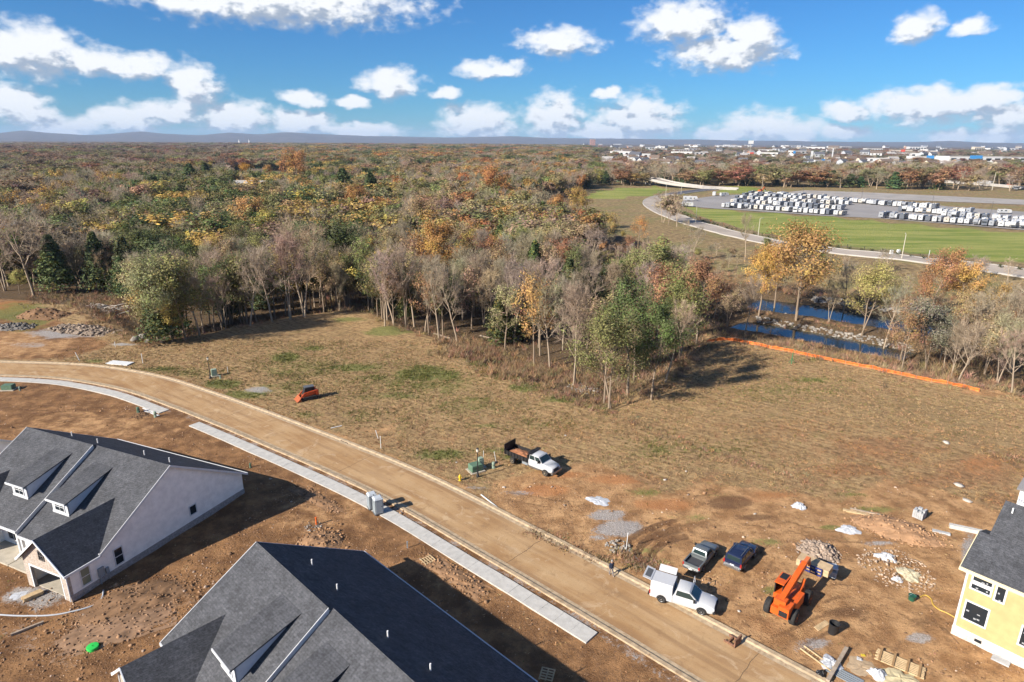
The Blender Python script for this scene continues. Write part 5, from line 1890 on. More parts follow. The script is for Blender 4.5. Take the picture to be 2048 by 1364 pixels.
def duplex(label, A, ang, rear_z=0.0):
    """two-unit house. x runs from the garage front to the rear, y from the right end to the left end (seen from the street corner)"""
    t = thing('duplex_house', label, 'house', A, R(ang))
    UR, ZR, S, DEL = 11.4, 8.2, 0.60, 0.34
    Wd, DZ = 10.8, 2 * S * DEL
    # the left unit's ridge stands a little higher and forward, so its front slope lies proud of the other
    RIDGE = ((UR, ZR), (UR - DEL, ZR + S * DEL))
    zu = lambda u, k: RIDGE[k][1] - S * abs(u - RIDGE[k][0])
    zf = lambda u: zu(u, 0)
    walls, skirt = MB(), MB()
    for k, (v0, v1) in enumerate(((0, Wd), (Wd + .001, 2 * Wd))):
        walls.poly_prism([(3.3, v0, -.7), (20.4, v0, -.7), (20.4, v0, zu(20.4, k) - .16), (RIDGE[k][0], v0, RIDGE[k][1] - .16), (3.3, v0, zu(3.3, k) - .16)], (0, v1 - v0, 0))
    w = walls.build('wall', M_SIDING, t)
    # brick skirt on the end wall
    for v in (-.05, 2 * Wd):
        skirt.box(3.35, 20.45, v, v + .05, -.75, .62)
    skirt.box(20.4, 20.45, 0, 2 * Wd, -.75, .62)
    skirt.build('brick_skirt', M_BRICKG, w)
    trim = MB()
    for k, (v0, v1) in enumerate(((0, Wd), (Wd, 2 * Wd))):
        ur, zr = RIDGE[k]
        a, b = v0 - (.32 if k == 0 else .03), v1 + (.32 if k == 1 else .0)
        for u1, vv0, vv1 in ((20.95, a, b), (3.0, a if k == 0 else 2 * Wd - 6.2, 6.2 if k == 0 else b), (2.2, 6.2 if k == 0 else a, b if k == 0 else 2 * Wd - 6.2)):
            r = MB()
            P0, P1 = (ur, vv0, zr), (u1, vv0, zu(u1, k))
            r.poly_prism([P0, P1, (u1, vv0, P1[2] - .16), (ur, vv0, P0[2] - .19)], (0, vv1 - vv0, 0))
            r.build('roof_slope', M_ROOF, t)
            sg = 1 if u1 > ur else -1
            trim.box(min(u1, u1 + sg * .09), max(u1, u1 + sg * .09), vv0, vv1, P1[2] - .22, P1[2] + .03)
        # rake boards on the end gables, the raised edge between the units
        for v, ex in ((a - .05, 0), (b, 1)):
            if k == 0 and ex == 1:
                continue
            mid = k == 1 and ex == 0
            for u1 in ((20.95, 3.0) if not mid else (2.2,)):
                hgt = .24 if not mid else DZ + .05
                trim.poly_prism([(ur, v, zr + .03), (u1, v, zu(u1, k) + .03), (u1, v, zu(u1, k) + .03 - hgt), (ur, v, zr + .03 - hgt)], (0, .05, 0))
    trim.build('trim', M_TRIM, t)
    # ridge caps
    rc = MB()
    for (v0, v1), (ur, zr) in zip(((-.3, Wd - .05), (Wd, 2 * Wd + .3)), RIDGE):
        rc.poly_prism([(ur - .22, v0, zr - .10), (ur, v0, zr + .045), (ur + .22, v0, zr - .10)], (0, v1 - v0, 0))
    rc.build('ridge_cap', M_ROOF, t)
    for side in (0, 1):
        fl = (lambda v: v) if side == 0 else (lambda v: 2 * Wd - v)
        dz = 0 if side == 0 else DZ

        def sp(p):
            return (p[0], fl(p[1]), p[2])
        # garage wing
        ze, za = 3.15, 5.85
        b = MB()
        front = [[(0, 0, -.7), (0, .95, -.7), (0, .95, 2.35), (0, 0, 2.35)], [(0, 5.2, -.7), (0, 6.1, -.7), (0, 6.1, 2.35), (0, 5.2, 2.35)],
                 [(0, 0, 2.35), (0, 6.1, 2.35), (0, 6.1, ze), (0, 3.05, za - .15), (0, 0, ze)]]
        for poly in front:
            b.poly_prism([sp(p) for p in poly], (.25, 0, 0))
        b.build('garage_front', M_BRICK, t)
        for v in (0, 5.95):
            b = MB()
            v0, v1 = sorted((fl(v), fl(v + .15)))
            b.box(.25, 3.3, v0, v1, -.7, ze - .1)
            b.build('garage_wall', M_SIDING, t)
        b = MB()
        v0, v1 = sorted((fl(-.05), fl(0)))
        b.box(0.0, 3.35, v0, v1, -.75, .62)
        b.build('brick_skirt', M_BRICKG, t)
        b = MB()
        v0, v1 = sorted((fl(.15), fl(5.95)))
        b.box(.26, 6.5, v0, v1, -.3, .05)
        b.box(3.32, 3.4, v0, v1, .05, 3.0)
        b.build('garage_floor', M_SLAB, t)
        b = MB()
        v0, v1 = sorted((fl(.8), fl(.95)))
        b.box(-.02, .2, v0, v1, 0, 2.45)
        v0, v1 = sorted((fl(5.2), fl(5.35)))
        b.box(-.02, .2, v0, v1, 0, 2.45)
        v0, v1 = sorted((fl(.8), fl(5.35)))
        b.box(-.025, .2, v0, v1, 2.35, 2.55)
        b.build('door_surround', M_TRIM, t)
        ub = UR - (ZR + dz - za) / S
        for v_e, v_in in ((-.34, 3.05), (6.44, 3.05)):
            ue = UR - (ZR + dz - (ze - .02)) / S
            zE = ze - .12
            poly = [(-.35, v_e, zE), (-.35, v_in, za), (ub + .3, v_in, za), (ue + .1, v_e, zE)]
            r = MB()
            r.poly_prism([sp(p) for p in poly], (0, 0, -.14))
            r.build('wing_roof', M_ROOF, t)
            r = MB()
            r.poly_prism([sp(p) for p in ((-.42, v_e, zE + .02), (-.42, v_in, za + .02), (-.42, v_in, za - .22), (-.42, v_e, zE - .22))], (.07, 0, 0))
            vv = sorted((fl(v_e), fl(v_e + (.08 if v_e > 0 else -.08))))
            r.box(-.42, ue, vv[0], vv[1], zE - .2, zE + .02)
            r.build('gutter', M_GUTTER, t)
        window(t, (0, fl(3.05), 4.0), .75, 1.0, 'x', out=-1, mframe=mat('dark_frame', (.10, .09, .085), .6))
        b = MB()
        y = fl(.02)
        b.tube([(-.06, y, 3.0), (-.06, y, .5), (-.12, y, .1)], .05, 6)
        b.build('downspout', M_GUTTER, t)
        # dormer with long tapering cheeks
        v0, v1 = 6.5, 8.9
        u0, zt = 4.9, 5.95 + dz
        sl = .27
        um = (zt - sl * u0 - ZR - dz + S * UR) / (S - sl)
        b = MB()
        for v in (v0, v1 - .12):
            b.poly_prism([sp(p) for p in ((u0, v, zf(u0) + dz - .3), (u0, v, zt - .12), (um, v, zt + sl * (um - u0) - .12), (um, v, zf(um) + dz - .3))], (0, .12 if side == 0 else -.12, 0))
        y0, y1 = sorted((fl(v0), fl(v1)))
        b.box(u0, u0 + .12, y0, y1, zf(u0) + dz - .3, zt - .12)
        dm = b.build('dormer', mat('dormer_siding', (0.68, 0.68, 0.69), .6, var=.05), t)
        b = MB()
        q0, q1 = sorted((fl(v0 - .25), fl(v1 + .25)))
        b.poly_prism([(u0 - .35, q0, zt - sl * .35), (um + .25, q0, zt + sl * (um + .25 - u0)), (um + .25, q0, zt + sl * (um + .25 - u0) - .12), (u0 - .35, q0, zt - sl * .35 - .12)], (0, q1 - q0, 0))
        b.build('dormer_roof', M_ROOFD, dm)
        b = MB()
        b.box(u0 - .42, u0 - .35, q0, q1, zt - sl * .35 - .2, zt - sl * .35 + .02)
        b.build('dormer_fascia', M_TRIM, dm)
        b = MB()
        b.box(u0 - .05, u0, y0 - .02, y1 + .02, zf(u0) + dz - .02, zf(u0) + dz + .16)
        b.build('dormer_sill', M_TRIM, dm)
        window(t, (u0, fl((v0 + v1) / 2), zt - .85), 1.5, 1.05, 'x', cols=2, rows=2, out=-1)
        # porch with door and window
        window(t, (3.3, fl(8.0), 1.5), 1.8, 1.7, 'x', cols=2, rows=2, out=-1)
        b = MB()
        q = sorted((fl(9.5), fl(10.45)))
        b.box(3.22, 3.31, q[0], q[1], .1, 2.2)
        b.build('door', M_TRIM, t)
        b = MB()
        q = sorted((fl(6.15), fl(10.75)))
        b.box(.9, 3.3, q[0], q[1], -.4, .12)
        b.build('porch_slab', M_SLAB, t)
        b = MB()
        q = fl(10.5)
        b.box(2.3, 2.55, q - .12, q + .12, .1, 2.6)
        b.build('porch_post', M_TRIM, t)
        # end wall windows
        ve, ot = (0, -1) if side == 0 else (2 * Wd, 1)
        window(t, (13.4, ve, 1.85), .95, 1.15, 'y', cols=1, rows=1, out=ot)
        window(t, (4.8, ve, 1.72), .95, 1.8, 'y', cols=1, rows=2, out=ot)
        window(t, (1.55, ve, 1.72), .95, 1.8, 'y', M_CLEAR, cols=1, rows=2, out=ot)
        for v in ((2.4, 6.6) if side == 0 else (3.6, 8.0)):
            b = MB()
            u = UR + rng.uniform(1.6, 2.4)
            z = zu(u, side)
            b.tube([(u, fl(v), z - .1), (u, fl(v), z + .55)], .06, 8)
            b.build('vent_pipe', M_PIPE, t)
    b = MB()
    b.box(2.6, 3.15, -.22, -.05, .8, 1.7)
    b.box(3.3, 3.6, -.2, -.05, .75, 1.35)
    b.build('meter_box', M_STEEL, t)
    b = MB()
    b.tube([(2.7, -.15, .8), (2.7, -.15, -.3)], .06, 6)
    b.build('conduit', M_STEEL, t)
    return t


H1 = at(145, 1205)
duplex('white duplex house with garage wing facing the foreground and white end wall', (H1[0], H1[1], 0.05), 67.0)
duplex('duplex house in the foreground showing mostly its grey shingle roof', (-12.75, 22.1, 0.0), 46.2)
H3 = at(44, 884, 2.6)
_u3 = np.array([math.cos(R(84)), math.sin(R(84))])
duplex('white duplex cut off by the left picture edge behind the first roof', (H3[0] - _u3[0] * 20.7, H3[1] - _u3[1] * 20.7, 0.0), 84.0)


def text_mesh(cu, m, parent):
    """turn a text curve into a plain mesh object"""
    tmp = bpy.data.objects.new('lettering_curve', cu)
    C.objects.link(tmp)
    dg = bpy.context.evaluated_depsgraph_get()
    me = bpy.data.meshes.new_from_object(tmp.evaluated_get(dg))
    bpy.data.objects.remove(tmp)
    me.materials.clear()
    return link('lettering', me, m, parent)


def yellow_house():
    B = at(1903, 1266)
    t = thing('yellow_house', 'yellow sided two-storey house with dark roof at the right edge', 'house', (B[0], B[1], 0), R(-50))
    # x along the street front to the right, y away from the street
    M_Y = lined('yellow_siding', (0.50, 0.365, 0.170), 'Z', 0.16)
    M_FB = brickmat('foundation_brick', (0.52, 0.47, 0.41), (0.62, 0.57, 0.50), (0.50, 0.46, 0.41), 1.6)
    L, D1, ZE = 14.0, 5.2, 6.75
    b = MB()
    b.box(-.06, L, -.06, D1 + 6, -.8, .85)
    b.build('foundation', M_FB, t)
    b = MB()
    b.box(0, L, 0, D1, .85, ZE)
    b.box(.6, L, D1, D1 + 5.6, .85, ZE + .3)
    w = b.build('wall', M_Y, t)
    b = MB()
    for x in (-.03, L - .1):
        b.box(x, x + .16, -.04, .12, .85, ZE)
    b.box(-.04, .0, 0, .14, .85, ZE)
    b.box(-.05, L, -.05, 0, .78, .92)
    b.build('corner_board', M_TRIM, w)
    # front roof, then the taller roof behind
    b = MB()
    b.poly_prism([(-.45, -.55, ZE - .05), (-.45, 3.2, ZE + 1.75), (-.45, D1 + .4, ZE + .9), (-.45, D1 + .4, ZE + .72), (-.45, 3.2, ZE + 1.55), (-.45, -.55, ZE - .25)], (L + .9, 0, 0))
    b.build('roof', M_ROOF, t)
    b = MB()
    b.box(-.5, L + .5, -.63, -.55, ZE - .3, ZE)
    b.poly_prism([(-.5, -.55, ZE - .03), (-.5, 3.2, ZE + 1.77), (-.5, 3.2, ZE + 1.52), (-.5, -.55, ZE - .28)], (.05, 0, 0))
    b.build('fascia', mat('cream_trim', (0.70, 0.60, 0.38), .6), t)
    b = MB()
    x0 = .25
    b.poly_prism([(x0, 2.9, ZE + 1.5), (x0, 6.3, ZE + 3.85), (x0, 11.2, ZE + .6), (x0, 11.2, ZE + .4), (x0, 6.3, ZE + 3.65), (x0, 2.9, ZE + 1.3)], (L - x0 + .5, 0, 0))
    b.build('roof', M_ROOF, t)
    b = MB()
    b.poly_prism([(.5, D1 - .2, ZE), (.5, D1 - .2, ZE + 2.7), (.5, 6.3, ZE + 3.5), (.5, 10.8, ZE + .5), (.5, 10.8, .9), (.5, D1 - .2, .9)], (.12, 0, 0))
    b.build('wall', M_Y, t)
    b = MB()
    b.tube([(1.0, 5.5, ZE + 3.1), (1.0, 5.5, ZE + 3.75)], .06, 8)
    b.build('vent_pipe', M_PIPE, t)

    M_STICK = mat('sticker_grey', (.30, .31, .32), .6)

    def win(x0, x1, z0, z1):
        o = window(t, ((x0 + x1) / 2, 0, (z0 + z1) / 2), x1 - x0, z1 - z0, 'y', cols=1, rows=1, out=-1, frame=.13)
        for _ in range(int((x1 - x0) * (z1 - z0) * 1.1) + 1):
            s = MB()
            w_, h_ = rng.uniform(.10, .22), rng.uniform(.08, .15)
            a, c = rng.uniform(x0 + .15, x1 - .4), rng.uniform(z0 + .15, z1 - .32)
            s.box(a, a + w_, -.05, -.045, c, c + h_)
            s.build('sticker', M_STICK, o)
    win(.38, 1.92, 5.62, 6.32)
    win(.38, 1.92, 4.86, 5.54)
    win(2.04, 2.84, 4.72, 6.28)
    win(.36, 2.12, 1.85, 3.75)
    win(4.6, 5.6, 4.6, 6.2)
    win(4.2, 5.9, 1.85, 3.75)
    for x in (1.6, 6.0):
        b = MB()
        b.box(x, x + .5, -.09, -.05, .35, .62)
        b.build('crawl_vent', M_GLASS, t)
    # printed house wrap on the gable that stands up behind the roof
    b = MB()
    b.box(.15, 6.0, 12.3, 12.45, 1.0, ZE + 2.55)
    wr = b.build('house_wrap', mat('house_wrap', (.62, .62, .62), .6), t)
    b = MB()
    b.poly_prism([(-.1, 12.2, ZE + 2.56), (6.3, 12.2, ZE + 2.56), (6.3, 16.0, ZE + 3.6), (-.1, 16.0, ZE + 3.6)], (0, 0, .15))
    b.build('roof', mat('grey_felt', (.20, .19, .19), .9), t)
    cu = bpy.data.curves.new('lettering', 'FONT')
    cu.body = 'FNC! BE'
    cu.size = .42
    cu.extrude = .004
    o = text_mesh(cu, mat('ink_navy', (.03, .04, .12), .6), wr)
    o.location = (.2, 12.285, ZE + 1.42)
    o.rotation_euler = (R(90), 0, 0)
    for x in (.75, 1.7):
        b = MB()
        for a0 in (20, 200):
            pts = [(x + .2 * math.cos(R(a0 + a)), 12.285, ZE + 2.05 + .2 * math.sin(R(a0 + a))) for a in range(0, 150, 25)]
            for p, q in zip(pts[:-1], pts[1:]):
                b.beam(p, q, .012, .1)
        b.build('red_emblem', mat('ink_red', (.6, .03, .03), .6), wr)


yellow_house()


# ------------------------------------------------------------------ vehicles (x forward, y to the left, z up)
M_TYRE = mat('tyre_rubber', (0.025, 0.024, 0.023), 0.9, var=0.3, vscale=4, dirt=(0.16, 0.10, 0.06), dirt_amt=0.15)
M_RIM = mat('wheel_rim', (0.45, 0.45, 0.44), 0.4, metal=0.6)
M_CHROME = mat('chrome', (0.32, 0.32, 0.32), 0.35, metal=0.8)
M_BLACK = mat('black_plastic', (0.02, 0.02, 0.021), 0.55)
M_CGLASS = mat('car_glass', (0.02, 0.035, 0.035), 0.06, spec=0.7)
M_RED = mat('red_lamp', (0.35, 0.02, 0.02), 0.3)
M_LAMP = mat('headlamp', (0.62, 0.63, 0.62), 0.15)
M_PLATE = mat('number_plate', (0.7, 0.7, 0.68), 0.5)


def wheels(t, xs, half, r, w, rim=None, name='wheel', rim_r=.58):
    for x in xs:
        for s in (1, -1):
            o = MB().wheel((0, 0, 0), r, w).build(name, M_TYRE, t, smooth=True, loc=(x, s * half, r))
            b = MB()
            ys = s * (w / 2)
            n = 14
            b.loft([[(rr * r * math.cos(2 * math.pi * k / n), yy, rr * r * math.sin(2 * math.pi * k / n)) for k in range(n)] for rr, yy in ((rim_r, ys - s * .02), (rim_r, ys + s * .012), (rim_r * .8, ys - s * .03), (.16, ys - s * .03), (.12, ys + s * .03))])
            b.build('rim', rim or M_RIM, o, smooth=True)


def ring(x, w, zb, zs, zt, tum=.06, rnd=.08):
    """car cross-section at x: sill zb, shoulder zs, top zt"""
    return [(x, -w + .04, zb), (x, -w, zb + .12), (x, -w, zs - rnd), (x, -w + tum, zs), (x, -w + tum + rnd, zt), (x, w - tum - rnd, zt), (x, w - tum, zs), (x, w, zs - rnd), (x, w, zb + .12), (x, w - .04, zb)]


def cab_ring(x0, wl, zl, wt, zt, xt=None):
    return [(x0, -wl, zl), (x0 if xt is None else xt, -wt, zt), (x0 if xt is None else xt, wt, zt), (x0, wl, zl)]


def cabin(t, m, xb, xbt, xft, xf, wl, wt, zl, zt, doors=1, glass=True):
    """greenhouse from the back foot xb and roof back xbt to roof front xft and windscreen foot xf"""
    b = MB()
    A, B, Cc, D = (xb, zl), (xbt, zt), (xft, zt), (xf, zl)
    P = lambda q, w, s: (q[0], s * w, q[1])
    vs = []
    for s in (-1, 1):
        vs += [P(A, wl, s), P((xbt, zt - .07), wt + .05, s), P((xft, zt - .07), wt + .05, s), P(D, wl, s), P((xbt + .1, zt), wt - .08, s), P((xft - .1, zt), wt - .08, s)]
    b.add(vs, [(0, 1, 2, 3), (9, 8, 7, 6), (1, 4, 5, 2), (8, 11, 10, 7), (4, 10, 11, 5), (0, 6, 7, 1), (1, 7, 10, 4), (3, 2, 8, 9), (2, 5, 11, 8)])
    cab = b.build('cabin', m, t, smooth=True)
    if not glass:
        return cab

    def patch(name, pts, off):
        q = MB()
        c = Vector((0, 0, 0))
        pts = [Vector(p) for p in pts]
        for p in pts:
            c += p / len(pts)
        q.poly_prism([c + (p - c) + Vector(off) for p in pts], -Vector(off) * .6)
        q.build(name, M_CGLASS, cab)
    L = lambda p, q, u: tuple(a + (b_ - a) * u for a, b_ in zip(p, q))
    z0, z1 = .12, .90
    f0, f1 = P(D, wl, -1), P((xft, zt - .07), wt + .05, -1)
    g0, g1 = P(D, wl, 1), P((xft, zt - .07), wt + .05, 1)
    patch('windscreen', [L(L(f0, g0, .05), L(f1, g1, .06), z0), L(L(f0, g0, .95), L(f1, g1, .94), z0), L(L(f0, g0, .95), L(f1, g1, .94), z1), L(L(f0, g0, .05), L(f1, g1, .06), z1)], (.03, 0, .02))
    f0, f1 = P(A, wl, -1), P((xbt, zt - .07), wt + .05, -1)
    g0, g1 = P(A, wl, 1), P((xbt, zt - .07), wt + .05, 1)
    patch('rear_window', [L(L(f0, g0, .1), L(f1, g1, .1), .22), L(L(f0, g0, .9), L(f1, g1, .9), .22), L(L(f0, g0, .9), L(f1, g1, .9), .86), L(L(f0, g0, .1), L(f1, g1, .1), .86)], (-.03, 0, .01))
    for s in (-1, 1):
        lo0, lo1 = P(A, wl, s), P(D, wl, s)
        hi0, hi1 = P((xbt, zt - .07), wt + .05, s), P((xft, zt - .07), wt + .05, s)
        n = doors
        for i in range(n):
            u0, u1 = (i + .07) / n, (i + .93) / n
            patch('side_window', [L(L(lo0, lo1, u0), L(hi0, hi1, u0), .16), L(L(lo0, lo1, u1), L(hi0, hi1, u1), .16), L(L(lo0, lo1, u1), L(hi0, hi1, u1), .88), L(L(lo0, lo1, u0), L(hi0, hi1, u0), .88)], (0, s * .025, .005))
    return cab


def small(t, name, m, *boxes, parent=None):
    for bx in boxes:
        MB().box(*bx).build(name, m, parent or t)


def pickup(name, label, p, ang, m, W=.98, L0=-2.85, L1=2.85, cab=(-.75, -.55, .62, 1.45), doors=1, zl=1.14, zt=1.82, wheel_x=(-1.78, 1.78), r=.38, bedz=1.12, cap=False, hood=1.08):
    t = thing(name, label, 'pickup truck', p, ang)
    zb = .38
    b = MB()
    xb = cab[0] - .06
    b.loft([ring(xb, W, zb, zl - .04, zl + .0), ring(0.2, W, zb, zl - .03, zl + .01), ring(cab[3], W, zb, zl - .04, zl + .02), ring(cab[3] + .5, W * .985, zb, hood, hood + .06), ring(L1 - .35, W * .96, zb, hood - .06, hood + .01), ring(L1 - .06, W * .90, zb + .08, hood - .16, hood - .1)])
    body = b.build('body', m, t, smooth=True)
    # bed: floor and walls
    b = MB()
    b.box(L0, xb - .03, -W + .06, W - .06, zb + .1, .72)
    for s in (-1, 1):
        y0, y1 = sorted((s * W, s * (W - .12)))
        b.box(L0, xb - .03, y0, y1, zb + .02, bedz)
    b.box(xb - .13, xb - .03, -W + .12, W - .12, .72, bedz)
    bed = b.build('bed', m, t)
    small(t, 'bed_liner', mat('bed_liner', (.05, .05, .055), .8, dirt=(.10, .08, .06), dirt_amt=.2), (L0 + .05, xb - .14, -W + .13, W - .13, .73, .75), parent=bed)
    small(t, 'tailgate', m, (L0 - .05, L0 + .03, -W + .04, W - .04, zb + .1, bedz - .02))
    cabin(t, m, *cab, W - .07, W - .24, zl - .01, zt, doors)
    small(t, 'bumper', M_CHROME if not cap else M_BLACK, (L1 - .14, L1 + .06, -W * .93, W * .93, .42, .66), (L0 - .2, L0 - .06, -W * .92, W * .92, .42, .60))
    small(t, 'grille', M_BLACK, (L1 - .06, L1 + .0, -W * .52, W * .52, .70, hood - .17))
    for s in (-1, 1):
        y0, y1 = sorted((s * W * .55, s * W * .88))
        small(t, 'headlight', M_LAMP, (L1 - .09, L1 - .02, y0, y1, .72, hood - .17))
        y0, y1 = sorted((s * (W - .13), s * (W + .012)))
        small(t, 'taillight', M_RED, (L0 - .07, L0 + .03, y0, y1, .66, bedz - .04))
        y0, y1 = sorted((s * (W + .0), s * (W + .22)))
        small(t, 'mirror', M_BLACK, (cab[3] - .42, cab[3] - .28, y0, y1, zl + .02, zl + .26))
        for xw in wheel_x:       # wheel arches
            a = MB()
            pr = [(xw + r * 1.22 * math.cos(R(q)), r + r * 1.22 * math.sin(R(q))) for q in range(0, 181, 20)]
            a.poly_prism([(x, s * (W + .004), z) for x, z in pr], (0, -s * .10, 0))
            a.build('wheel_arch', M_BLACK, t)
    small(t, 'number_plate', M_PLATE, (L0 - .21, L0 - .19, -.16, .16, .46, .60))
    wheels(t, wheel_x, W - .10, r, .25)
    return t


def heading(p0, p1):
    a, b = at(*p0), at(*p1)
    return math.atan2(b[1] - a[1], b[0] - a[0])


PAINT = dict(coat=.35)
M_WHITE = mat('white_paint', (0.50, 0.50, 0.50), 0.35, dirt=(.40, .33, .25), dirt_amt=.10, **PAINT)
M_SILVER = mat('silver_paint', (0.17, 0.185, 0.185), 0.32, metal=.35, **PAINT)
M_NAVY = mat('navy_paint', (0.014, 0.022, 0.055), 0.25, **PAINT)
M_ORANGE = mat('orange_paint', (0.62, 0.105, 0.015), 0.45, var=.12, vscale=3, dirt=(.40, .16, .06), dirt_amt=.10)

# white pickup with a box cap, its doors and hatch standing open
a0, a1 = at(1315, 1212), at(1418, 1245)
hd = math.atan2(a1[1] - a0[1], a1[0] - a0[0])
wp = pickup('cap_pickup', 'white pickup with camper shell, hatch and doors open, parked on the kerb', (at(1366, 1206)[0], at(1366, 1206)[1], .06), hd, M_WHITE, cap=True, zt=1.86)
b = MB()
b.loft([[(x, -.97, 1.13), (x, -.93, 1.86), (x, -.78, 1.98), (x, .78, 1.98), (x, .93, 1.86), (x, .97, 1.13)] for x in (-2.86, -.88)])
cp = b.build('camper_shell', M_WHITE, wp, smooth=True)
b = MB()
b.add([(-2.86, -.86, 1.98), (-2.86, .86, 1.98), (-3.65, .86, 2.12), (-3.65, -.86, 2.12), (-2.86, -.86, 2.03), (-2.86, .86, 2.03), (-3.65, .86, 2.17), (-3.65, -.86, 2.17)], [(0, 1, 2, 3), (7, 6, 5, 4), (0, 4, 5, 1), (1, 5, 6, 2), (2, 6, 7, 3), (3, 7, 4, 0)])
ht = b.build('hatch', M_WHITE, wp)
b = MB()
b.add([(-3.0, -.6, 2.075), (-3.0, .6, 2.075), (-3.5, .6, 2.163), (-3.5, -.6, 2.163)], [(0, 1, 2, 3)])
b.build('hatch_glass', mat('wire_glass', (.10, .10, .10), .3), ht)
b = MB()
b.add([(-2.6, .95, 1.93), (-1.0, .95, 1.93), (-1.0, 1.55, 2.22), (-2.6, 1.55, 2.22), (-2.6, .95, 1.97), (-1.0, .95, 1.97), (-1.0, 1.55, 2.26), (-2.6, 1.55, 2.26)], [(0, 1, 2, 3), (7, 6, 5, 4), (0, 4, 5, 1), (1, 5, 6, 2), (2, 6, 7, 3), (3, 7, 4, 0)])
b.build('side_lid', M_WHITE, wp)
b = MB()
b.obox((.62, 1.62, .78), (.07, 1.25, .72), rz=R(8))
dr = b.build('open_door', M_WHITE, wp)
b = MB()
for p, q in (((.60, 1.05, 1.14), (.56, 1.2, 1.72)), ((.56, 1.2, 1.72), (.52, 1.9, 1.70)), ((.52, 1.9, 1.70), (.53, 2.2, 1.14))):
    b.beam(p, q, .05, .06)
b.build('door_frame', M_WHITE, dr)

# silver pickup and navy SUV side by side
q0, q1 = at(1392, 1135), at(1425, 1100)
pickup('silver_pickup', 'small silver pickup with empty open bed, left of the dark blue SUV', (*at(1402, 1122)[:2], 0.04), heading((1392, 1141), (1424, 1104)), M_SILVER, W=.86, L0=-2.45, L1=2.4, cab=(-.75, -.55, .35, 1.0), zl=1.02, zt=1.62, wheel_x=(-1.5, 1.52), r=.34, bedz=1.0, hood=.98)


def suv():
    t = thing('suv', 'dark blue SUV parked beside the silver pickup', 'car', (*at(1481, 1121)[:2], 0.04), heading((1470, 1143), (1502, 1105)))
    W, zb, zl, zt = .90, .36, 1.02, 1.70
    b = MB()
    b.loft([ring(-2.25, W * .95, zb + .05, .9, 1.0), ring(-2.15, W, zb, zl - .04, zl), ring(.8, W, zb, zl - .04, zl + .01), ring(1.2, W * .98, zb, .96, 1.02), ring(2.05, W * .95, zb, .88, .95), ring(2.28, W * .88, zb + .06, .78, .84)])
    b.build('body', M_NAVY, t, smooth=True)
    cabin(t, M_NAVY, -2.16, -2.0, .25, .92, W - .05, W - .20, zl - .01, zt, 3)
    for s in (-1, 1):
        b = MB()
        b.tube([(-1.8, s * .58, zt + .03), (-1.7, s * .58, zt + .08), (0, s * .58, zt + .08), (.1, s * .58, zt + .03)], .025, 6)
        b.build('roof_rail', M_CHROME, t)
        y0, y1 = sorted((s * (W - .14), s * (W + .01)))
        small(t, 'taillight', M_RED, (-2.28, -2.18, y0, y1, .72, 1.06))
        y0, y1 = sorted((s * W, s * (W + .2)))
        small(t, 'mirror', M_NAVY, (.55, .7, y0, y1, 1.04, 1.24))
        y0, y1 = sorted((s * W * .5, s * W * .85))
        small(t, 'headlight', M_LAMP, (2.17, 2.28, y0, y1, .66, .80))
        for xw in (-1.35, 1.4):
            a = MB()
            a.poly_prism([(xw + .44 * math.cos(R(q)), s * (W + .004), .36 + .44 * math.sin(R(q))) for q in range(0, 181, 20)], (0, -s * .1, 0))
            a.build('wheel_arch', M_BLACK, t)
    small(t, 'bumper', M_CHROME, (-2.42, -2.2, -.84, .84, .40, .60), (2.2, 2.36, -.8, .8, .40, .58))
    small(t, 'number_plate', M_PLATE, (-2.30, -2.27, -.2, .2, .68, .80))
    wheels(t, (-1.35, 1.4), W - .1, .36, .24)
    return t


suv()


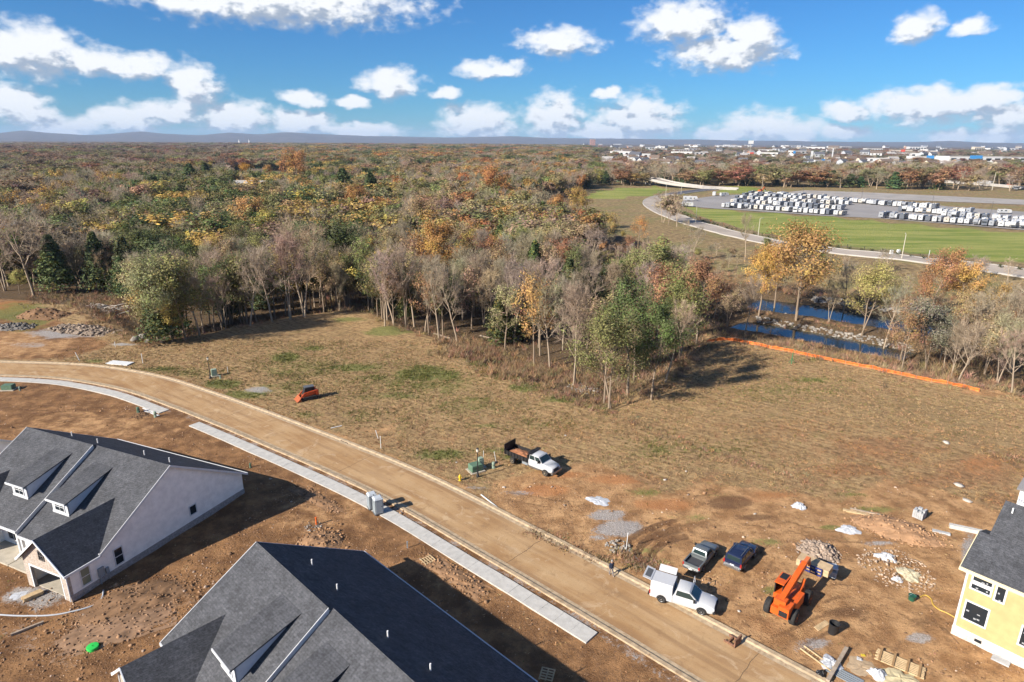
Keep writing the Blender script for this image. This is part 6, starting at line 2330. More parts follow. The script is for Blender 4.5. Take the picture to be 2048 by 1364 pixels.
def dump_truck():
    p = at(1062, 932)
    t = thing('dump_truck', 'white crew cab dump truck with black dump bed of red earth', 'truck', (p[0], p[1], .04), heading((1020, 915), (1095, 945)))
    W = 1.0
    # cab and bonnet at the front
    b = MB()
    b.loft([ring(.35, W, .62, 1.42, 1.46), ring(2.35, W, .62, 1.42, 1.48), ring(2.8, W * .97, .62, 1.32, 1.42), ring(3.75, W * .9, .62, 1.22, 1.32), ring(3.95, W * .84, .66, 1.05, 1.14)])
    b.build('body', M_WHITE, t, smooth=True)
    cabin(t, M_WHITE, .38, .46, 1.85, 2.5, W - .04, W - .2, 1.44, 2.22, 2)
    small(t, 'bumper', M_CHROME, (3.9, 4.15, -.98, .98, .5, .78))
    small(t, 'grille', M_BLACK, (3.9, 3.99, -.5, .5, .82, 1.12))
    small(t, 'chassis', M_BLACK, (-3.3, 3.4, -.42, .42, .50, .68))
    small(t, 'running_board', mat('step_metal', (.16, .14, .12), .6, metal=.4), (.4, 2.0, -1.05, -.86, .48, .56), (.4, 2.0, .86, 1.05, .48, .56))
    for s in (-1, 1):
        y0, y1 = sorted((s * .55, s * .84))
        small(t, 'headlight', M_LAMP, (3.9, 3.98, y0, y1, .85, 1.08))
        y0, y1 = sorted((s * 1.0, s * 1.32))
        small(t, 'mirror', M_BLACK, (2.0, 2.12, y0, y1, 1.5, 1.9))
    M_BED = mat('black_steel', (0.018, 0.016, 0.016), .6, var=.4, vscale=2)
    b = MB()
    b.box(-3.5, .2, -1.12, 1.12, .98, 1.08)
    for s in (-1, 1):
        y0, y1 = sorted((s * 1.12, s * 1.02))
        b.box(-3.5, .2, y0, y1, 1.08, 1.55)
        for x in np.linspace(-3.4, .1, 8):
            y0, y1 = sorted((s * 1.19, s * 1.1))
            b.box(x - .04, x + .04, y0, y1, .95, 1.57)
    bed = b.build('dump_bed', M_BED, t)
    small(t, 'headboard', M_BED, (.2, .3, -1.14, 1.14, .98, 2.05), parent=bed)
    small(t, 'cab_shield', M_BED, (.2, .75, -1.1, 1.1, 2.26, 2.32), parent=bed)
    small(t, 'tailgate', M_BED, (-3.6, -3.52, -1.12, 1.12, 1.0, 2.35), parent=bed)
    V, F = [], []
    n = 10
    for i in range(n + 1):
        for j in range(n + 1):
            x, y = -3.45 + 3.6 * i / n, -1.0 + 2.0 * j / n
            V.append((x, y, 1.16 + .25 * math.sin(math.pi * i / n) * math.sin(math.pi * j / n) + rng.normal(0, .03)))
    for i in range(n):
        for j in range(n):
            a = i * (n + 1) + j
            F.append((a, a + n + 1, a + n + 2, a + 1))
    ld = MB().add(V, F).build('earth_load', mat('red_earth', (.33, .14, .065), .95, var=.3, vscale=3, bump=.6, bscale=8), t)
    M_YR = mat('dusty_rim', (.50, .38, .22), .7)
    wheels(t, (3.0,), .92, .45, .28, M_YR)
    wheels(t, (-2.2,), .90, .45, .5, M_YR)
    small(t, 'fuel_tank', M_STEEL, (-.7, .2, -.98, -.5, .5, .9))
    return t


dump_truck()


def telehandler():
    r0, r1 = at(1553, 1250), at(1605, 1180)
    p = (r0 + r1) / 2
    t = thing('telehandler', 'orange telehandler lifting a stack of boards on its boom', 'forklift', (p[0] - .25, p[1] - .1, .03), math.atan2(r1[1] - r0[1], r1[0] - r0[0]))
    # x forward along the boom
    b = MB()
    b.loft([[(x, -w, z0), (x, -w, z1), (x, w, z1), (x, w, z0)] for x, w, z0, z1 in ((-2.75, .62, .85, 1.55), (-1.6, .62, .6, 1.6), (1.9, .55, .6, 1.25), (2.5, .5, .75, 1.1))])
    b.build('chassis', M_ORANGE, t)
    b = MB()
    b.box(-2.95, -1.7, -.95, -.05, 1.0, 1.98)
    b.box(-1.65, .6, -1.05, -.35, .8, 1.75)
    b.build('engine_cover', M_ORANGE, t)
    small(t, 'grille', M_BLACK, (-3.0, -2.94, -.85, -.15, 1.1, 1.6))
    # cab on the left side
    b = MB()
    b.box(-.7, 1.0, .42, 1.18, .75, 1.45)
    cb = b.build('cab', M_ORANGE, t)
    b = MB()
    for x, y in ((-.66, .46), (.96, .46), (-.66, 1.14), (.96, 1.14)):
        b.box(x - .04, x + .04, y - .04, y + .04, 1.45, 2.5)
    b.build('cab_post', M_BLACK, cb)
    small(t, 'cab_roof', M_ORANGE, (-.75, 1.05, .38, 1.22, 2.5, 2.6), parent=cb)
    small(t, 'roof_guard', M_BLACK, (.05, .95, .5, 1.1, 2.602, 2.63), parent=cb)
    b = MB()
    b.box(-.63, .93, .45, .47, 1.46, 2.49)
    b.box(-.63, .93, 1.13, 1.15, 1.46, 2.49)
    b.box(.95, .97, .5, 1.1, 1.46, 2.49)
    b.build('cab_glass', M_CGLASS, cb)
    # boom
    b = MB()
    b.beam((-2.3, 0, 2.05), (3.0, 0, 3.05), .46, .52)
    bm_ = b.build('boom', M_ORANGE, t)
    b = MB()
    b.beam((2.7, 0, 3.0), (4.0, 0, 3.05), .34, .38)
    b.beam((4.0, 0, 3.1), (4.3, 0, 2.2), .34, .3)
    b.build('boom_extension', mat('orange_inner', (.62, .16, .05), .5), bm_)
    small(t, 'boom_pivot', M_ORANGE, (-2.6, -1.9, -.5, .5, 1.7, 2.3))
    b = MB()
    b.tube([(.4, -.55, 1.5), (1.4, -.55, 1.85), (1.9, -.5, 2.2)], .13, 8)
    b.build('lift_cylinder', M_ORANGE, t)
    # carriage and forks with the load
    M_BLUE = mat('blue_steel', (.03, .04, .17), .5, var=.3, vscale=6)
    b = MB()
    for z in (1.45, 1.8, 2.15):
        b.box(4.35, 4.47, -1.25, .75, z - .05, z + .05)
    for y in (-1.2, -.7, -.2, .25, .7):
        b.box(4.33, 4.49, y - .04, y + .04, 1.4, 2.2)
    b.build('carriage', M_BLUE, t)
    small(t, 'fork', M_BLACK, (4.45, 5.9, -.85, -.72, 1.42, 1.48), (4.45, 5.9, .22, .35, 1.42, 1.48))
    wheels(t, (-1.75, 1.6), 1.10, .72, .5, mat('orange_rim', (.45, .10, .02), .6), rim_r=.5)
    # the load is lifted, so it is a thing of its own
    ld = thing('board_stack', 'stack of tan plywood sheets held up on the orange telehandler forks', 'lumber', t.location, t.rotation_euler[2])
    for i in range(7):
        MB().box(4.55 + rng.uniform(0, .03), 5.86 + rng.uniform(0, .04), -1.75, 1.15, 1.50 + i * .095, 1.585 + i * .095).build('sheet', mat('plywood', (.50, .36, .21), .8, var=.15, vscale=2), ld)
    return t


telehandler()


M_REDOR = mat('red_orange_paint', (0.50, 0.075, 0.02), 0.5, var=.2, vscale=3)


def skid_steer():
    p = at(617, 798)
    t = thing('track_loader', 'small orange and black track loader standing in the mown field', 'loader', (p[0], p[1], .03), R(212))
    # x points to the bucket end (towards the street)
    for s in (-1, 1):
        pr = []
        for a in range(90, 271, 30):
            pr.append((-1.0 + .36 * math.cos(R(a)), .36 + .36 * math.sin(R(a))))
        for a in range(-90, 91, 30):
            pr.append((.95 + .30 * math.cos(R(a)), .30 + .30 * math.sin(R(a))))
        y0, y1 = s * .95, s * .52
        MB().poly_prism([(x, y0, z) for x, z in pr], (0, y1 - y0, 0)).build('track', M_TYRE, t)
        b = MB()
        b.beam((-1.35, s * .66, 1.5), (.7, s * .66, 1.25), .16, .2)
        b.beam((.7, s * .66, 1.25), (1.45, s * .66, .45), .16, .2)
        b.beam((-1.35, s * .66, 1.5), (-1.25, s * .66, .8), .16, .25)
        b.build('lift_arm', M_REDOR, t)
    b = MB()
    b.loft([[(x, -w, z0), (x, -w, z1), (x, w, z1), (x, w, z0)] for x, w, z0, z1 in ((-1.6, .50, .6, 1.35), (-.7, .55, .4, 1.45), (.9, .52, .35, .8))])
    b.build('body', M_REDOR, t)
    b = MB()
    b.loft([[(x, -.50, .8), (x, -.48, z), (x, .48, z), (x, .50, .8)] for x, z in ((-.95, 2.05), (.45, 2.12), (.85, .95))])
    cb = b.build('cab', M_BLACK, t)
    small(t, 'cab_roof', mat('faded_black', (.10, .11, .12), .5), (-1.0, .55, -.54, .54, 2.10, 2.18), parent=cb)
    b = MB()
    b.poly_prism([(1.35, -1.0, .1), (2.05, -1.0, .08), (1.5, -1.0, .55), (1.38, -1.0, .75)], (0, 2.0, 0))
    b.build('bucket', mat('rusty_orange', (.35, .09, .03), .7, var=.3, vscale=5), t)
    return t


skid_steer()


def person():
    p = at(1222, 1151)
    t = thing('person', 'person in dark blue jacket and grey trousers walking on the street', 'person', (p[0], p[1], .015), R(-70))
    # facing +x; mid-stride
    J = {}
    verts, edges, rad = [], [], []

    def v(q, r, par=None):
        verts.append(q)
        rad.append(r)
        if par is not None:
            edges.append((par, len(verts) - 1))
        return len(verts) - 1
    pel = v((0, 0, .92), .155)
    ab = v((.01, 0, 1.08), .145, pel)
    chs = v((.02, 0, 1.30), .17, ab)
    nk = v((.03, 0, 1.47), .065, chs)
    hd_ = v((.05, 0, 1.58), .095, nk)
    v((.06, 0, 1.70), .085, hd_)
    for s, fx in ((1, .22), (-1, -.20)):
        h = v((0, s * .09, .86), .105, pel)
        kn = v((fx * .55 + .04, s * .095, .48), .068, h)
        an = v((fx, s * .10, .10), .045, kn)
        v((fx + .15, s * .11, .035), .038, an)
        sh = v((.02, s * .20, 1.38), .07, chs)
        el = v((-fx * .35 - .02, s * .27, 1.12), .05, sh)
        wr = v((-fx * .6 + .06, s * .27, .90), .036, el)
        hand = v((-fx * .6 + .09, s * .26, .82), .034, wr)
        for k, (dx, dl) in enumerate(((-.03, .085), (-.01, .10), (.012, .095), (.032, .08))):
            f1 = v((-fx * .6 + .10 + dx, s * .25, .82 - dl * .6), .010, hand)
            v((-fx * .6 + .115 + dx, s * .235, .82 - dl), .008, f1)
        v((-fx * .6 + .15, s * .235, .80), .010, hand)
    me = bpy.data.meshes.new('body')
    me.from_pydata(verts, edges, [])
    o = bpy.data.objects.new('body', me)
    C.objects.link(o)
    md = o.modifiers.new('skin', 'SKIN')
    md.use_smooth_shade = True
    sk = me.skin_vertices[0].data
    for i, r_ in enumerate(rad):
        sk[i].radius = (r_, r_ * (1.0 if i not in (0, 1, 2) else 1.15))
    sk[0].use_root = True
    o.modifiers.new('sub', 'SUBSURF').levels = 1
    dg = bpy.context.evaluated_depsgraph_get()
    me2 = bpy.data.meshes.new_from_object(o.evaluated_get(dg))
    bpy.data.objects.remove(o)
    me2.materials.clear()
    jacket, trousers, skin, shoe = mat('navy_jacket', (.02, .03, .06), .85), mat('grey_trousers', (.20, .19, .20), .9), mat('skin', (.45, .27, .19), .6), mat('shoe_tan', (.42, .34, .25), .7)
    for m_ in (jacket, trousers, skin, shoe):
        me2.materials.append(m_)
    for pl in me2.polygons:
        c = pl.center
        pl.material_index = 2 if c.z > 1.475 or (abs(c.y) > .19 and c.z < .93 and c.z > .7) else (3 if c.z < .09 else (1 if c.z < .88 and abs(c.y) < .2 else 0))
    body = link('body', me2, None, t)
    b = MB()
    b.lathe([(.0, .13), (.06, .12), (.098, .06), (.105, 0.0), (.10, -.05)], 12, (.035, 0, 1.66))
    b.build('hair', mat('grey_hair', (.30, .28, .26), .8), t, smooth=True)
    b = MB()
    for s in (1, -1):
        b.add([(.155, s * .035 - .014, 1.625), (.155, s * .035 + .014, 1.625), (.152, s * .035 + .014, 1.645), (.152, s * .035 - .014, 1.645)], [(0, 1, 2, 3)])
    b.add([(.15, -.015, 1.585), (.175, 0, 1.58), (.15, .015, 1.585), (.155, 0, 1.625)], [(0, 1, 3), (1, 2, 3), (0, 2, 1)])
    b.add([(.147, -.03, 1.552), (.147, .03, 1.552), (.148, .03, 1.56), (.148, -.03, 1.56)], [(0, 1, 2, 3)])
    b.build('face', mat('face_features', (.16, .08, .06), .6), t)


person()


def sedan(label, p, ang, m, group=None, tall=.0):
    t = thing('car', label, 'car', p, ang, group)
    b = MB()
    b.loft([ring(-2.2, .8, .42, .8, .88), ring(-2.0, .88, .34, .9, .95), ring(.9, .88, .34, .92, .97), ring(1.9, .85, .34, .82, .88), ring(2.2, .78, .42, .72, .78)])
    b.build('body', m, t, smooth=True)
    cabin(t, m, -1.9 - tall * .3, -1.35 - tall, .1, .95, .82, .64, .93, 1.45 + tall * .4, 2)
    wheels(t, (-1.35, 1.35), .78, .32, .2)
    return t


sedan('silver car driving on the avenue beyond the creek', (*at(1896, 529)[:2], .38), heading((1920, 530), (1870, 525)), M_SILVER, tall=.35)


# ------------------------------------------------------------------ things on the building site and along the street
M_WOOD = mat('raw_timber', (0.50, 0.36, 0.20), 0.8, var=0.18, vscale=3)
M_WOODG = mat('weathered_timber', (0.34, 0.27, 0.20), 0.9, var=0.2, vscale=3)
M_PVC = mat('white_pvc', (0.66, 0.66, 0.64), 0.5)
M_GRN = mat('utility_green', (0.10, 0.17, 0.11), 0.6, var=.1)
M_GRNP = mat('pale_utility_green', (0.26, 0.33, 0.25), 0.6, var=.1)
M_PLASTIC = mat('white_sheeting', (0.46, 0.47, 0.49), 0.45, var=.12, vscale=2)
M_BLOCK = mat('grey_block', (0.40, 0.40, 0.40), .9, var=.15, vscale=2, bump=.3)
M_BLACKBAG = mat('black_bag', (0.012, 0.012, 0.014), .35)


def g3(px, py, dz=0.0):
    p = gat(px, py)
    return (p[0], p[1], p[2] + dz)


def toilet(label, px, py, ang, s=1.0):
    t = thing('portable_toilet', label, 'portable toilet', g3(px, py, .12), ang, 'portable toilets on the sidewalk')
    m = mat('toilet_grey', (0.30, 0.34, 0.36), .55, var=.08)
    md = mat('toilet_dark', (0.10, 0.11, 0.12), .6)
    small(t, 'base', md, (-.6, .6, -.58, .58, 0, .16))
    b = MB()
    b.loft([[(-.55 * k, -.54 * k, z), (.55 * k, -.54 * k, z), (.55 * k, .54 * k, z), (-.55 * k, .54 * k, z)] for z, k in ((.16, 1.0), (1.95, .97))])
    b.build('cabin', m, t)
    b = MB()
    b.loft([[(-.58 * k, -.57 * k, z), (.58 * k, -.57 * k, z), (.58 * k, .57 * k, z), (-.58 * k, .57 * k, z)] for z, k in ((1.95, 1.0), (2.05, 1.0), (2.24, .72))])
    b.build('roof', mat('toilet_roof', (0.44, 0.47, 0.49), .5), t)
    small(t, 'door', mat('toilet_door', (.36, .40, .42), .5), (-.40, .40, -.575, -.54, .18, 1.9))
    small(t, 'door_latch', md, (.26, .36, -.60, -.575, 1.0, 1.12))
    b = MB()
    for y in (-.3, 0, .3):
        b.box(-.57, -.54, y - .04, y + .04, .25, 1.85)
        b.box(.54, .57, y - .04, y + .04, .25, 1.85)
    b.build('side_rib', m, t)
    t.scale = (.88 * s, .88 * s, .9 * s)
    b = MB()
    b.tube([(-.35, .42, 2.0), (-.35, .42, 2.45)], .05, 8)
    b.build('vent_stack', md, t)
    small(t, 'side_vent', md, (-.35, -.1, .545, .58, 1.65, 1.8), (.1, .35, .545, .58, 1.65, 1.8), (-.35, -.1, -.58, -.545, 1.98, 2.0))
    return t


toilet('grey portable toilet on the sidewalk, nearer and taller of two', 757, 1027, R(30))
toilet('grey portable toilet half hidden behind the nearer one', 745, 1017, R(30), .95)


def lamp_post(label, px, py, h):
    t = thing('street_lamp', label, 'street lamp', g3(px, py), 0, 'street lamps on the building site')
    b = MB()
    b.lathe([(.20, 0), (.20, .25), (.12, .35), (.09, .8), (.065, 1.0), (.055, h - .75), (.08, h - .7), (.05, h - .62)], 10)
    b.build('post', M_BLACK, t, smooth=True)
    b = MB()
    b.lathe([(.06, h - .62), (.13, h - .55), (.17, h - .22), (.16, h - .18)], 8)
    b.build('lantern', mat('frosted_globe', (.72, .68, .58), .4), t)
    b = MB()
    b.lathe([(.20, h - .18), (.12, h - .08), (.02, h)], 8)
    b.build('lamp_cap', M_BLACK, t)


lamp_post('black lamp post beside the dump truck', 955.5, 954, 4.05)
lamp_post('black lamp post near the gravel patch and street bend', 421, 757, 4.05)


def cabinet(name, label, px, py, sx, sy, sz, m, ang=0.6, pad=True, group=None):
    t = thing(name, label, 'utility box', g3(px, py), ang, group)
    if pad:
        small(t, 'pad', M_SLAB, (-sx / 2 - .25, sx / 2 + .25, -sy / 2 - .25, sy / 2 + .25, -.1, .12))
    b = MB()
    b.poly_prism([(-sx / 2, -sy / 2, .12), (sx / 2, -sy / 2, .12), (sx / 2, -sy / 2, sz * .86), (sx / 2 - .06, -sy / 2, sz), (-sx / 2 + .06, -sy / 2, sz), (-sx / 2, -sy / 2, sz * .86)], (0, sy, 0))
    b.build('housing', m, t)
    small(t, 'door', m, (-sx / 2 + .06, sx / 2 - .06, -sy / 2 - .03, -sy / 2, .2, sz * .82))
    small(t, 'padlock', M_STEEL, (-.04, .04, -sy / 2 - .06, -sy / 2 - .03, sz * .45, sz * .55))
    return t


cabinet('transformer', 'dark green transformer on a concrete pad behind the nearer lamp post', 951, 941, 1.5, 1.2, .95, M_GRN, .55)
cabinet('utility_cabinet', 'tall pale green utility cabinet behind the nearer lamp post', 961, 934, .7, .55, 1.35, M_GRNP, .55)
cabinet('transformer', 'dark green transformer box at the far left sidewalk', 18, 779, 1.7, 1.1, .9, M_GRN, .1)
cabinet('utility_cabinet', 'pale utility cabinet behind the farther lamp post', 429, 752, .9, .7, 1.3, M_GRNP, .55)


def pedestal(label, px, py, h=.8, m=None, r=.13):
    t = thing('utility_pedestal', label, 'utility pedestal', g3(px, py), 0, 'cable pedestals')
    b = MB()
    b.lathe([(r * 1.15, -.05), (r * 1.15, .12), (r, .14), (r, h - .1), (r * .8, h)], 8)
    b.build('tube', m or M_GRNP, t)
    b = MB()
    b.lathe([(r * 1.06, h * .55), (r * 1.06, h * .6)], 8)
    b.build('band', M_BLACK, t)


pedestal('pale green cable pedestal between the lamp post and the dump truck', 987, 936, .85, r=.2)
pedestal('pale cable pedestal right of the transformer at the far left', 40, 781, .7)
pedestal('pale cable pedestal right of the farther lamp post', 441, 757, .6)
pedestal('dark green pedestal in the dug earth beside the first sidewalk end', 277, 825, .9, M_GRN, .22)
pedestal('grey-green pedestal by the boards at the first sidewalk end', 311, 834, .9, r=.2)
pedestal('grey-green stub pedestal at the far edge of the second sidewalk', 501, 935, .6, M_GRN, .12)


def hydrant():
    t = thing('fire_hydrant', 'yellow fire hydrant left of the lamp post', 'hydrant', g3(920, 961))
    m = mat('hydrant_yellow', (.70, .46, .03), .5)
    b = MB()
    b.lathe([(.18, 0), (.18, .06), (.13, .08), (.13, .60), (.17, .62), (.17, .66), (.12, .72), (.05, .80), (.03, .86)], 12)
    b.build('barrel', m, t, smooth=True)
    for d in ((1, 0), (-1, 0), (0, -1)):
        b = MB()
        b.tube([(d[0] * .1, d[1] * .1, .45), (d[0] * .24, d[1] * .24, .45)], .075, 8)
        b.build('nozzle', m, t)


hydrant()


def stake(label, px, py, top, m, r=.035, lean=(0, 0), group='marker stakes', name='marker_post'):
    b, h = ground_h(px, py, top)
    t = thing(name, label, 'post', tuple(b), 0, group)
    k = MB()
    k.tube([(0, 0, -.2), (lean[0], lean[1], h)], r, 7)
    k.build('shaft', m, t)
    k = MB()
    k.tube([(lean[0] * .97, lean[1] * .97, h * .96), (lean[0], lean[1], h + .04)], r * 1.35, 7)
    k.build('cap', m, t)


stake('white marker post near the middle of the kerb, upright one of two', 762, 897, 873, M_PVC, .045)
stake('white marker post leaning just left of the upright one', 757, 877, 862, M_PVC, .045, (-.35, .1))
stake('white post standing in the field beyond the white boards', 286, 727, 708, M_PVC, .06)
stake('white leaning post beside the corner of the street', 160, 722, 706, M_PVC, .06, (-.7, .2))
stake('thin white marker rod behind the pale green pedestal', 993, 925, 904, M_PVC, .035, (-.3, 0))
stake('thin white marker rod behind the tall utility cabinet', 967, 914, 902, M_PVC, .03)
stake('tall white pipe standing beside the crushed stone', 1252, 1099, 1067, M_PVC, .04, (.1, .05))
stake('orange-topped stake in a patch of stones left of the portable toilets', 633, 1050, 1035, mat('marker_orange', (.65, .13, .02), .6), .09)
stake('grey survey stake beside the second sidewalk', 815, 1096, 1084, M_STEEL, .06)
stake('white post behind the farther lamp post', 456, 745, 734, M_PVC, .035)
stake('small white-topped post by the gravelly corner at far left', 231, 694, 684, M_PVC, .05)


def plank(name, label, a, b_, w, h, m, dz=.06, cat='board', group=None):
    A, B_ = Vector(g3(*a)), Vector(g3(*b_))
    c = (A + B_) / 2
    t = thing(name, label, cat, c, 0, group)
    k = MB()
    d = B_ - A
    k.beam(-d / 2 + Vector((0, 0, dz)), d / 2 + Vector((0, 0, dz)), w, h)
    k.build('length', m, t)
    return t


plank('pvc_pipe', 'white pipe lying along the kerb below the lamp post', (962, 990), (998, 1018), .10, .10, M_PVC, cat='pipe')
plank('pvc_pipe', 'white pipe lying on the ground right of the tall white pipe', (1257, 1101), (1277, 1122), .10, .10, M_PVC, cat='pipe')
plank('timber', 'white timber lying in the field above the street middle', (662, 857), (684, 852), .14, .08, M_PVC)
plank('timber', 'white plank lying by the first sidewalk end, nearer one', (288, 822), (318, 832), .25, .06, M_PVC)
plank('timber', 'white plank lying by the first sidewalk end, farther one', (286, 817), (312, 827), .22, .06, M_PVC)
plank('timber', 'long pale beam lying across the right-hand ground', (1686, 1021), (1778, 1041), .36, .18, M_WOOD, .1)
plank('timber', 'second pale beam close behind the long beam', (1700, 1018), (1770, 1033), .2, .14, M_WOODG, .08)
plank('concrete_beam', 'white concrete beam beside the yellow house, left end free', (1898, 1054), (1982, 1072), .5, .4, mat('beam_white', (.52, .50, .46), .85, var=.1), .2, 'beam')
plank('timber', 'weathered beam lying across the ladder', (1692, 1302), (1654, 1368), .28, .2, M_WOODG, .32)
plank('timber', 'small yellow board beside the pale bag below the yellow house', (1722, 1311), (1730, 1312), .2, .06, mat('yellow_board', (.6, .45, .04), .6))
plank('timber', 'grey post lying on the spoil in the bottom left', (22, 1272), (88, 1246), .18, .18, M_WOODG, .12)
plank('fallen_log', 'pale fallen log lying below the woods edge', (868, 668), (900, 678), .3, .3, M_WOODG, .15, 'log')
plank('fallen_log', 'fallen log lying among the scrub in the hollow', (960, 672), (1000, 682), .25, .25, M_WOODG, .15, 'log')


def stack(name, label, px, py, n_w, n_h, L, w, h, ang, m, gap=.01, cat='lumber', extra=None):
    t = thing(name, label, cat, g3(px, py), ang)
    for j in range(n_h):
        for i in range(n_w):
            k = MB()
            y = (i - n_w / 2) * (w + gap)
            e = rng.uniform(-.06, .06)
            k.box(-L / 2 + e, L / 2 + e, y, y + w, .02 + j * (h + .006), .02 + j * (h + .006) + h)
            k.build('board', m, t)
    return t


def board_ang(a, b_):
    A, B_ = at(*a), at(*b_)
    return math.atan2(B_[1] - A[1], B_[0] - A[0])


def truss_panel():
    A, B_ = Vector(g3(1752, 1311)), Vector(g3(1850, 1352))
    t = thing('lumber_stack', 'long bundle of pale lumber with cross battens below the yellow house', 'lumber', (A + B_) / 2, board_ang((1752, 1311), (1850, 1352)))
    L = (B_ - A).length
    for i in range(7):
        y = -.65 + i * .2
        MB().box(-L / 2 + rng.uniform(-.1, .1), L / 2 + rng.uniform(-.1, .1), y, y + .12, .12, .24).build('board', M_WOOD, t)
    for x in (-L * .44, -L * .16, L * .12, L * .36):
        MB().box(x, x + .16, -.8, .85, .245, .33).build('batten', mat('batten_brown', (.33, .20, .09), .85), t)


truss_panel()
stack('lumber_stack', 'small stack of pale boards before the open garage', 66, 1194, 3, 5, 1.5, .2, .06, board_ang((50, 1198), (80, 1185)), M_WOOD)
stack('lumber_stack', 'few split pale planks left of the black bin', 1643, 1252, 3, 1, 1.6, .16, .05, board_ang((1632, 1258), (1655, 1244)), M_WOOD)
stack('board_pile', 'white boards stacked in the field near the bend of the street', 240, 727, 6, 2, 4.6, .28, .08, board_ang((210, 724), (268, 729)), M_PVC, cat='boards')
stack('board_pile', 'metal lengths and pale boards lying by the ladder foot', 1690, 1352, 5, 1, 2.6, .12, .08, board_ang((1675, 1345), (1712, 1364)), M_STEEL, gap=.1, cat='boards')
stack('paver_stack', 'flat pale slab leaning at the yellow house foot', 2000, 1322, 1, 1, 1.2, .7, .12, board_ang((1990, 1318), (2015, 1330)), M_BLOCK, cat='slab')


def pallet(label, px, py, ang):
    t = thing('pallet', label, 'pallet', g3(px, py), ang, 'wooden pallets')
    for y in (-.5, 0, .5):
        MB().box(-.6, .6, y - .05, y + .05, .0, .10).build('runner', M_WOOD, t)
    for x in np.linspace(-.55, .55, 5):
        MB().box(x - .05, x + .05, -.55, .55, .10, .13).build('slat', M_WOOD, t)


pallet('wooden pallet on bare earth beside the second sidewalk', 856, 1121, .7)
pallet('wooden pallet in the house shadow at the bottom edge', 1094, 1350, 1.3)


def ladder():
    A, B_ = Vector(g3(1604, 1296)), Vector(g3(1668, 1343))
    t = thing('ladder', 'wooden ladder lying on the ground at bottom right', 'ladder', A, math.atan2((B_ - A).y, (B_ - A).x))
    L = (B_ - A).length
    for y in (-.26, .26):
        MB().box(0, L, y - .04, y + .04, .05, .15).build('rail', M_WOOD, t)
    for x in np.arange(.25, L, .36):
        k = MB()
        k.tube([(x, -.26, .10), (x, .26, .10)], .025, 6)
        k.build('rung', M_WOOD, t)


ladder()


def lump_thing(name, label, px, py, r, m, cat, squash=.6, n=22, dz=0.0, stretch=1.0, ang=0.0):
    r = r * .74
    """a crumpled bag or sheet: a rounded body with folds"""
    t_ = bpy.data.meshes.new(name)
    V, F = [], []
    nu, nv = n, 8
    ph = rng.uniform(0, 6, 6)
    for j in range(nv + 1):
        th = math.pi * .5 * j / nv
        for i in range(nu):
            a = 2 * math.pi * i / nu
            q = 1 + .16 * math.sin(3 * a + ph[0]) + .10 * math.sin(5 * a + ph[1] + 2 * th) + .07 * math.sin(9 * a + ph[2] + 4 * th) + rng.normal(0, .07)
            V.append((r * q * math.cos(a) * math.cos(th) * stretch, r * q * math.sin(a) * math.cos(th), r * squash * math.sin(th) * (1 + .12 * math.sin(4 * a + ph[3]) + rng.normal(0, .10)) - .03))
    for j in range(nv):
        for i in range(nu):
            F.append((j * nu + i, j * nu + (i + 1) % nu, (j + 1) * nu + (i + 1) % nu, (j + 1) * nu + i))
    k = MB()
    k.add(V, F)
    o = k.build(name, m, None, smooth=False, loc=g3(px, py, dz), rz=ang)
    return tag(o, label, cat)


lump_thing('bulk_bag', 'white crumpled bag alone on the earth left of the long beam', 1598, 1013, 1.0, M_PLASTIC, 'bag', .55)
lump_thing('plastic_heap', 'white plastic heap below the long beam', 1697, 1060, 1.1, M_PLASTIC, 'plastic', .35, stretch=1.5)
lump_thing('bulk_bag', 'white slumped bag on the rubble beside the sand', 1773, 1116, 1.0, M_PLASTIC, 'bag', .6, stretch=1.3, ang=-.5)
lump_thing('bulk_bag', 'small white bag below the slumped bag', 1795, 1160, .6, M_PLASTIC, 'bag', .7)
lump_thing('plastic_sheet', 'white plastic sheet crumpled on red earth below the dump truck', 1198, 1002, 1.3, M_PLASTIC, 'plastic', .18, stretch=1.5, ang=-.5)
lump_thing('bulk_bag', 'round white bag on the ladder', 1661, 1327, 1.1, M_PLASTIC, 'bag', .35)
lump_thing('bulk_bag', 'white wrapped bundle at the bottom edge below the lumber', 1756, 1352, .85, M_PLASTIC, 'bag', .8)
lump_thing('sand_pile', 'tan sand spread at the bottom edge', 1800, 1362, 1.5, mat('sand', (.50, .42, .25), .95, var=.1), 'sand', .25, stretch=1.4)
lump_thing('sand_pile', 'tan sand patch left of the white wrapped bundle', 1722, 1335, 1.4, mat('sand_tan', (.40, .29, .18), .95, var=.1), 'sand', .12, stretch=1.3)
lump_thing('sand_pile', 'pale yellow sand heap right of the slumped bag', 1818, 1150, 1.6, mat('sand_pale', (.50, .44, .30), .95, var=.15, bump=.6), 'sand', .28, stretch=.8)
lump_thing('trash_bag', 'black trash bag at the kerb by the bottom edge', 1641, 1350, .48, M_BLACKBAG, 'bag', 1.2)
lump_thing('stone', 'pale rounded stone above the sand left of the lumber', 1718, 1320, .35, M_BLOCK, 'stone', .9)
lump_thing('white_litter', 'white plastic litter before the garage', 40, 1190, .8, M_PLASTIC, 'litter', .12, stretch=1.4, ang=.6)


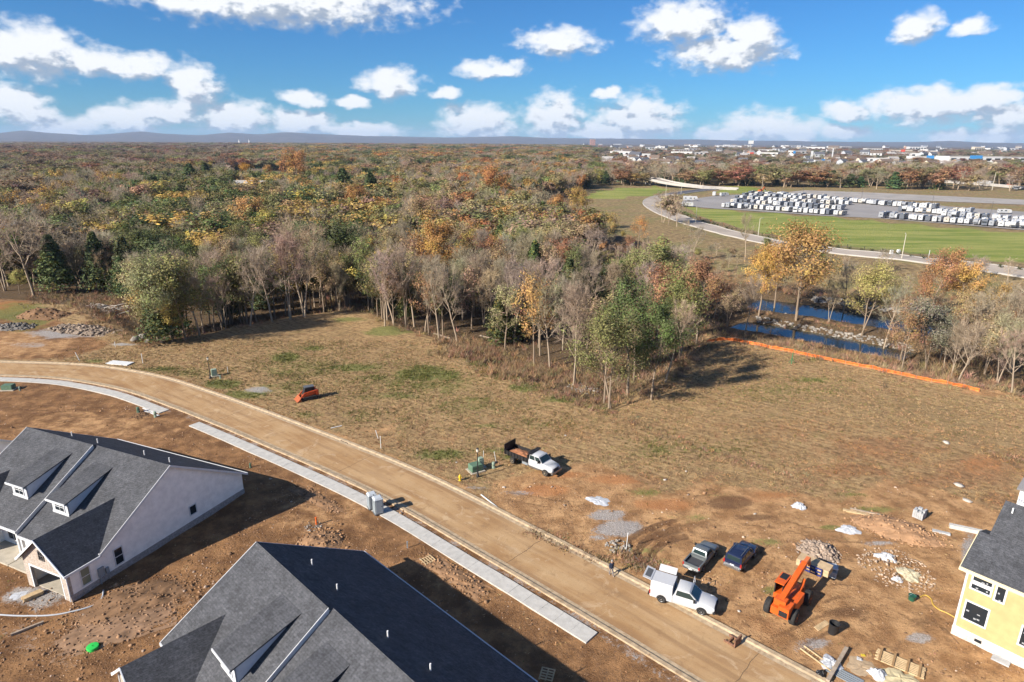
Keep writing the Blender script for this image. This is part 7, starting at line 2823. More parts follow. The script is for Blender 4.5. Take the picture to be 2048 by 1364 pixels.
def heap(name, label, px, py, r, n, s0, s1, m, cat, hgt=.35, lo=.55, hi=1.25, tint=None, ex=1.0, ang=0.0, mound=True):
    """a rough mound with loose lumps lying on it"""
    c = g3(px, py)
    ca, sa = math.cos(ang), math.sin(ang)
    ph = rng.uniform(0, 200, 2)

    def top(X, Y):
        q = np.hypot(X / ex, Y) / r
        return np.maximum(0, 1 - (q * (1 + .35 * (fbm(X + ph[0], Y + ph[1], r * .8, 2) - .5))) ** 2) * hgt * r * (.45 + 1.1 * fbm(X + ph[1], Y + ph[0], r * .45, 4)) - .04
    V0, F0, T0 = np.zeros((0, 3)), np.zeros((0, 3), int), np.zeros((0, 3))
    base = np.array([1.0, 1, 1]) if tint is None else np.array(tint)
    if mound:
        k = max(14, int(r * 2 / .16))
        u = np.linspace(-1.05, 1.05, k)
        X, Y = [q.ravel() for q in np.meshgrid(u * r * ex, u * r)]
        X, Y = X + rng.normal(0, .03, X.size), Y + rng.normal(0, .03, X.size)
        Z = top(X, Y) + rng.normal(0, .035, X.size) * (hgt > .08)
        V0 = np.column_stack([X * ca - Y * sa, X * sa + Y * ca, Z])
        i = (np.arange(k - 1)[:, None] * k + np.arange(k - 1)[None]).ravel()
        F0 = np.vstack([np.stack([i, i + 1, i + 1 + k], 1), np.stack([i, i + 1 + k, i + k], 1)])
        F0 = F0[(Z[F0] > -.03).any(1)]
        T0 = (lo + (hi - lo) * fbm(X, Y, .9, 4))[:, None] * base * rng.uniform(.8, 1.15, (X.size, 1))
    a = rng.uniform(0, 6.28, n)
    q = np.sqrt(rng.random(n)) * r * (1.15 if mound else 1)
    X, Y = q * np.cos(a) * ex, q * np.sin(a)
    S = np.exp(rng.uniform(math.log(s0), math.log(s1), n))
    P = np.column_stack([X * ca - Y * sa, X * sa + Y * ca, np.maximum(0, top(X, Y)) + S * .15])
    V, F = stones(P, S, .38)
    me = np_mesh(name, np.vstack([V0, V]), np.vstack([F0, F + len(V0)]), m, {'tone': np.vstack([T0, per(n, 12, lo, hi, tint)])})
    o = link(name, me, None, loc=c)
    return tag(o, label, cat, kind='stuff')


heap('rubble_heap', 'heap of brown-grey rubble stones right of the SUV', 1636, 1105, 1.9, 420, .05, .26, M_ROCK, 'rubble', .35, .5, 1.2, np.array([1.15, .98, .85]))
heap('rubble_heap', 'scattered rubble round the sand heap', 1795, 1140, 3.6, 520, .03, .16, M_ROCK, 'rubble', .06, .6, 1.4, np.array([1.2, 1.0, .82]), mound=False)
heap('spoil_heap', 'brown spoil bank behind the long beam', 1790, 1058, 2.4, 300, .04, .16, M_CLOD, 'earth', .25, .7, 1.5, np.array([1.15, 1.15, 1.15]), ex=1.9, ang=-.6)
heap('spoil_heap', 'yellow-brown spoil dug out beside the dark hole', 640, 1085, 2.3, 260, .04, .2, M_CLOD, 'earth', .25, .5, 1.35)
heap('spoil_heap', 'dug earth round the green pedestals', 283, 830, 1.2, 120, .04, .16, M_CLOD, 'earth', .2, .4, .9)
heap('spoil_heap', 'dark spoil ridge between the two duplex houses', 262, 1205, 2.8, 460, .03, .15, M_CLOD, 'earth', .16, .4, 1.1, ex=1.7, ang=.55)
heap('spoil_heap', 'stony spoil strewn above the bright green lid', 232, 1252, 2.2, 300, .03, .13, M_CLOD, 'earth', .12, .45, 1.4, np.array([1, 1.05, 1.15]), ex=2.0, ang=.5)
heap('spoil_heap', 'broken earth along the house side of the second sidewalk', 905, 1150, 1.2, 220, .04, .16, M_CLOD, 'earth', .15, .6, 1.3, ex=3.5, ang=-.75)
heap('spoil_heap', 'long crumbled earth edge beside the middle of the second sidewalk', 640, 1000, 1.0, 220, .04, .16, M_CLOD, 'earth', .15, .5, 1.2, ex=5.0, ang=-.66)
heap('rock_heap', 'long grey heap of blasted rock at the end of the left street', 165, 660, 3.0, 360, .10, .5, M_ROCK, 'rocks', .24, .4, 1.0, np.array([1.1, .95, .82]), ex=2.6, ang=-.35)
heap('rock_heap', 'grey rock heap at the left edge above the street', 25, 655, 2.6, 160, .10, .5, M_ROCK, 'rocks', .26, .3, .8, ex=1.6)
heap('rock_heap', 'brown earth mound on top of the grey rocks', 90, 632, 4.0, 160, .06, .3, M_CLOD, 'earth', .4, .4, 1.0, ex=1.7)
heap('stone_patch', 'pale stones in the gully at the tip of the woods', 1165, 778, 3.0, 200, .08, .3, M_RIPRAP, 'stones', .03, .6, 1.2, mound=False)
heap('stone_patch', 'small stones around the orange stake', 628, 1052, 1.0, 60, .04, .14, M_RIPRAP, 'stones', .1, mound=False)
heap('stone_patch', 'crushed white stone beside the tall white pipe', 1236, 1093, 1.3, 120, .04, .18, M_RIPRAP, 'stones', .12, .7, 1.4, mound=False)
for i_, (px_, py_, r_) in enumerate(((272, 682, 1.1), (288, 678, 1.3), (298, 686, 1.0))):
    c_ = g3(px_, py_)
    V_, F_ = stones(np.array([[0, 0, r_ * .35]]), np.array([r_]), .2)
    o_ = link('boulder', np_mesh('boulder', V_, F_, M_RIPRAP, {'tone': np.full((12, 3), .95)}), None, loc=c_)
    tag(o_, ('leftmost', 'middle and largest', 'rightmost')[i_] + ' of three pale boulders below the corner of the woods', 'boulder')


def brush_pile():
    c = g3(205, 622)
    t = thing('brush_pile', 'pile of bleached cut branches before the dark cedars at left', 'brush pile', c)
    for i in range(70):
        a, q = rng.uniform(0, 6.28), rng.random() ** .7 * 5.0
        p = np.array([q * math.cos(a) * 1.5, q * math.sin(a), .3 + rng.random() * 1.5 * (1 - q / 6)])
        d = rng.normal(0, 1, 3) * [1, 1, .25]
        d /= np.linalg.norm(d)
        L = rng.uniform(1.2, 3.4)
        k = MB()
        k.tube([p, p + d * L * .5 + rng.normal(0, .12, 3), p + d * L], [.10, .075, .03], 5)
        k.build('branch', mat('bleached_wood', (.40, .355, .30), .9, var=.2), t)


brush_pile()


def block_stack(label, px, py, nx, ny, nz, ang, miss=.1, wrap=False):
    t = thing('block_stack', label, 'blocks', g3(px, py), ang)
    for i in range(nx):
        for j in range(ny):
            for k_ in range(nz):
                if k_ == nz - 1 and rng.random() < miss:
                    continue
                MB().box(i * .41 - nx * .2, i * .41 - nx * .2 + .39, j * .21 - ny * .1, j * .21 - ny * .1 + .19, k_ * .2, k_ * .2 + .19).build('block', M_BLOCK, t)
    if wrap:
        k = MB()
        k.obox((0, 0, nz * .2 + .08), (nx * .3, ny * .18, .1), rz=.3)
        k.build('plastic_wrap', M_PLASTIC, t)


block_stack('pallet-sized stack of grey blocks in the open right of the long beam', 1838, 1034, 3, 5, 5, .7, .3)
block_stack('stack of grey blocks with torn plastic left of the sand heap', 1662, 1148, 3, 5, 4, 1.0, .5, True)
block_stack('few grey blocks lying left of the white concrete beam', 1882, 1066, 4, 2, 1, -.5, .3)


def bin_and_bits():
    t = thing('trash_bin', 'black open bin leaning right of the pale planks', 'bin', g3(1664, 1266), .3)
    b = MB()
    b.loft([[(q * math.cos(2 * math.pi * k / 14) + z * .12, q * math.sin(2 * math.pi * k / 14), z) for k in range(14)] for q, z in ((.34, 0), (.42, .95), (.46, 1.0), (.40, .98), (.33, .15))])
    b.build('barrel', M_BLACK, t, smooth=True)
    b = MB()
    b.lathe([(.32, .16), (.01, .17)], 12)
    b.build('bin_bottom', M_BLACKBAG, t)
    t = thing('bucket', 'dark green bucket at the end of the yellow hose', 'bucket', g3(1823, 1200))
    b = MB()
    b.lathe([(.26, 0), (.32, .5), (.34, .52), (.30, .5)], 14)
    b.build('pail', mat('bucket_green', (.02, .10, .06), .5), t, smooth=True)
    b = MB()
    b.tube([(-.33, 0, .5), (0, 0, .72), (.33, 0, .5)], .015, 6)
    b.build('bail', M_STEEL, t)
    pts = [g3(*p, .05) for p in ((1838, 1196), (1850, 1191), (1862, 1199), (1866, 1210), (1878, 1220), (1894, 1227), (1910, 1236))]
    c = pts[0]
    k = MB()
    S = spline([p[:2] for p in pts], 40)
    k.tube([(p[0] - c[0], p[1] - c[1], hz(*p) + .05 - c[2]) for p in S], .045, 6)
    k2 = MB()
    o = k.build('hose', mat('hose_yellow', (.55, .36, .05), .5), None, loc=c)
    tag(o, 'yellow hose snaking from the bucket to the yellow house', 'hose')
    pts = [g3(*p, .06) for p in ((207, 1182), (205, 1196), (196, 1208), (180, 1215), (155, 1222), (110, 1231), (60, 1233), (0, 1231), (-60, 1228))]
    c = pts[0]
    S = spline([p[:2] for p in pts], 40)
    k = MB()
    k.tube([(p[0] - c[0], p[1] - c[1], hz(*p) + .08 - c[2]) for p in S], .07, 8)
    tag(k.build('conduit_pipe', mat('conduit_grey', (.42, .44, .46), .5), None, smooth=True, loc=c), 'long grey conduit curving from the duplex meter across the spoil', 'pipe')
    t = thing('manhole_lid', 'bright green round lid on the spoil at bottom left', 'lid', g3(186, 1297, .16))
    b = MB()
    b.lathe([(.42, -.3), (.46, .06), (.44, .10), (.30, .12)], 20)
    b.build('cover', mat('lid_green', (.03, .50, .08), .5), t, smooth=True)
    b = MB()
    b.lathe([(.06, .11), (.06, .15)], 8)
    b.build('knob', mat('lid_green_dark', (.02, .30, .05), .5), t)
    # rusty attachment on the street
    t = thing('rusty_bracket', 'rusty steel attachment lying in the street near the kerb', 'attachment', g3(1466, 1285, .02), .75)
    M_RUST = mat('rust', (.20, .10, .06), .85, var=.35, vscale=6)
    small(t, 'plate', M_RUST, (-.55, .55, -.45, -.33, .02, .75))
    small(t, 'arm', M_RUST, (-.50, -.38, -.33, .60, .02, .20), (.38, .50, -.33, .60, .02, .20))
    small(t, 'cross_bar', M_RUST, (-.38, .38, .15, .27, .05, .22))
    t = thing('green_standpipe', 'green pipe stand with hooked top in the field before the orange fence', 'pipe stand', g3(1583, 727))
    mg = mat('pipe_green', (.03, .20, .08), .5)
    b = MB()
    b.tube([(0, 0, -.2), (0, 0, 2.5), (.15, 0, 2.75), (.4, 0, 2.75), (.5, 0, 2.55)], .07, 8)
    b.build('pipe', mg, t, smooth=True)
    for a in (0, 2.1, 4.2):
        b = MB()
        b.tube([(0, 0, 1.1), (.6 * math.cos(a), .6 * math.sin(a), 0)], .04, 6)
        b.build('brace', mg, t)
    # kerb inlets
    for lb, px, py in (('dark storm drain opening in the far kerb by the upright marker post', 690, 884), ('dark storm drain opening in the kerb near the gravel patch', 432, 786)):
        t = thing('storm_drain', lb, 'drain', (*at(px, py)[:2], .03), -.62)
        small(t, 'opening', M_BLACK, (-.6, .6, -.12, .1, 0, .05))
        small(t, 'frame', mat('cast_iron', (.12, .08, .06), .8), (-.72, -.6, -.2, .2, 0, .07), (.6, .72, -.2, .2, 0, .07))


bin_and_bits()


def silt_fence():
    px = [(1412, 686), (1440, 681), (1470, 682), (1520, 692), (1580, 704), (1640, 717), (1700, 729), (1760, 741), (1820, 754), (1880, 766), (1930, 776), (1958, 784)]
    P = spline([gat(*p)[:2] for p in px], 64)
    Z = height(P[:, 0], P[:, 1])
    c = P[30]
    t = thing('silt_fence', 'long bright orange fabric fence between the field and the creek', 'fence', (c[0], c[1], Z[30]))
    M_F = mat('fence_orange', (.66, .165, .035), .7, var=.35, vscale=1.6, dirt=(.55, .26, .10), dirt_amt=.12)
    tr = M_F.node_tree
    hs = 0.62 + .06 * np.sin(np.arange(64) * 1.7) + rng.normal(0, .05, 64)
    lean = rng.normal(0, .08, 64) - .15
    nrm = offset(P, 1.0) - P
    for a in range(0, 63, 3):           # panels between stakes
        i1 = min(a + 3, 63)
        k = MB()
        V, F = [], []
        for i in range(a, i1 + 1):
            for u, off in ((0, .0), (.35, .07), (.7, -.02), (1, .0)):
                q = P[i] + nrm[i] * (lean[i] * u * hs[i] + off)
                V.append((q[0] - c[0], q[1] - c[1], Z[i] - Z[30] + u * hs[i]))
        for i in range(i1 - a):
            for j in range(3):
                F.append((i * 4 + j, i * 4 + j + 1, i * 4 + j + 5, i * 4 + j + 4))
        k.add(V, F)
        o = k.build('panel', M_F, t)
        sd = o.modifiers.new('thick', 'SOLIDIFY')
        sd.thickness = .02
        k = MB()
        q = P[a]
        k.tube([(q[0] - c[0], q[1] - c[1], Z[a] - Z[30] - .3), (q[0] - c[0] + nrm[a][0] * lean[a], q[1] - c[1] + nrm[a][1] * lean[a], Z[a] - Z[30] + hs[a] + .1)], .035, 6)
        k.build('stake', M_WOODG, t)


silt_fence()
# loose litter and stones one can see in the field
for i_, (lb_, px_, py_, s_) in enumerate((('white flat stone on the field far right of the dump truck', 1892, 886, .42), ('white scrap on the grass above the dump truck', 1131, 871, .22), ('small white scrap behind the dump truck tail', 913, 925, .2), ('pale slab lying on the far right field, longer one', 1918, 972, .6),
                                          ('pale slab lying above the yellow house, shorter one', 1935, 1002, .5), ('white scrap between the pickups and the telehandler', 1478, 1223, .16), ('white scrap at the kerb left of the red bare earth', 1008, 975, .25), ('pale scrap on the red earth near the white plastic sheet', 1330, 960, .25), ('white scrap on the dark wet patch', 1510, 1028, .2), ('white cup-sized scrap below the telehandler load', 1372, 943, .22))):
    V_, F_ = stones(np.array([[0, 0, s_ * .2]]), np.array([s_]), .35, .35)
    o_ = link('litter', np_mesh('litter', V_, F_, M_RIPRAP, {'tone': np.full((12, 3), 1.7)}), None, loc=g3(px_, py_))
    tag(o_, lb_, 'litter')


# ------------------------------------------------------------------ the bridge and the avenue's furniture
def bridge():
    P = spline([at(*p, 6.0)[:2] for p in ((1120, 345), (1195, 349), (1240, 352), (1290, 356), (1340, 361))] + [at(1395, 369, 3.6)[:2], at(1440, 376, 1.0)[:2], at(1475, 379, .2)[:2]], 40)
    z = np.interp(np.linspace(0, 1, 40), [0, .62, .9, 1], [6.0, 6.0, 1.0, .35])
    c = P[20]
    t = thing('road_bridge', 'pale concrete road bridge carrying the avenue over the trees', 'bridge', (c[0], c[1], 0))
    loc = lambda q, zz: (q[0] - c[0], q[1] - c[1], zz)

    def strip(o0, o1, dz0, dz1, m, name):
        A, B_ = offset(P, o0), offset(P, o1)
        k = MB()
        k.loft([[loc(A[i], z[i] + dz1), loc(B_[i], z[i] + dz1), loc(B_[i], z[i] + dz0), loc(A[i], z[i] + dz0)] for i in range(40)])
        return k.build(name, m, t)
    strip(6.5, -6.5, -1.0, 0, M_CONC, 'deck')
    strip(6.5, 6.1, 0.004, 1.1, M_CONC, 'parapet')
    strip(-6.1, -6.5, 0.004, 1.1, M_CONC, 'parapet')
    strip(5.9, -5.9, 0.004, .03, M_ASPHALT, 'roadway')
    for i in (5, 10, 15, 19, 23):
        for o in (-4, 0, 4):
            q = offset(P, o)[i]
            k = MB()
            k.tube([loc(q, -1), loc(q, z[i] - 2.3)], .7, 10)
            k.build('pier', M_CONC, t)
        a, b_ = offset(P, 6)[i], offset(P, -6)[i]
        k = MB()
        k.beam(loc(a, z[i] - 1.9), loc(b_, z[i] - 1.9), 1.3, .9)
        k.build('pier_cap', M_CONC, t)


bridge()
M_POLE = mat('pole_concrete', (.50, .45, .36), .8)


def pole(label, px, py, top, m=None, arm=True, group='street lights along the avenue', r=.16):
    b, h = ground_h(px, py, top)
    t = thing('light_pole', label, 'light pole', tuple(b), rng.uniform(0, 6.28), group)
    k = MB()
    k.tube([(0, 0, -.3), (0, 0, h)], [r, r * .6], 8)
    k.build('pole', m or M_POLE, t, smooth=True)
    if arm:
        k = MB()
        k.tube([(0, 0, h - .1), (.6, 0, h + .15), (1.6, 0, h + .25)], .06, 6)
        k.build('arm', m or M_POLE, t)
        k = MB()
        k.box(1.4, 2.1, -.15, .15, h + .18, h + .32)
        k.build('lamp_head', M_STEEL, t)


for lb_, px_, py_, tp_ in (('light pole at the avenue where fresh asphalt begins', 1331, 396, 367), ('light pole beside the bridge end of the avenue', 1362, 388, 369), ('light pole at the inner side of the avenue bend', 1337, 423, 398),
                           ('light pole left of the orange saplings', 1391, 447, 413), ('light pole at the lawn fence beside the bare tree', 1516, 473, 437), ('tall pale light pole at the lawn fence left of the silver car', 1803, 518, 469)):
    pole(lb_, px_, py_, tp_)
M_DARKPOLE = mat('dark_pole', (.08, .07, .065), .7)
for lb_, px_, py_, tp_ in (('slim dark pole in the camper lot near the gravel lot', 1604, 398, 370), ('slim dark pole in front of the gravel lot, middle', 1722, 402, 374), ('slim dark pole at the right of the camper lot', 1862, 420, 388), ('slim dark pole behind the rightmost campers', 1980, 432, 402), ('dark pole by the lone pair of motorhomes', 1372, 430, 408)):
    pole(lb_, px_, py_, tp_, M_DARKPOLE, False, 'poles of the camper lot', .12)
for lb_, px_, py_, tp_ in (('tall highway light behind the white trailer', 1912, 362, 337), ('tall highway light right of the white trailer', 1984, 380, 345), ('tall highway light at the far right', 2024, 372, 341), ('tall highway light by the red truck', 1830, 357, 332)):
    pole(lb_, px_, py_, tp_, M_POLE, True, 'highway lights', .3)


def lawn_fence():
    L = spline([gat(*p)[:2] for p in ((1350, 408), (1365, 424), (1400, 440), (1460, 457), (1560, 478), (1680, 494), (1800, 509), (1930, 525), (2060, 541), (2150, 552))], 120)
    Z = height(L[:, 0], L[:, 1])
    c = L[60]
    t = thing('lawn_fence', 'low dark post and rail fence between the lawn and the avenue', 'fence', (c[0], c[1], Z[60]))
    M_I = mat('dark_iron', (.025, .025, .025), .6)
    for i in range(0, 120, 3):
        MB().box(L[i][0] - c[0] - .06, L[i][0] - c[0] + .06, L[i][1] - c[1] - .06, L[i][1] - c[1] + .06, Z[i] - Z[60] - .2, Z[i] - Z[60] + 1.5).build('post', M_I, t)
    for h in (.35, .75, 1.1, 1.45):
        k = MB()
        for i in range(0, 117, 3):
            k.beam((L[i][0] - c[0], L[i][1] - c[1], Z[i] - Z[60] + h), (L[i + 3][0] - c[0], L[i + 3][1] - c[1], Z[i + 3] - Z[60] + h), .04, .05)
        k.build('rail', M_I, t)
    # shrubs planted along it
    S = offset(L, -2.4)
    n = 0
    for i in range(22, 116, 2):
        if rng.random() < .25:
            continue
        n += 1
        x, y = S[i] + rng.normal(0, .3, 2)
        pts = rng.normal(0, .33, (60, 3)) * [1, 1, .8] + [0, 0, .5]
        V, F, tn = leaves(rng, pts, .2)
        if n <= 3:
            SHRUB.append(np_mesh('foliage', V, F, M_LEAF, {'tone': tn}))
        sh = thing('shrub', f'{nth(n - 1)} small dark shrub from the left along the lawn fence', 'shrub', (x, y, hz(x, y)), rng.uniform(0, 6), 'shrubs along the lawn fence')
        sh.scale = (1.2 * rng.uniform(.8, 1.3),) * 3
        o = link('foliage', SHRUB[n % len(SHRUB)], None, sh)
        o['tint'] = [.07, .075, .03]


SHRUB = []
lawn_fence()
for lb_, px_, py_ in (('white utility box by the avenue, left of a pair', 1782, 509), ('white utility box by the avenue, right of a pair', 1796, 508)):
    cabinet('utility_cabinet', lb_, px_, py_, 1.0, .8, 1.7, M_PVC, .2, False)
pole('pale post without arm in the lawn right of the tall pole', 1857, 515, 500, M_PVC, False, None, .12)


# ------------------------------------------------------------------ the camper lot
M_RV = mat('camper_white', (.46, .46, .455), .4, var=.06)
M_RVT = mat('camper_tan', (.44, .40, .34), .4, var=.06)
M_RVD = mat('camper_dark', (.05, .055, .065), .4)
M_RVS = mat('camper_stripe', (.16, .18, .24), .4)


def camper(kind, paint=None):
    paint = paint or M_RV
    t = thing('camper', '', 'camper')
    Ls = {'trailer': 8.4, 'fifth': 10.0, 'motor': 9.0}[kind]
    zb = .75
    b = MB()
    if kind == 'trailer':
        pr = [(-Ls / 2, zb), (-Ls / 2, 2.9), (-Ls / 2 + .25, 3.15), (Ls / 2 - 1.0, 3.15), (Ls / 2 - .15, 2.5), (Ls / 2, 1.6), (Ls / 2 - .3, zb)]
    elif kind == 'fifth':
        pr = [(-Ls / 2, zb), (-Ls / 2, 3.4), (-Ls / 2 + .2, 3.6), (Ls / 2 - .6, 3.6), (Ls / 2, 2.9), (Ls / 2 - .1, 1.9), (Ls / 2 - 2.4, 1.75), (Ls / 2 - 2.6, zb)]
    else:
        pr = [(-Ls / 2, .5), (-Ls / 2, 3.2), (-Ls / 2 + .2, 3.35), (Ls / 2 - .3, 3.35), (Ls / 2, 2.9), (Ls / 2, .5)]
    b.poly_prism([(x, -1.25, z) for x, z in pr], (0, 2.5, 0))
    b.build('body', paint, t)
    for s in (-1, 1):
        y0, y1 = sorted((s * 1.25, s * 1.275))
        for x0, x1, z0, z1 in ((-Ls / 2 + 1.0, -Ls / 2 + 2.2, 1.9, 2.6), (-.6, .9, 1.9, 2.6), (Ls / 2 - 2.6, Ls / 2 - 1.8, 2.0, 2.6)):
            small(t, 'window', M_GLASS, (x0, x1, y0, y1, z0, z1))
        small(t, 'stripe', M_RVS, (-Ls / 2 + .3, Ls / 2 - 2.7, y0, y1, 1.25, 1.5))
    small(t, 'door', M_RVT, (1.6, 2.3, -1.28, -1.25, .8, 2.65))
    small(t, 'roof_unit', M_RVT, (-.6, .4, -.4, .4, pr[3][1], pr[3][1] + .28))
    if kind == 'motor':
        small(t, 'windscreen', M_GLASS, (Ls / 2 + .001, Ls / 2 + .03, -1.0, 1.0, 1.7, 2.4))
    else:
        small(t, 'end_window', M_GLASS, (-Ls / 2 - .02, -Ls / 2, -.4, .4, 2.0, 2.4))
        small(t, 'hitch', M_BLACK, (Ls / 2 - .4, Ls / 2 + .9, -.08, .08, .5, .62))
    for x in ((-1.4, -.5) if kind != 'motor' else (-2.2, 3.0)):
        for s in (-1, 1):
            MB().wheel((0, 0, 0), .37, .25, 10).build('wheel', M_TYRE, t, loc=(x, s * 1.12, .37))
    return t


RV = {k: camper(k) for k in ('trailer', 'fifth', 'motor')}
RV['trailer_tan'] = camper('trailer', M_RVT)
RV['fifth_grey'] = camper('fifth', mat('camper_grey', (.26, .27, .29), .4, var=.06))
RV['motor_dark'] = camper('motor', mat('camper_slate', (.10, .11, .13), .4, var=.06))
used = set()
RVN = 0


def park(kind, x, y, ang, label, group):
    global RVN
    RVN += 1
    if kind not in used:
        used.add(kind)
        o = RV[kind]
        o.location = (x, y, .26)
        o.rotation_euler[2] = ang
        o['label'], o['group'] = label, group
    else:
        o = dup(RV[kind], (x, y, .26), ang, rng.uniform(.82, .98), label, group)
    return o


def rv_row(p0, p1, n, ang, where, group, jitter=.6, kinds=('trailer', 'trailer', 'fifth', 'motor', 'trailer_tan', 'fifth_grey', 'motor_dark')):
    a, b_ = at(*p0), at(*p1)
    for i in range(n):
        q = a + (b_ - a) * (i + .5) / n + rng.normal(0, jitter, 3)
        park(kinds[rng.integers(len(kinds))], q[0], q[1], R(ang) + rng.normal(0, .06) + (math.pi if rng.random() < .3 else 0), f'{nth(i)} camper from the left in the {where}', group)


ROWS = [((1500, 391), (1650, 398), 14, 45, 'hindmost row of the left block'), ((1640, 405), (1700, 411), 6, 45, 'short row between the blocks'), ((1920, 443), (2050, 453), 9, 45, 'third row of the right block'), ((1450, 415), (1690, 432), 22, 45, 'front row of the left block'), ((1462, 406), (1690, 421), 20, 45, 'second row of the left block'), ((1470, 399), (1665, 410), 17, 45, 'third row of the left block'), ((1488, 394), (1610, 400), 12, 45, 'last row of the left block'),
        ((1640, 400), (1745, 409), 12, 45, 'back row in the middle of the lot'), ((1738, 409), (1880, 419), 14, 45, 'back row continuing right'), ((1795, 422), (1905, 431), 12, 45, 'middle row of the right block'), ((1768, 436), (2050, 458), 22, 45, 'front row of the right block'),
        ((1880, 432), (2050, 446), 12, 45, 'second row of the right block'), ((1905, 424), (1945, 428), 4, 45, 'cross-parked group behind the right block')]
for p0_, p1_, n_, an_, wh_ in ROWS:
    rv_row(p0_, p1_, n_, an_, wh_, f'campers in the {wh_}')
park('trailer', *at(2008, 428)[:2], R(-10), 'white camper standing alone sideways behind the right block', None)
park('motor', *at(1374, 414)[:2], R(-8), 'white motorhome alone at the left end of the lot, nearest the avenue', None)
park('fifth', *at(1380, 403)[:2], R(-8), 'camper behind the lone motorhome at the left end', None)
park('motor', *at(1428, 392)[:2], R(70), 'camper at the far back left of the lot, left of two', None)
park('trailer', *at(1448, 393)[:2], R(20), 'camper at the far back left of the lot, right of two', None)


# ------------------------------------------------------------------ highway traffic
def lorry(label, px, py, z, ang, col):
    t = thing('lorry', label, 'truck', (*at(px, py, z)[:2], z), ang)
    small(t, 'trailer', M_RV, (-8, 5, -1.3, 1.3, 1.2, 4.0))
    small(t, 'cab', col, (5.5, 8.2, -1.25, 1.25, .8, 3.6))
    small(t, 'windscreen', M_GLASS, (8.2, 8.23, -1.1, 1.1, 2.2, 3.2))
    small(t, 'chassis', M_BLACK, (-7.5, 8.0, -1.0, 1.0, .6, 1.0))
    wheels(t, (-6.5, -5.3, 4.2, 7.2), 1.1, .5, .3)


hw = HIGHWAY[18] - HIGHWAY[4]
HA = math.atan2(hw[1], hw[0])
lorry('white box trailer lorry on the highway at right', 1969, 369, 1.0, HA, M_RV)
lorry('red lorry with white trailer on the far highway', 1815, 358, 1.0, HA + math.pi, mat('lorry_red', (.5, .04, .03), .5))
sedan('white car on the highway at the far right', (*at(2030, 379, 1.0)[:2], 1.02), HA, M_RV, tall=.2)
sedan('orange-red vehicle on the highway beside the right light', (*at(2018, 371, 1.0)[:2], 1.02), HA, mat('car_orange', (.5, .09, .03), .4), tall=.3)


# ------------------------------------------------------------------ the town beyond the trees
ROOFC = [mat('roof_slate', (.10, .10, .11), .9), mat('roof_brown', (.16, .115, .085), .9), mat('roof_pale', (.33, .31, .29), .9)]
WALLC = [mat('town_white', (.58, .57, .55), .8), mat('town_cream', (.55, .47, .36), .8), mat('town_brick', (.33, .17, .11), .9), mat('town_grey', (.40, .41, .42), .8)]


def small_house(label, px, py, w, d, h, ang, wall, roof, z=0.0, group=None):
    p = at(px, py, z)
    t = thing('house', label, 'house', (p[0], p[1], hz(p[0], p[1])), ang, group)
    b = MB()
    rh = d * .32
    b.poly_prism([(-w / 2, -d / 2, 0), (-w / 2, d / 2, 0), (-w / 2, d / 2, h), (-w / 2, 0, h + rh), (-w / 2, -d / 2, h)], (w, 0, 0))
    b.build('wall', wall, t)
    b = MB()
    for s in (-1, 1):
        b.poly_prism([(-w / 2 - .5, 0, h + rh + .25), (-w / 2 - .5, s * (d / 2 + .6), h - .12), (-w / 2 - .5, s * (d / 2 + .6), h - .4), (-w / 2 - .5, 0, h + rh - .03)], (w + 1, 0, 0))
    rf = b.build('roof', roof, t)
    small(t, 'chimney', WALLC[2], (w * .2, w * .2 + .9, -.45, .45, h + rh * .5, h + rh + 1.2), parent=rf)
    for x in (-w * .3, w * .05, w * .3):
        small(t, 'window', M_GLASS, (x - .6, x + .6, -d / 2 - .04, -d / 2, 1.0, 2.3))
    small(t, 'door', M_BLACK, (-w * .12, -w * .12 + 1.0, -d / 2 - .04, -d / 2, 0, 2.1))


for i_, (lb_, px_, py_, w_) in enumerate(TOWN_H):
    D_ = np.hypot(*at(px_, py_)[:2])
    k_ = 1.0 if D_ < 500 else 1.3
    small_house(lb_, px_, py_, rng.uniform(14, 20) * k_, rng.uniform(9, 12) * k_, rng.uniform(3.2, 6.0) * k_, rng.uniform(-.6, .6), WALLC[w_], ROOFC[rng.integers(3)])


def block(name, label, px, py, w, d, h, wall, ang=0.0, windows=5, floors=1, sign=None):
    p = at(px, py)
    t = thing(name, label, 'building', (p[0], p[1], hz(p[0], p[1])), ang)
    small(t, 'wall', wall, (-w / 2, w / 2, -d / 2, d / 2, -2, h))
    small(t, 'parapet', M_CONC, (-w / 2 - .4, w / 2 + .4, -d / 2 - .4, -d / 2 + .1, h - .9, h + .9))
    small(t, 'roof', ROOFC[2], (-w / 2 + .5, w / 2 - .5, -d / 2 + .5, d / 2 - .5, h, h + .3))
    for f in range(floors):
        for i in range(windows):
            x = -w / 2 + w * (i + .5) / windows
            z0 = h * (f + .25) / floors
            small(t, 'window', M_GLASS, (x - w / windows * .3, x + w / windows * .3, -d / 2 - .1, -d / 2, z0, z0 + h / floors * .45))
    if sign:
        small(t, 'sign_band', sign, (-w * .12, w * .12, -d / 2 - .6, -d / 2 - .4, h * .55, h + 2.2))


M_BLUESIGN = mat('shop_blue', (.05, .25, .55), .5)
M_REDSIGN = mat('shop_red', (.6, .08, .04), .5)
block('apartment_tower', 'tall brick tower on the horizon left of the middle town', 1185, 291, 52, 40, 62, mat('tower_brick', (.42, .21, .15), .9), 0, 7, 9)
for lb_, px_, py_, w_, d_, h_, wi_, sg_ in BL:
    block('store_building', lb_, px_, py_, w_, d_, h_, WALLC[wi_], rng.normal(0, .12), 6, 1, {'blue': M_BLUESIGN, 'red': M_REDSIGN, None: None}[sg_])


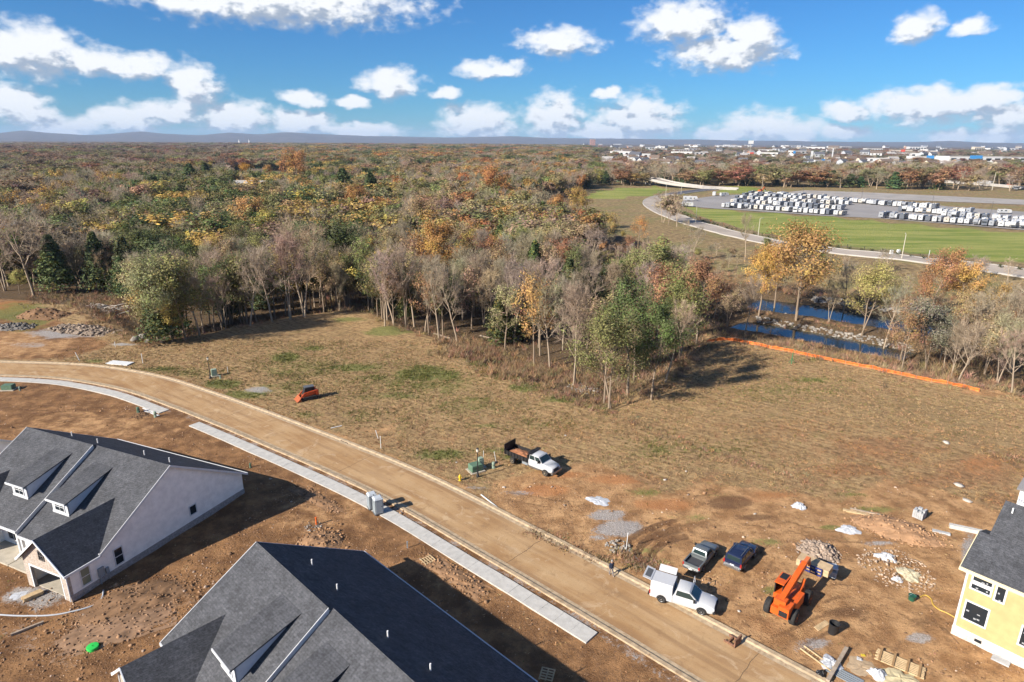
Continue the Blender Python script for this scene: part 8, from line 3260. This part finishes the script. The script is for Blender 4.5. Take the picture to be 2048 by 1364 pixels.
# small roofs by the dozen: built once for each look, then repeated house by house
TOWN_PROTO = []


def town_proto(i):
    w, d, h = ((16, 11, 4.5), (24, 14, 6), (40, 22, 7.5), (18, 12, 6.5))[i % 4]
    t = thing('town_building', '', 'building', group='far town buildings')
    wall, roof = WALLC[(0, 1, 0, 3, 2, 0)[i]], ROOFC[(0, 1, 2, 0, 2, 1)[i]]
    b = MB()
    if i % 4 == 2:
        b.box(-w / 2, w / 2, -d / 2, d / 2, -1, h)
        b.build('wall', wall, t)
        small(t, 'roof', M_CONC, (-w / 2 - .3, w / 2 + .3, -d / 2 - .3, d / 2 + .3, h, h + .7))
    else:
        rh = d * .33
        b.poly_prism([(-w / 2, -d / 2, -1), (-w / 2, d / 2, -1), (-w / 2, d / 2, h), (-w / 2, 0, h + rh), (-w / 2, -d / 2, h)], (w, 0, 0))
        b.build('wall', wall, t)
        b = MB()
        for s in (-1, 1):
            b.poly_prism([(-w / 2 - .5, 0, h + rh + .25), (-w / 2 - .5, s * (d / 2 + .6), h - .12), (-w / 2 - .5, s * (d / 2 + .6), h - .4), (-w / 2 - .5, 0, h + rh - .03)], (w + 1, 0, 0))
        b.build('roof', roof, t)
    for x in (-w * .3, w * .05, w * .3):
        small(t, 'window', M_GLASS, (x - w * .06, x + w * .06, -d / 2 - .05, -d / 2, h * .35, h * .75))
    return t


for i_ in range(6):
    TOWN_PROTO.append(town_proto(i_))
fresh_ = set(range(6))
for (bd_, i_, px_, py_) in TOWN_ROWS:
    q_ = at(px_, py_)
    k_ = int(rng.integers(6))
    D_ = math.hypot(q_[0], q_[1])
    sc_ = {'nearer': 1.0, 'middle': 1.5, 'farthest': 2.3}[bd_] * rng.uniform(.8, 1.15)
    lb_ = f'{nth(i_)} building from the left in the {bd_} band of the town'
    loc_ = (q_[0], q_[1], hz(q_[0], q_[1]))
    rz_ = rng.uniform(-.7, .7)
    if k_ in fresh_:
        fresh_.discard(k_)
        o_ = TOWN_PROTO[k_]
        o_.location, o_.rotation_euler[2], o_['label'] = loc_, rz_, lb_
        o_.scale = (sc_, sc_, sc_ * .95)
    else:
        dup(TOWN_PROTO[k_], loc_, rz_, (sc_, sc_, sc_ * .95), lb_)


def church():
    p = at(489, 291)
    t = thing('church', 'white twin-steepled church on the left horizon', 'church', (p[0], p[1], hz(p[0], p[1])))
    small(t, 'hall', WALLC[0], (-30, 30, -15, 15, 0, 16))
    for x in (-34, 34):
        b = MB()
        b.loft([[(x - 4, -4, 0), (x + 4, -4, 0), (x + 4, 4, 0), (x - 4, 4, 0)], [(x - 4, -4, 24), (x + 4, -4, 24), (x + 4, 4, 24), (x - 4, 4, 24)], [(x - .2, -.2, 42), (x + .2, -.2, 42), (x + .2, .2, 42), (x - .2, .2, 42)]])
        b.build('steeple', WALLC[0], t)


church()


def tall_sign(label, px, py, top, w, h, m, two=False):
    p = at(px, py)
    lo, hi = 0.0, 120.0
    for _ in range(40):
        q = (lo + hi) / 2
        if proj([p[0], p[1], q])[0][1] > top:
            lo = q
        else:
            hi = q
    t = thing('pole_sign', label, 'sign', (p[0], p[1], 0))
    for x in ((-w * .3, w * .3) if two else (0,)):
        k = MB()
        k.tube([(x, 0, -3), (x, 0, lo - h * .5)], .5 if not two else .7, 8)
        k.build('mast', M_POLE, t)
    small(t, 'panel', m, (-w / 2, w / 2, -.6, .6, lo - h, lo))
    small(t, 'panel_frame', M_STEEL, (-w / 2 - .2, w / 2 + .2, -.3, .3, lo - h - .3, lo + .3))


tall_sign('white board sign on a tall rusty mast in the middle town', 1499, 312, 281, 16, 10, M_PVC)
tall_sign('pale board sign on two masts in the left town', 1282, 306, 290, 13, 6, M_PVC)
tall_sign('blue-white round sign near the service building', 1587, 318, 302, 6, 6, M_BLUESIGN)
tall_sign('white pole sign at the left of the service building', 1622, 322, 302, 5, 12, M_PVC, True)
tall_sign('slim white mast sign in the right town', 1663, 322, 297, 2.5, 18, M_PVC)
tall_sign('small white billboard above the left town', 1318, 299, 291, 12, 5, M_PVC)


def power_pole(label, px, py, top):
    b, h = ground_h(px, py, top)
    t = thing('power_pole', label, 'power pole', tuple(b), rng.uniform(-.4, .4), 'power poles')
    k = MB()
    k.tube([(0, 0, -.5), (0, 0, h)], [.28, .18], 8)
    k.build('pole', M_WOODG, t)
    for z in (h - .8, h - 2.4):
        MB().box(-2.0, 2.0, -.12, .12, z - .12, z + .12).build('crossarm', M_WOODG, t)


for lb_, px_, py_, tp_ in (('pale power pole rising behind the bridge', 1345, 352, 327), ('power pole behind the camper lot near the digger', 1523, 384, 351), ('power pole in the town left of the horizon sign', 1404, 330, 300), ('power pole over the middle woods', 1155, 345, 318)):
    power_pole(lb_, px_, py_, tp_)


def digger():
    p = at(1521, 386)
    t = thing('excavator', 'small orange excavator at the earthworks behind the camper lot', 'excavator', (p[0], p[1], .2), .6)
    small(t, 'track', M_TYRE, (-2, 2, -1.5, -.9, 0, .8), (-2, 2, .9, 1.5, 0, .8))
    small(t, 'house', M_ORANGE, (-2.2, 1.2, -1.3, 1.3, .9, 2.4))
    small(t, 'cab', M_BLACK, (.2, 1.6, .2, 1.2, 1.2, 3.0))
    k = MB()
    k.beam((1, -.3, 1.8), (4, -.3, 4.6), .4, .6)
    k.beam((4, -.3, 4.6), (6, -.3, 1.8), .35, .5)
    k.build('boom', M_ORANGE, t)
    k = MB()
    k.poly_prism([(5.6, -.8, 1.8), (6.4, -.8, 1.7), (6.2, -.8, .8), (5.5, -.8, 1.0)], (0, 1.1, 0))
    k.build('bucket', M_STEEL, t)


digger()


# ------------------------------------------------------------------ far hills and the air
def hills():
    pts = [(-200, 264), (0, 266), (45, 261), (100, 266), (170, 270), (225, 268), (285, 264), (330, 268), (400, 270), (460, 266), (520, 269), (575, 264), (640, 268), (700, 271), (760, 273), (900, 275), (1020, 272), (1100, 276), (1250, 277), (1500, 281), (1700, 284), (1850, 284), (1900, 282), (1960, 285), (2250, 289)]
    D0 = 15500.0
    n = 220
    xs = np.linspace(-200, 2250, n)
    ys = np.interp(xs, [p[0] for p in pts], [p[1] for p in pts]) + (fbm(xs, xs * 0, 40, 3) - .5) * 1.6
    crest = []
    for x, y in zip(xs, ys):
        r = ray(x, y)
        k = D0 / math.hypot(r[0], r[1])
        crest.append((r[0] * k, r[1] * k, CAM_H + r[2] * k))
    crest = np.array(crest)
    rows = []
    for j, f in enumerate((-.24, -.18, -.12, -.07, -.03, 0, .04, .1, .16)):
        w = math.cos(min(1, abs(f) / (.24 if f < 0 else .16)) * math.pi / 2) ** 1.3
        q = crest.copy()
        q[:, :2] *= 1 + f
        q[:, 2] = -10 + (crest[:, 2] + 10) * w * (1 if f == 0 else (.85 + .3 * fbm(q[:, 0], q[:, 1], 900, 3)))
        rows.append(q)
    V = np.vstack(rows)
    m = len(rows)
    i = (np.arange(m - 1)[:, None] * n + np.arange(n - 1)[None]).ravel()
    F = np.stack([i, i + 1, i + 1 + n, i + n], 1)
    mm = mat('wooded_hills', (.075, .055, .045), .95, var=.3, vscale=.004)
    o = link('hills', np_mesh('hills', V, F, mm, smooth=True), None)
    o['kind'] = 'structure'


hills()


def haze():
    b = MB()
    b.box(-25000, 25000, -1500, 24500, -45, 330)
    o = b.build('haze', None)
    m = bpy.data.materials.new('haze')
    m.use_nodes = True
    t = m.node_tree
    t.nodes.remove(t.nodes['Principled BSDF'])
    v = t.nodes.new('ShaderNodeVolumePrincipled')
    v.inputs['Color'].default_value = (.55, .73, 1.0, 1)
    v.inputs['Density'].default_value = HAZE_DENSITY
    v.inputs['Anisotropy'].default_value = 0.0
    t.links.new(v.outputs[0], t.nodes['Material Output'].inputs['Volume'])
    o.data.materials.append(m)
    tag(o, 'thin bluish air over the far country', 'haze', kind='stuff')


HAZE_DENSITY = 0.000042
haze()
